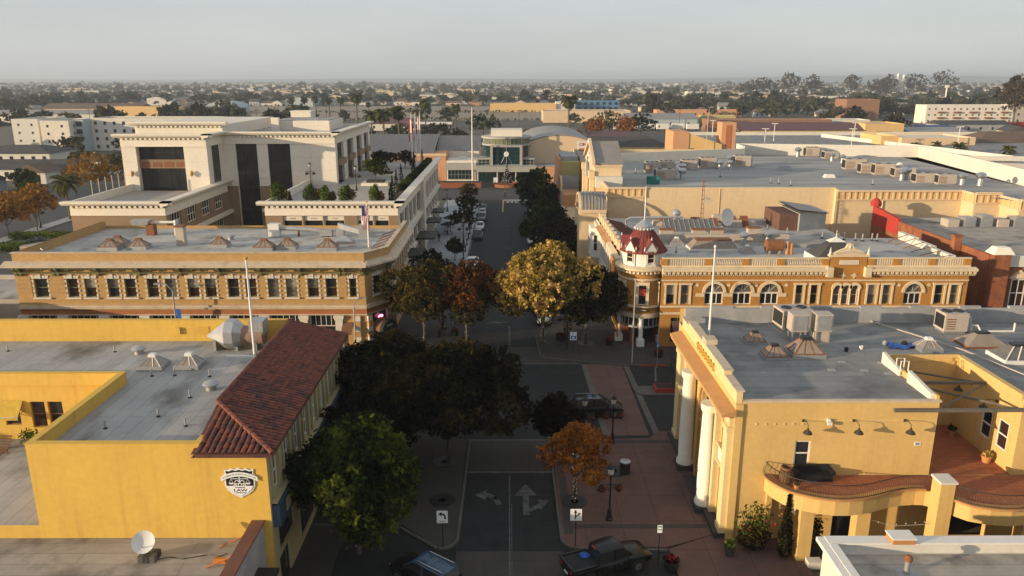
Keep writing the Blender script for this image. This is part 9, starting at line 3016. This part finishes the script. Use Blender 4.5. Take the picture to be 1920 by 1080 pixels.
for i, (x, y, h, w_, lab) in enumerate(((598, 1290, 30, 36, 'big round dark tree on the right skyline'), (385, 1280, 26, 40, 'broad dark eucalyptus at the left of the far grove'), (420, 1310, 34, 36, 'eucalyptus in the middle of the far grove'), (455, 1290, 42, 34, 'tallest eucalyptus of the left far grove'), (505, 1320, 38, 30, 'eucalyptus leaning right of the far grove'), (562, 1300, 38, 24, 'slim eucalyptus beside the big round tree'), (640, 1340, 38, 28, 'eucalyptus behind the power pylons'), (690, 1350, 40, 38, 'eucalyptus left in the tall right grove'), (735, 1340, 45, 40, 'tallest eucalyptus of the right grove'), (52, 402, 15, 20, 'large green tree of the clump right of the mall entrance'), (42, 385, 12, 10, 'orange brown tree of the clump right of the mall entrance'), (57, 380, 13, 9, 'orange tree in front of the large green tree'), (68, 405, 13, 17, 'dark tree at the right of the clump behind the mall'), (-13, 395, 14, 17, 'dark round tree behind the mall drum'), (-34, 372, 10, 18, 'broad dark tree behind the ribbed metal roof'), (-52, 380, 9, 16, 'low dark tree near the filling station palms'), (-24, 380, 6, 8, 'small yellow green tree behind the ribbed roof'), (-70, 372, 8, 14, 'dark bushy tree at the foot of the fan palms'), (14, 330, 10, 6, 'orange tree right behind the mall drum'), (8, 345, 9, 6, 'second orange tree behind the mall drum'), (30, 350, 8, 5, 'orange tree beside the tall shaggy palm'), (100, 350, 8, 14, 'dark tree behind the garage ramp'), (116, 440, 8, 16, 'dark spreading tree beside the trailers yard'), (70, 300, 6, 7, 'green tree at the garage ramp wall'))):
 lf = 'leaf_euc' if y > 1200 else 'leaf_orange' if 'orange' in lab else 'leaf_olive' if 'yellow' in lab else 'leaf_green' if i % 2 else 'leaf_dark'
 tree(x, y, 0, h, w_, lab, lf, n=2200 if y > 1200 else 2400, size=1.1 if y > 1200 else .42, seed=400 + i, name='tall_tree' if y > 1200 else 'park_tree', cs=1.6 if y > 1200 else .7, trunk_r=.5 if y > 1200 else .2)

# ================================================================ the far town: houses and trees one by one, then the mass beyond
def house_mesh(w_, d, h, rh, wm, rm, hip=False):
 q = MB()
 q.box(-w_ / 2, w_ / 2, -d / 2, d / 2, 0, h)
 nwall = len(q.f)
 e_ = .5
 if hip:
  q.taper(-w_ / 2 - e_, w_ / 2 + e_, -d / 2 - e_, d / 2 + e_, h - .05, h + rh, d * .42, d * .46)
 else:
  q.extu([(-d / 2 - e_, h - .05), (d / 2 + e_, h - .05), (0, h + rh)], -w_ / 2 - e_, w_ / 2 + e_)
 nroof = len(q.f)
 for x in (-w_ * .3, 0, w_ * .3):
  q.box(x - .7, x + .7, -d / 2 - .06, -d / 2 - .01, 1.0, 2.3)
 me = bpy.data.meshes.new('house')
 me.from_pydata(q.v, [], q.f)
 for mm in (wm, rm, 'glass'):
  me.materials.append(MATS[mm])
 for i, p in enumerate(me.polygons):
  p.material_index = 0 if i < nwall else 1 if i < nroof else 2
 return me

HV = []
for wm, wn in (('white_wall', 'white'), ('mall_cream', 'cream'), ('mall_trim', 'tan'), ('blue_grey', 'pale blue'), ('peach', 'peach')):
 for rm, rn, hip in (('dark_roof', 'dark gabled', False), ('brown_roof', 'brown hip', True), ('metal_roof', 'grey gabled', False)):
  HV.append((house_mesh(13, 9, 3.6, 2.6, wm, rm, hip), f'small far house with {wn} walls and {rn} roof'))
rg = random.Random(33)
taken = [(-420, 60, 585, 905), (55, 205, 380, 610), (240, 380, 430, 575), (255, 285, 590, 625), (-395, -235, 550, 710), (-20, 110, 550, 790), (115, 195, 630, 660), (-250, -95, 150, 365), (-110, 30, 370, 530)]

def free(x, y):
 return not any(a - 8 < x < b + 8 and c - 8 < y < d + 8 for a, b, c, d in taken)

def in_view(x, y):
 return abs(x) < y * .70 + 15

nh = 0
hy_ = 375.0
while nh < 295 and hy_ < 1500:
 x = -hy_ * .7 + rg.uniform(0, 30)
 while x < hy_ * .7 and nh < 295:
  if free(x, hy_) and in_view(x, hy_) and rg.random() < (.62 if hy_ > 900 else .5) and not (-420 < x < 60 and hy_ < 905):
   me, lab = rg.choice(HV)
   o = bpy.data.objects.new('house', me)
   col.objects.link(o)
   o.location = (x, hy_ + rg.uniform(-8, 8), 0)
   o.rotation_euler = (0, 0, rg.choice((0, pi / 2, 0)) + rg.uniform(-.15, .15))
   s = rg.uniform(.8, 1.35)
   o.scale = (s, s, rg.uniform(.9, 1.4))
   tag(o, lab + ' in the town', 'house', 'houses of the far town')
   nh += 1
  x += rg.uniform(24, 60)
 hy_ += 34

def far_tree_mesh(seed, leaf, n=150, r=4.0, h=8.0):
 rg_ = np.random.default_rng(seed)
 lobes = [(rg_.normal() * r * .35, rg_.normal() * r * .35, h * (.45 + .25 * rg_.random()), r * .55, r * .55, h * .28) for _ in range(5)]
 p = crown_points(rg_, n, lobes, 6, 1.0)
 o = leaf_object('crown', p, 1.0, leaf, None, rg_)
 me = o.data
 bpy.data.objects.remove(o)
 q = MB().tube([(0, 0, 0), (0, 0, h * .5)], .3, 5, .15)
 bm = bmesh.new()
 bm.from_mesh(me)
 k = len(bm.faces)
 vs_ = [bm.verts.new(v) for v in q.v]
 for f in q.f:
  nf = bm.faces.new([vs_[i] for i in f])
  nf.material_index = 1
 bm.to_mesh(me)
 bm.free()
 me.materials.append(MATS['bark'])
 return me

TV = [(far_tree_mesh(i, lf, 220), lab) for i, (lf, lab) in enumerate((('leaf_far', 'dark green far tree'), ('leaf_far', 'rounded dark far tree'), ('leaf_far2', 'brownish far tree'), ('leaf_far', 'bushy dark far tree'), ('leaf_dark', 'very dark far tree')))]
nt_ = 0
ty_ = 430.0
while nt_ < 280 and ty_ < 1300:
 x = -ty_ * .7
 while x < ty_ * .7 and nt_ < 280:
  if free(x, ty_) and rg.random() < .75 and not (-420 < x < 60 and 585 < ty_ < 905):
   me, lab = rg.choice(TV)
   o = bpy.data.objects.new('far_tree', me)
   col.objects.link(o)
   o.location = (x, ty_ + rg.uniform(-9, 9), 0)
   o.rotation_euler = (0, 0, rg.uniform(0, 6.28))
   s = rg.uniform(.9, 1.8)
   o.scale = (s * 1.15, s * 1.15, s * rg.uniform(.8, 1.3))
   tag(o, lab + ' among the houses of the town', 'tree', 'trees of the far town')
   nt_ += 1
  x += rg.uniform(14, 62)
 ty_ += 24

rgn = np.random.default_rng(77)
q = MB()
cnt = 0
V = []
Fc = []
MI = []
while cnt < 2300:
 y = 900 * (5.5 ** rgn.random())
 x = rgn.uniform(-.72, .72) * y
 if y < hy_ and free(x, y) is False:
  continue
 w_, d, h = rgn.uniform(5, 11), rgn.uniform(4, 6), rgn.uniform(2.8, 4.4)
 if rgn.random() < .07:
  w_, d, h = rgn.uniform(18, 45), rgn.uniform(9, 16), rgn.uniform(5, 9)
 if rgn.random() < .4:
  w_, d = d, w_
 rh = rgn.uniform(1.4, 2.6) if w_ < 14 else .3
 k = len(V)
 V += [(x - w_, y - d, 0), (x + w_, y - d, 0), (x + w_, y + d, 0), (x - w_, y + d, 0), (x - w_, y - d, h), (x + w_, y - d, h), (x + w_, y + d, h), (x - w_, y + d, h)]
 if w_ > d:
  V += [(x - w_, y, h + rh), (x + w_, y, h + rh)]
  rfs = [(4, 5, 9, 8), (7, 6, 9, 8), (4, 7, 8), (5, 6, 9)]
 else:
  V += [(x, y - d, h + rh), (x, y + d, h + rh)]
  rfs = [(4, 7, 9, 8), (5, 6, 9, 8), (4, 5, 8), (7, 6, 9)]
 wi = int(rgn.choice(4, p=[.45, .25, .2, .1]))
 ri = 4 + int(rgn.choice(3))
 for f in ((0, 1, 5, 4), (1, 2, 6, 5), (2, 3, 7, 6), (3, 0, 4, 7)):
  Fc.append(tuple(k + i for i in f))
  MI.append(wi)
 for j, f in enumerate(rfs):
  Fc.append(tuple(k + i for i in f))
  MI.append(ri if j < 2 else wi)
 cnt += 1
me = bpy.data.meshes.new('distant_houses')
me.from_pydata(V, [], Fc)
for mm in ('white_wall', 'mall_cream', 'mall_trim', 'blue_grey', 'dark_roof', 'brown_roof', 'metal_roof'):
 me.materials.append(MATS[mm])
me.polygons.foreach_set('material_index', MI)
o = bpy.data.objects.new('distant_houses', me)
col.objects.link(o)
tag(o, 'mass of tiny pale houses toward the hazy horizon', 'houses', kind='stuff')
n = 5600
y = 620 * (9.0 ** rgn.random(n))
x = rgn.uniform(-.74, .74, n) * y
keep = np.array([free(a, b) for a, b in zip(x, y)]) & ~((x > -420) & (x < 60) & (y > 585) & (y < 905))
x, y = x[keep], y[keep]
n = len(x)
sz = rgn.uniform(2.6, 5.8, n) * (1 + .25 * (y > 1800)) * np.where(rgn.random(n) < .04, 1.7, 1.0)
per = 26
c = np.repeat(np.stack([x, y, sz * 1.05], 1), per, 0)
d = rgn.normal(size=(n * per, 3))
d /= np.linalg.norm(d, axis=1)[:, None]
d[:, 2] = np.abs(d[:, 2]) * 1.0 - .25
p = c + d * np.repeat(sz, per)[:, None] * (.5 + .45 * rgn.random(n * per))[:, None] * np.array([1, 1, 1.05])
p[:, 2] = np.maximum(p[:, 2], .6)
o = leaf_object('distant_trees', p, 1.0, 'leaf_far', None, rgn)
co = np.empty(len(o.data.vertices) * 3)
o.data.vertices.foreach_get('co', co)
co = co.reshape(-1, 4, 3)
ctr = co.mean(1, keepdims=True)
fac = (np.repeat(sz, per) * .46)[:, None, None]
co = ctr + (co - ctr) * fac
o.data.vertices.foreach_set('co', co.reshape(-1))
o.data.update()
tag(o, 'mass of far trees spreading through the town to the horizon', 'trees', kind='stuff')
n = 1500
p = np.stack([rgn.uniform(-330, 140, n), rgn.choice([592, 905, 735], n) + rgn.normal(size=n) * 6, rgn.uniform(0, 1.6, n)], 1)
o = leaf_object('field_brush', p, 1.3, 'leaf_far2', None, rgn)
tag(o, 'dry brush along the edges of the open field', 'brush', kind='stuff')
q = MB()
nx = 60
pts = []
for j in range(3):
 for i in range(nx + 1):
  xx = -9000 + 18000 * i / nx
  hgt = (0, 1, 0)[j] * (34 + 14 * (sin(i * .31) + sin(i * .13 + 2)) * .5 + 24 * max(0, 1 - abs(xx - 4200) / 3000))
  pts.append((xx, 8200 + j * 900, max(0, hgt) - (.3 if j != 1 else 0)))
q.add(pts, [(j * (nx + 1) + i, j * (nx + 1) + i + 1, (j + 1) * (nx + 1) + i + 1, (j + 1) * (nx + 1) + i) for j in range(2) for i in range(nx)])
struct('hills', q, 'hill', True)

# ================================================================ haze
q = MB().box(-14300, 14300, -400, 14300, -1.2, 76)
hz = q.build('haze', 'ground')
hz.data.materials.clear()
hz.data.materials.append(hazemat(0.00018))
tag(hz, 'thin pale haze lying over the whole town', 'haze', kind='stuff')
drop_unused()
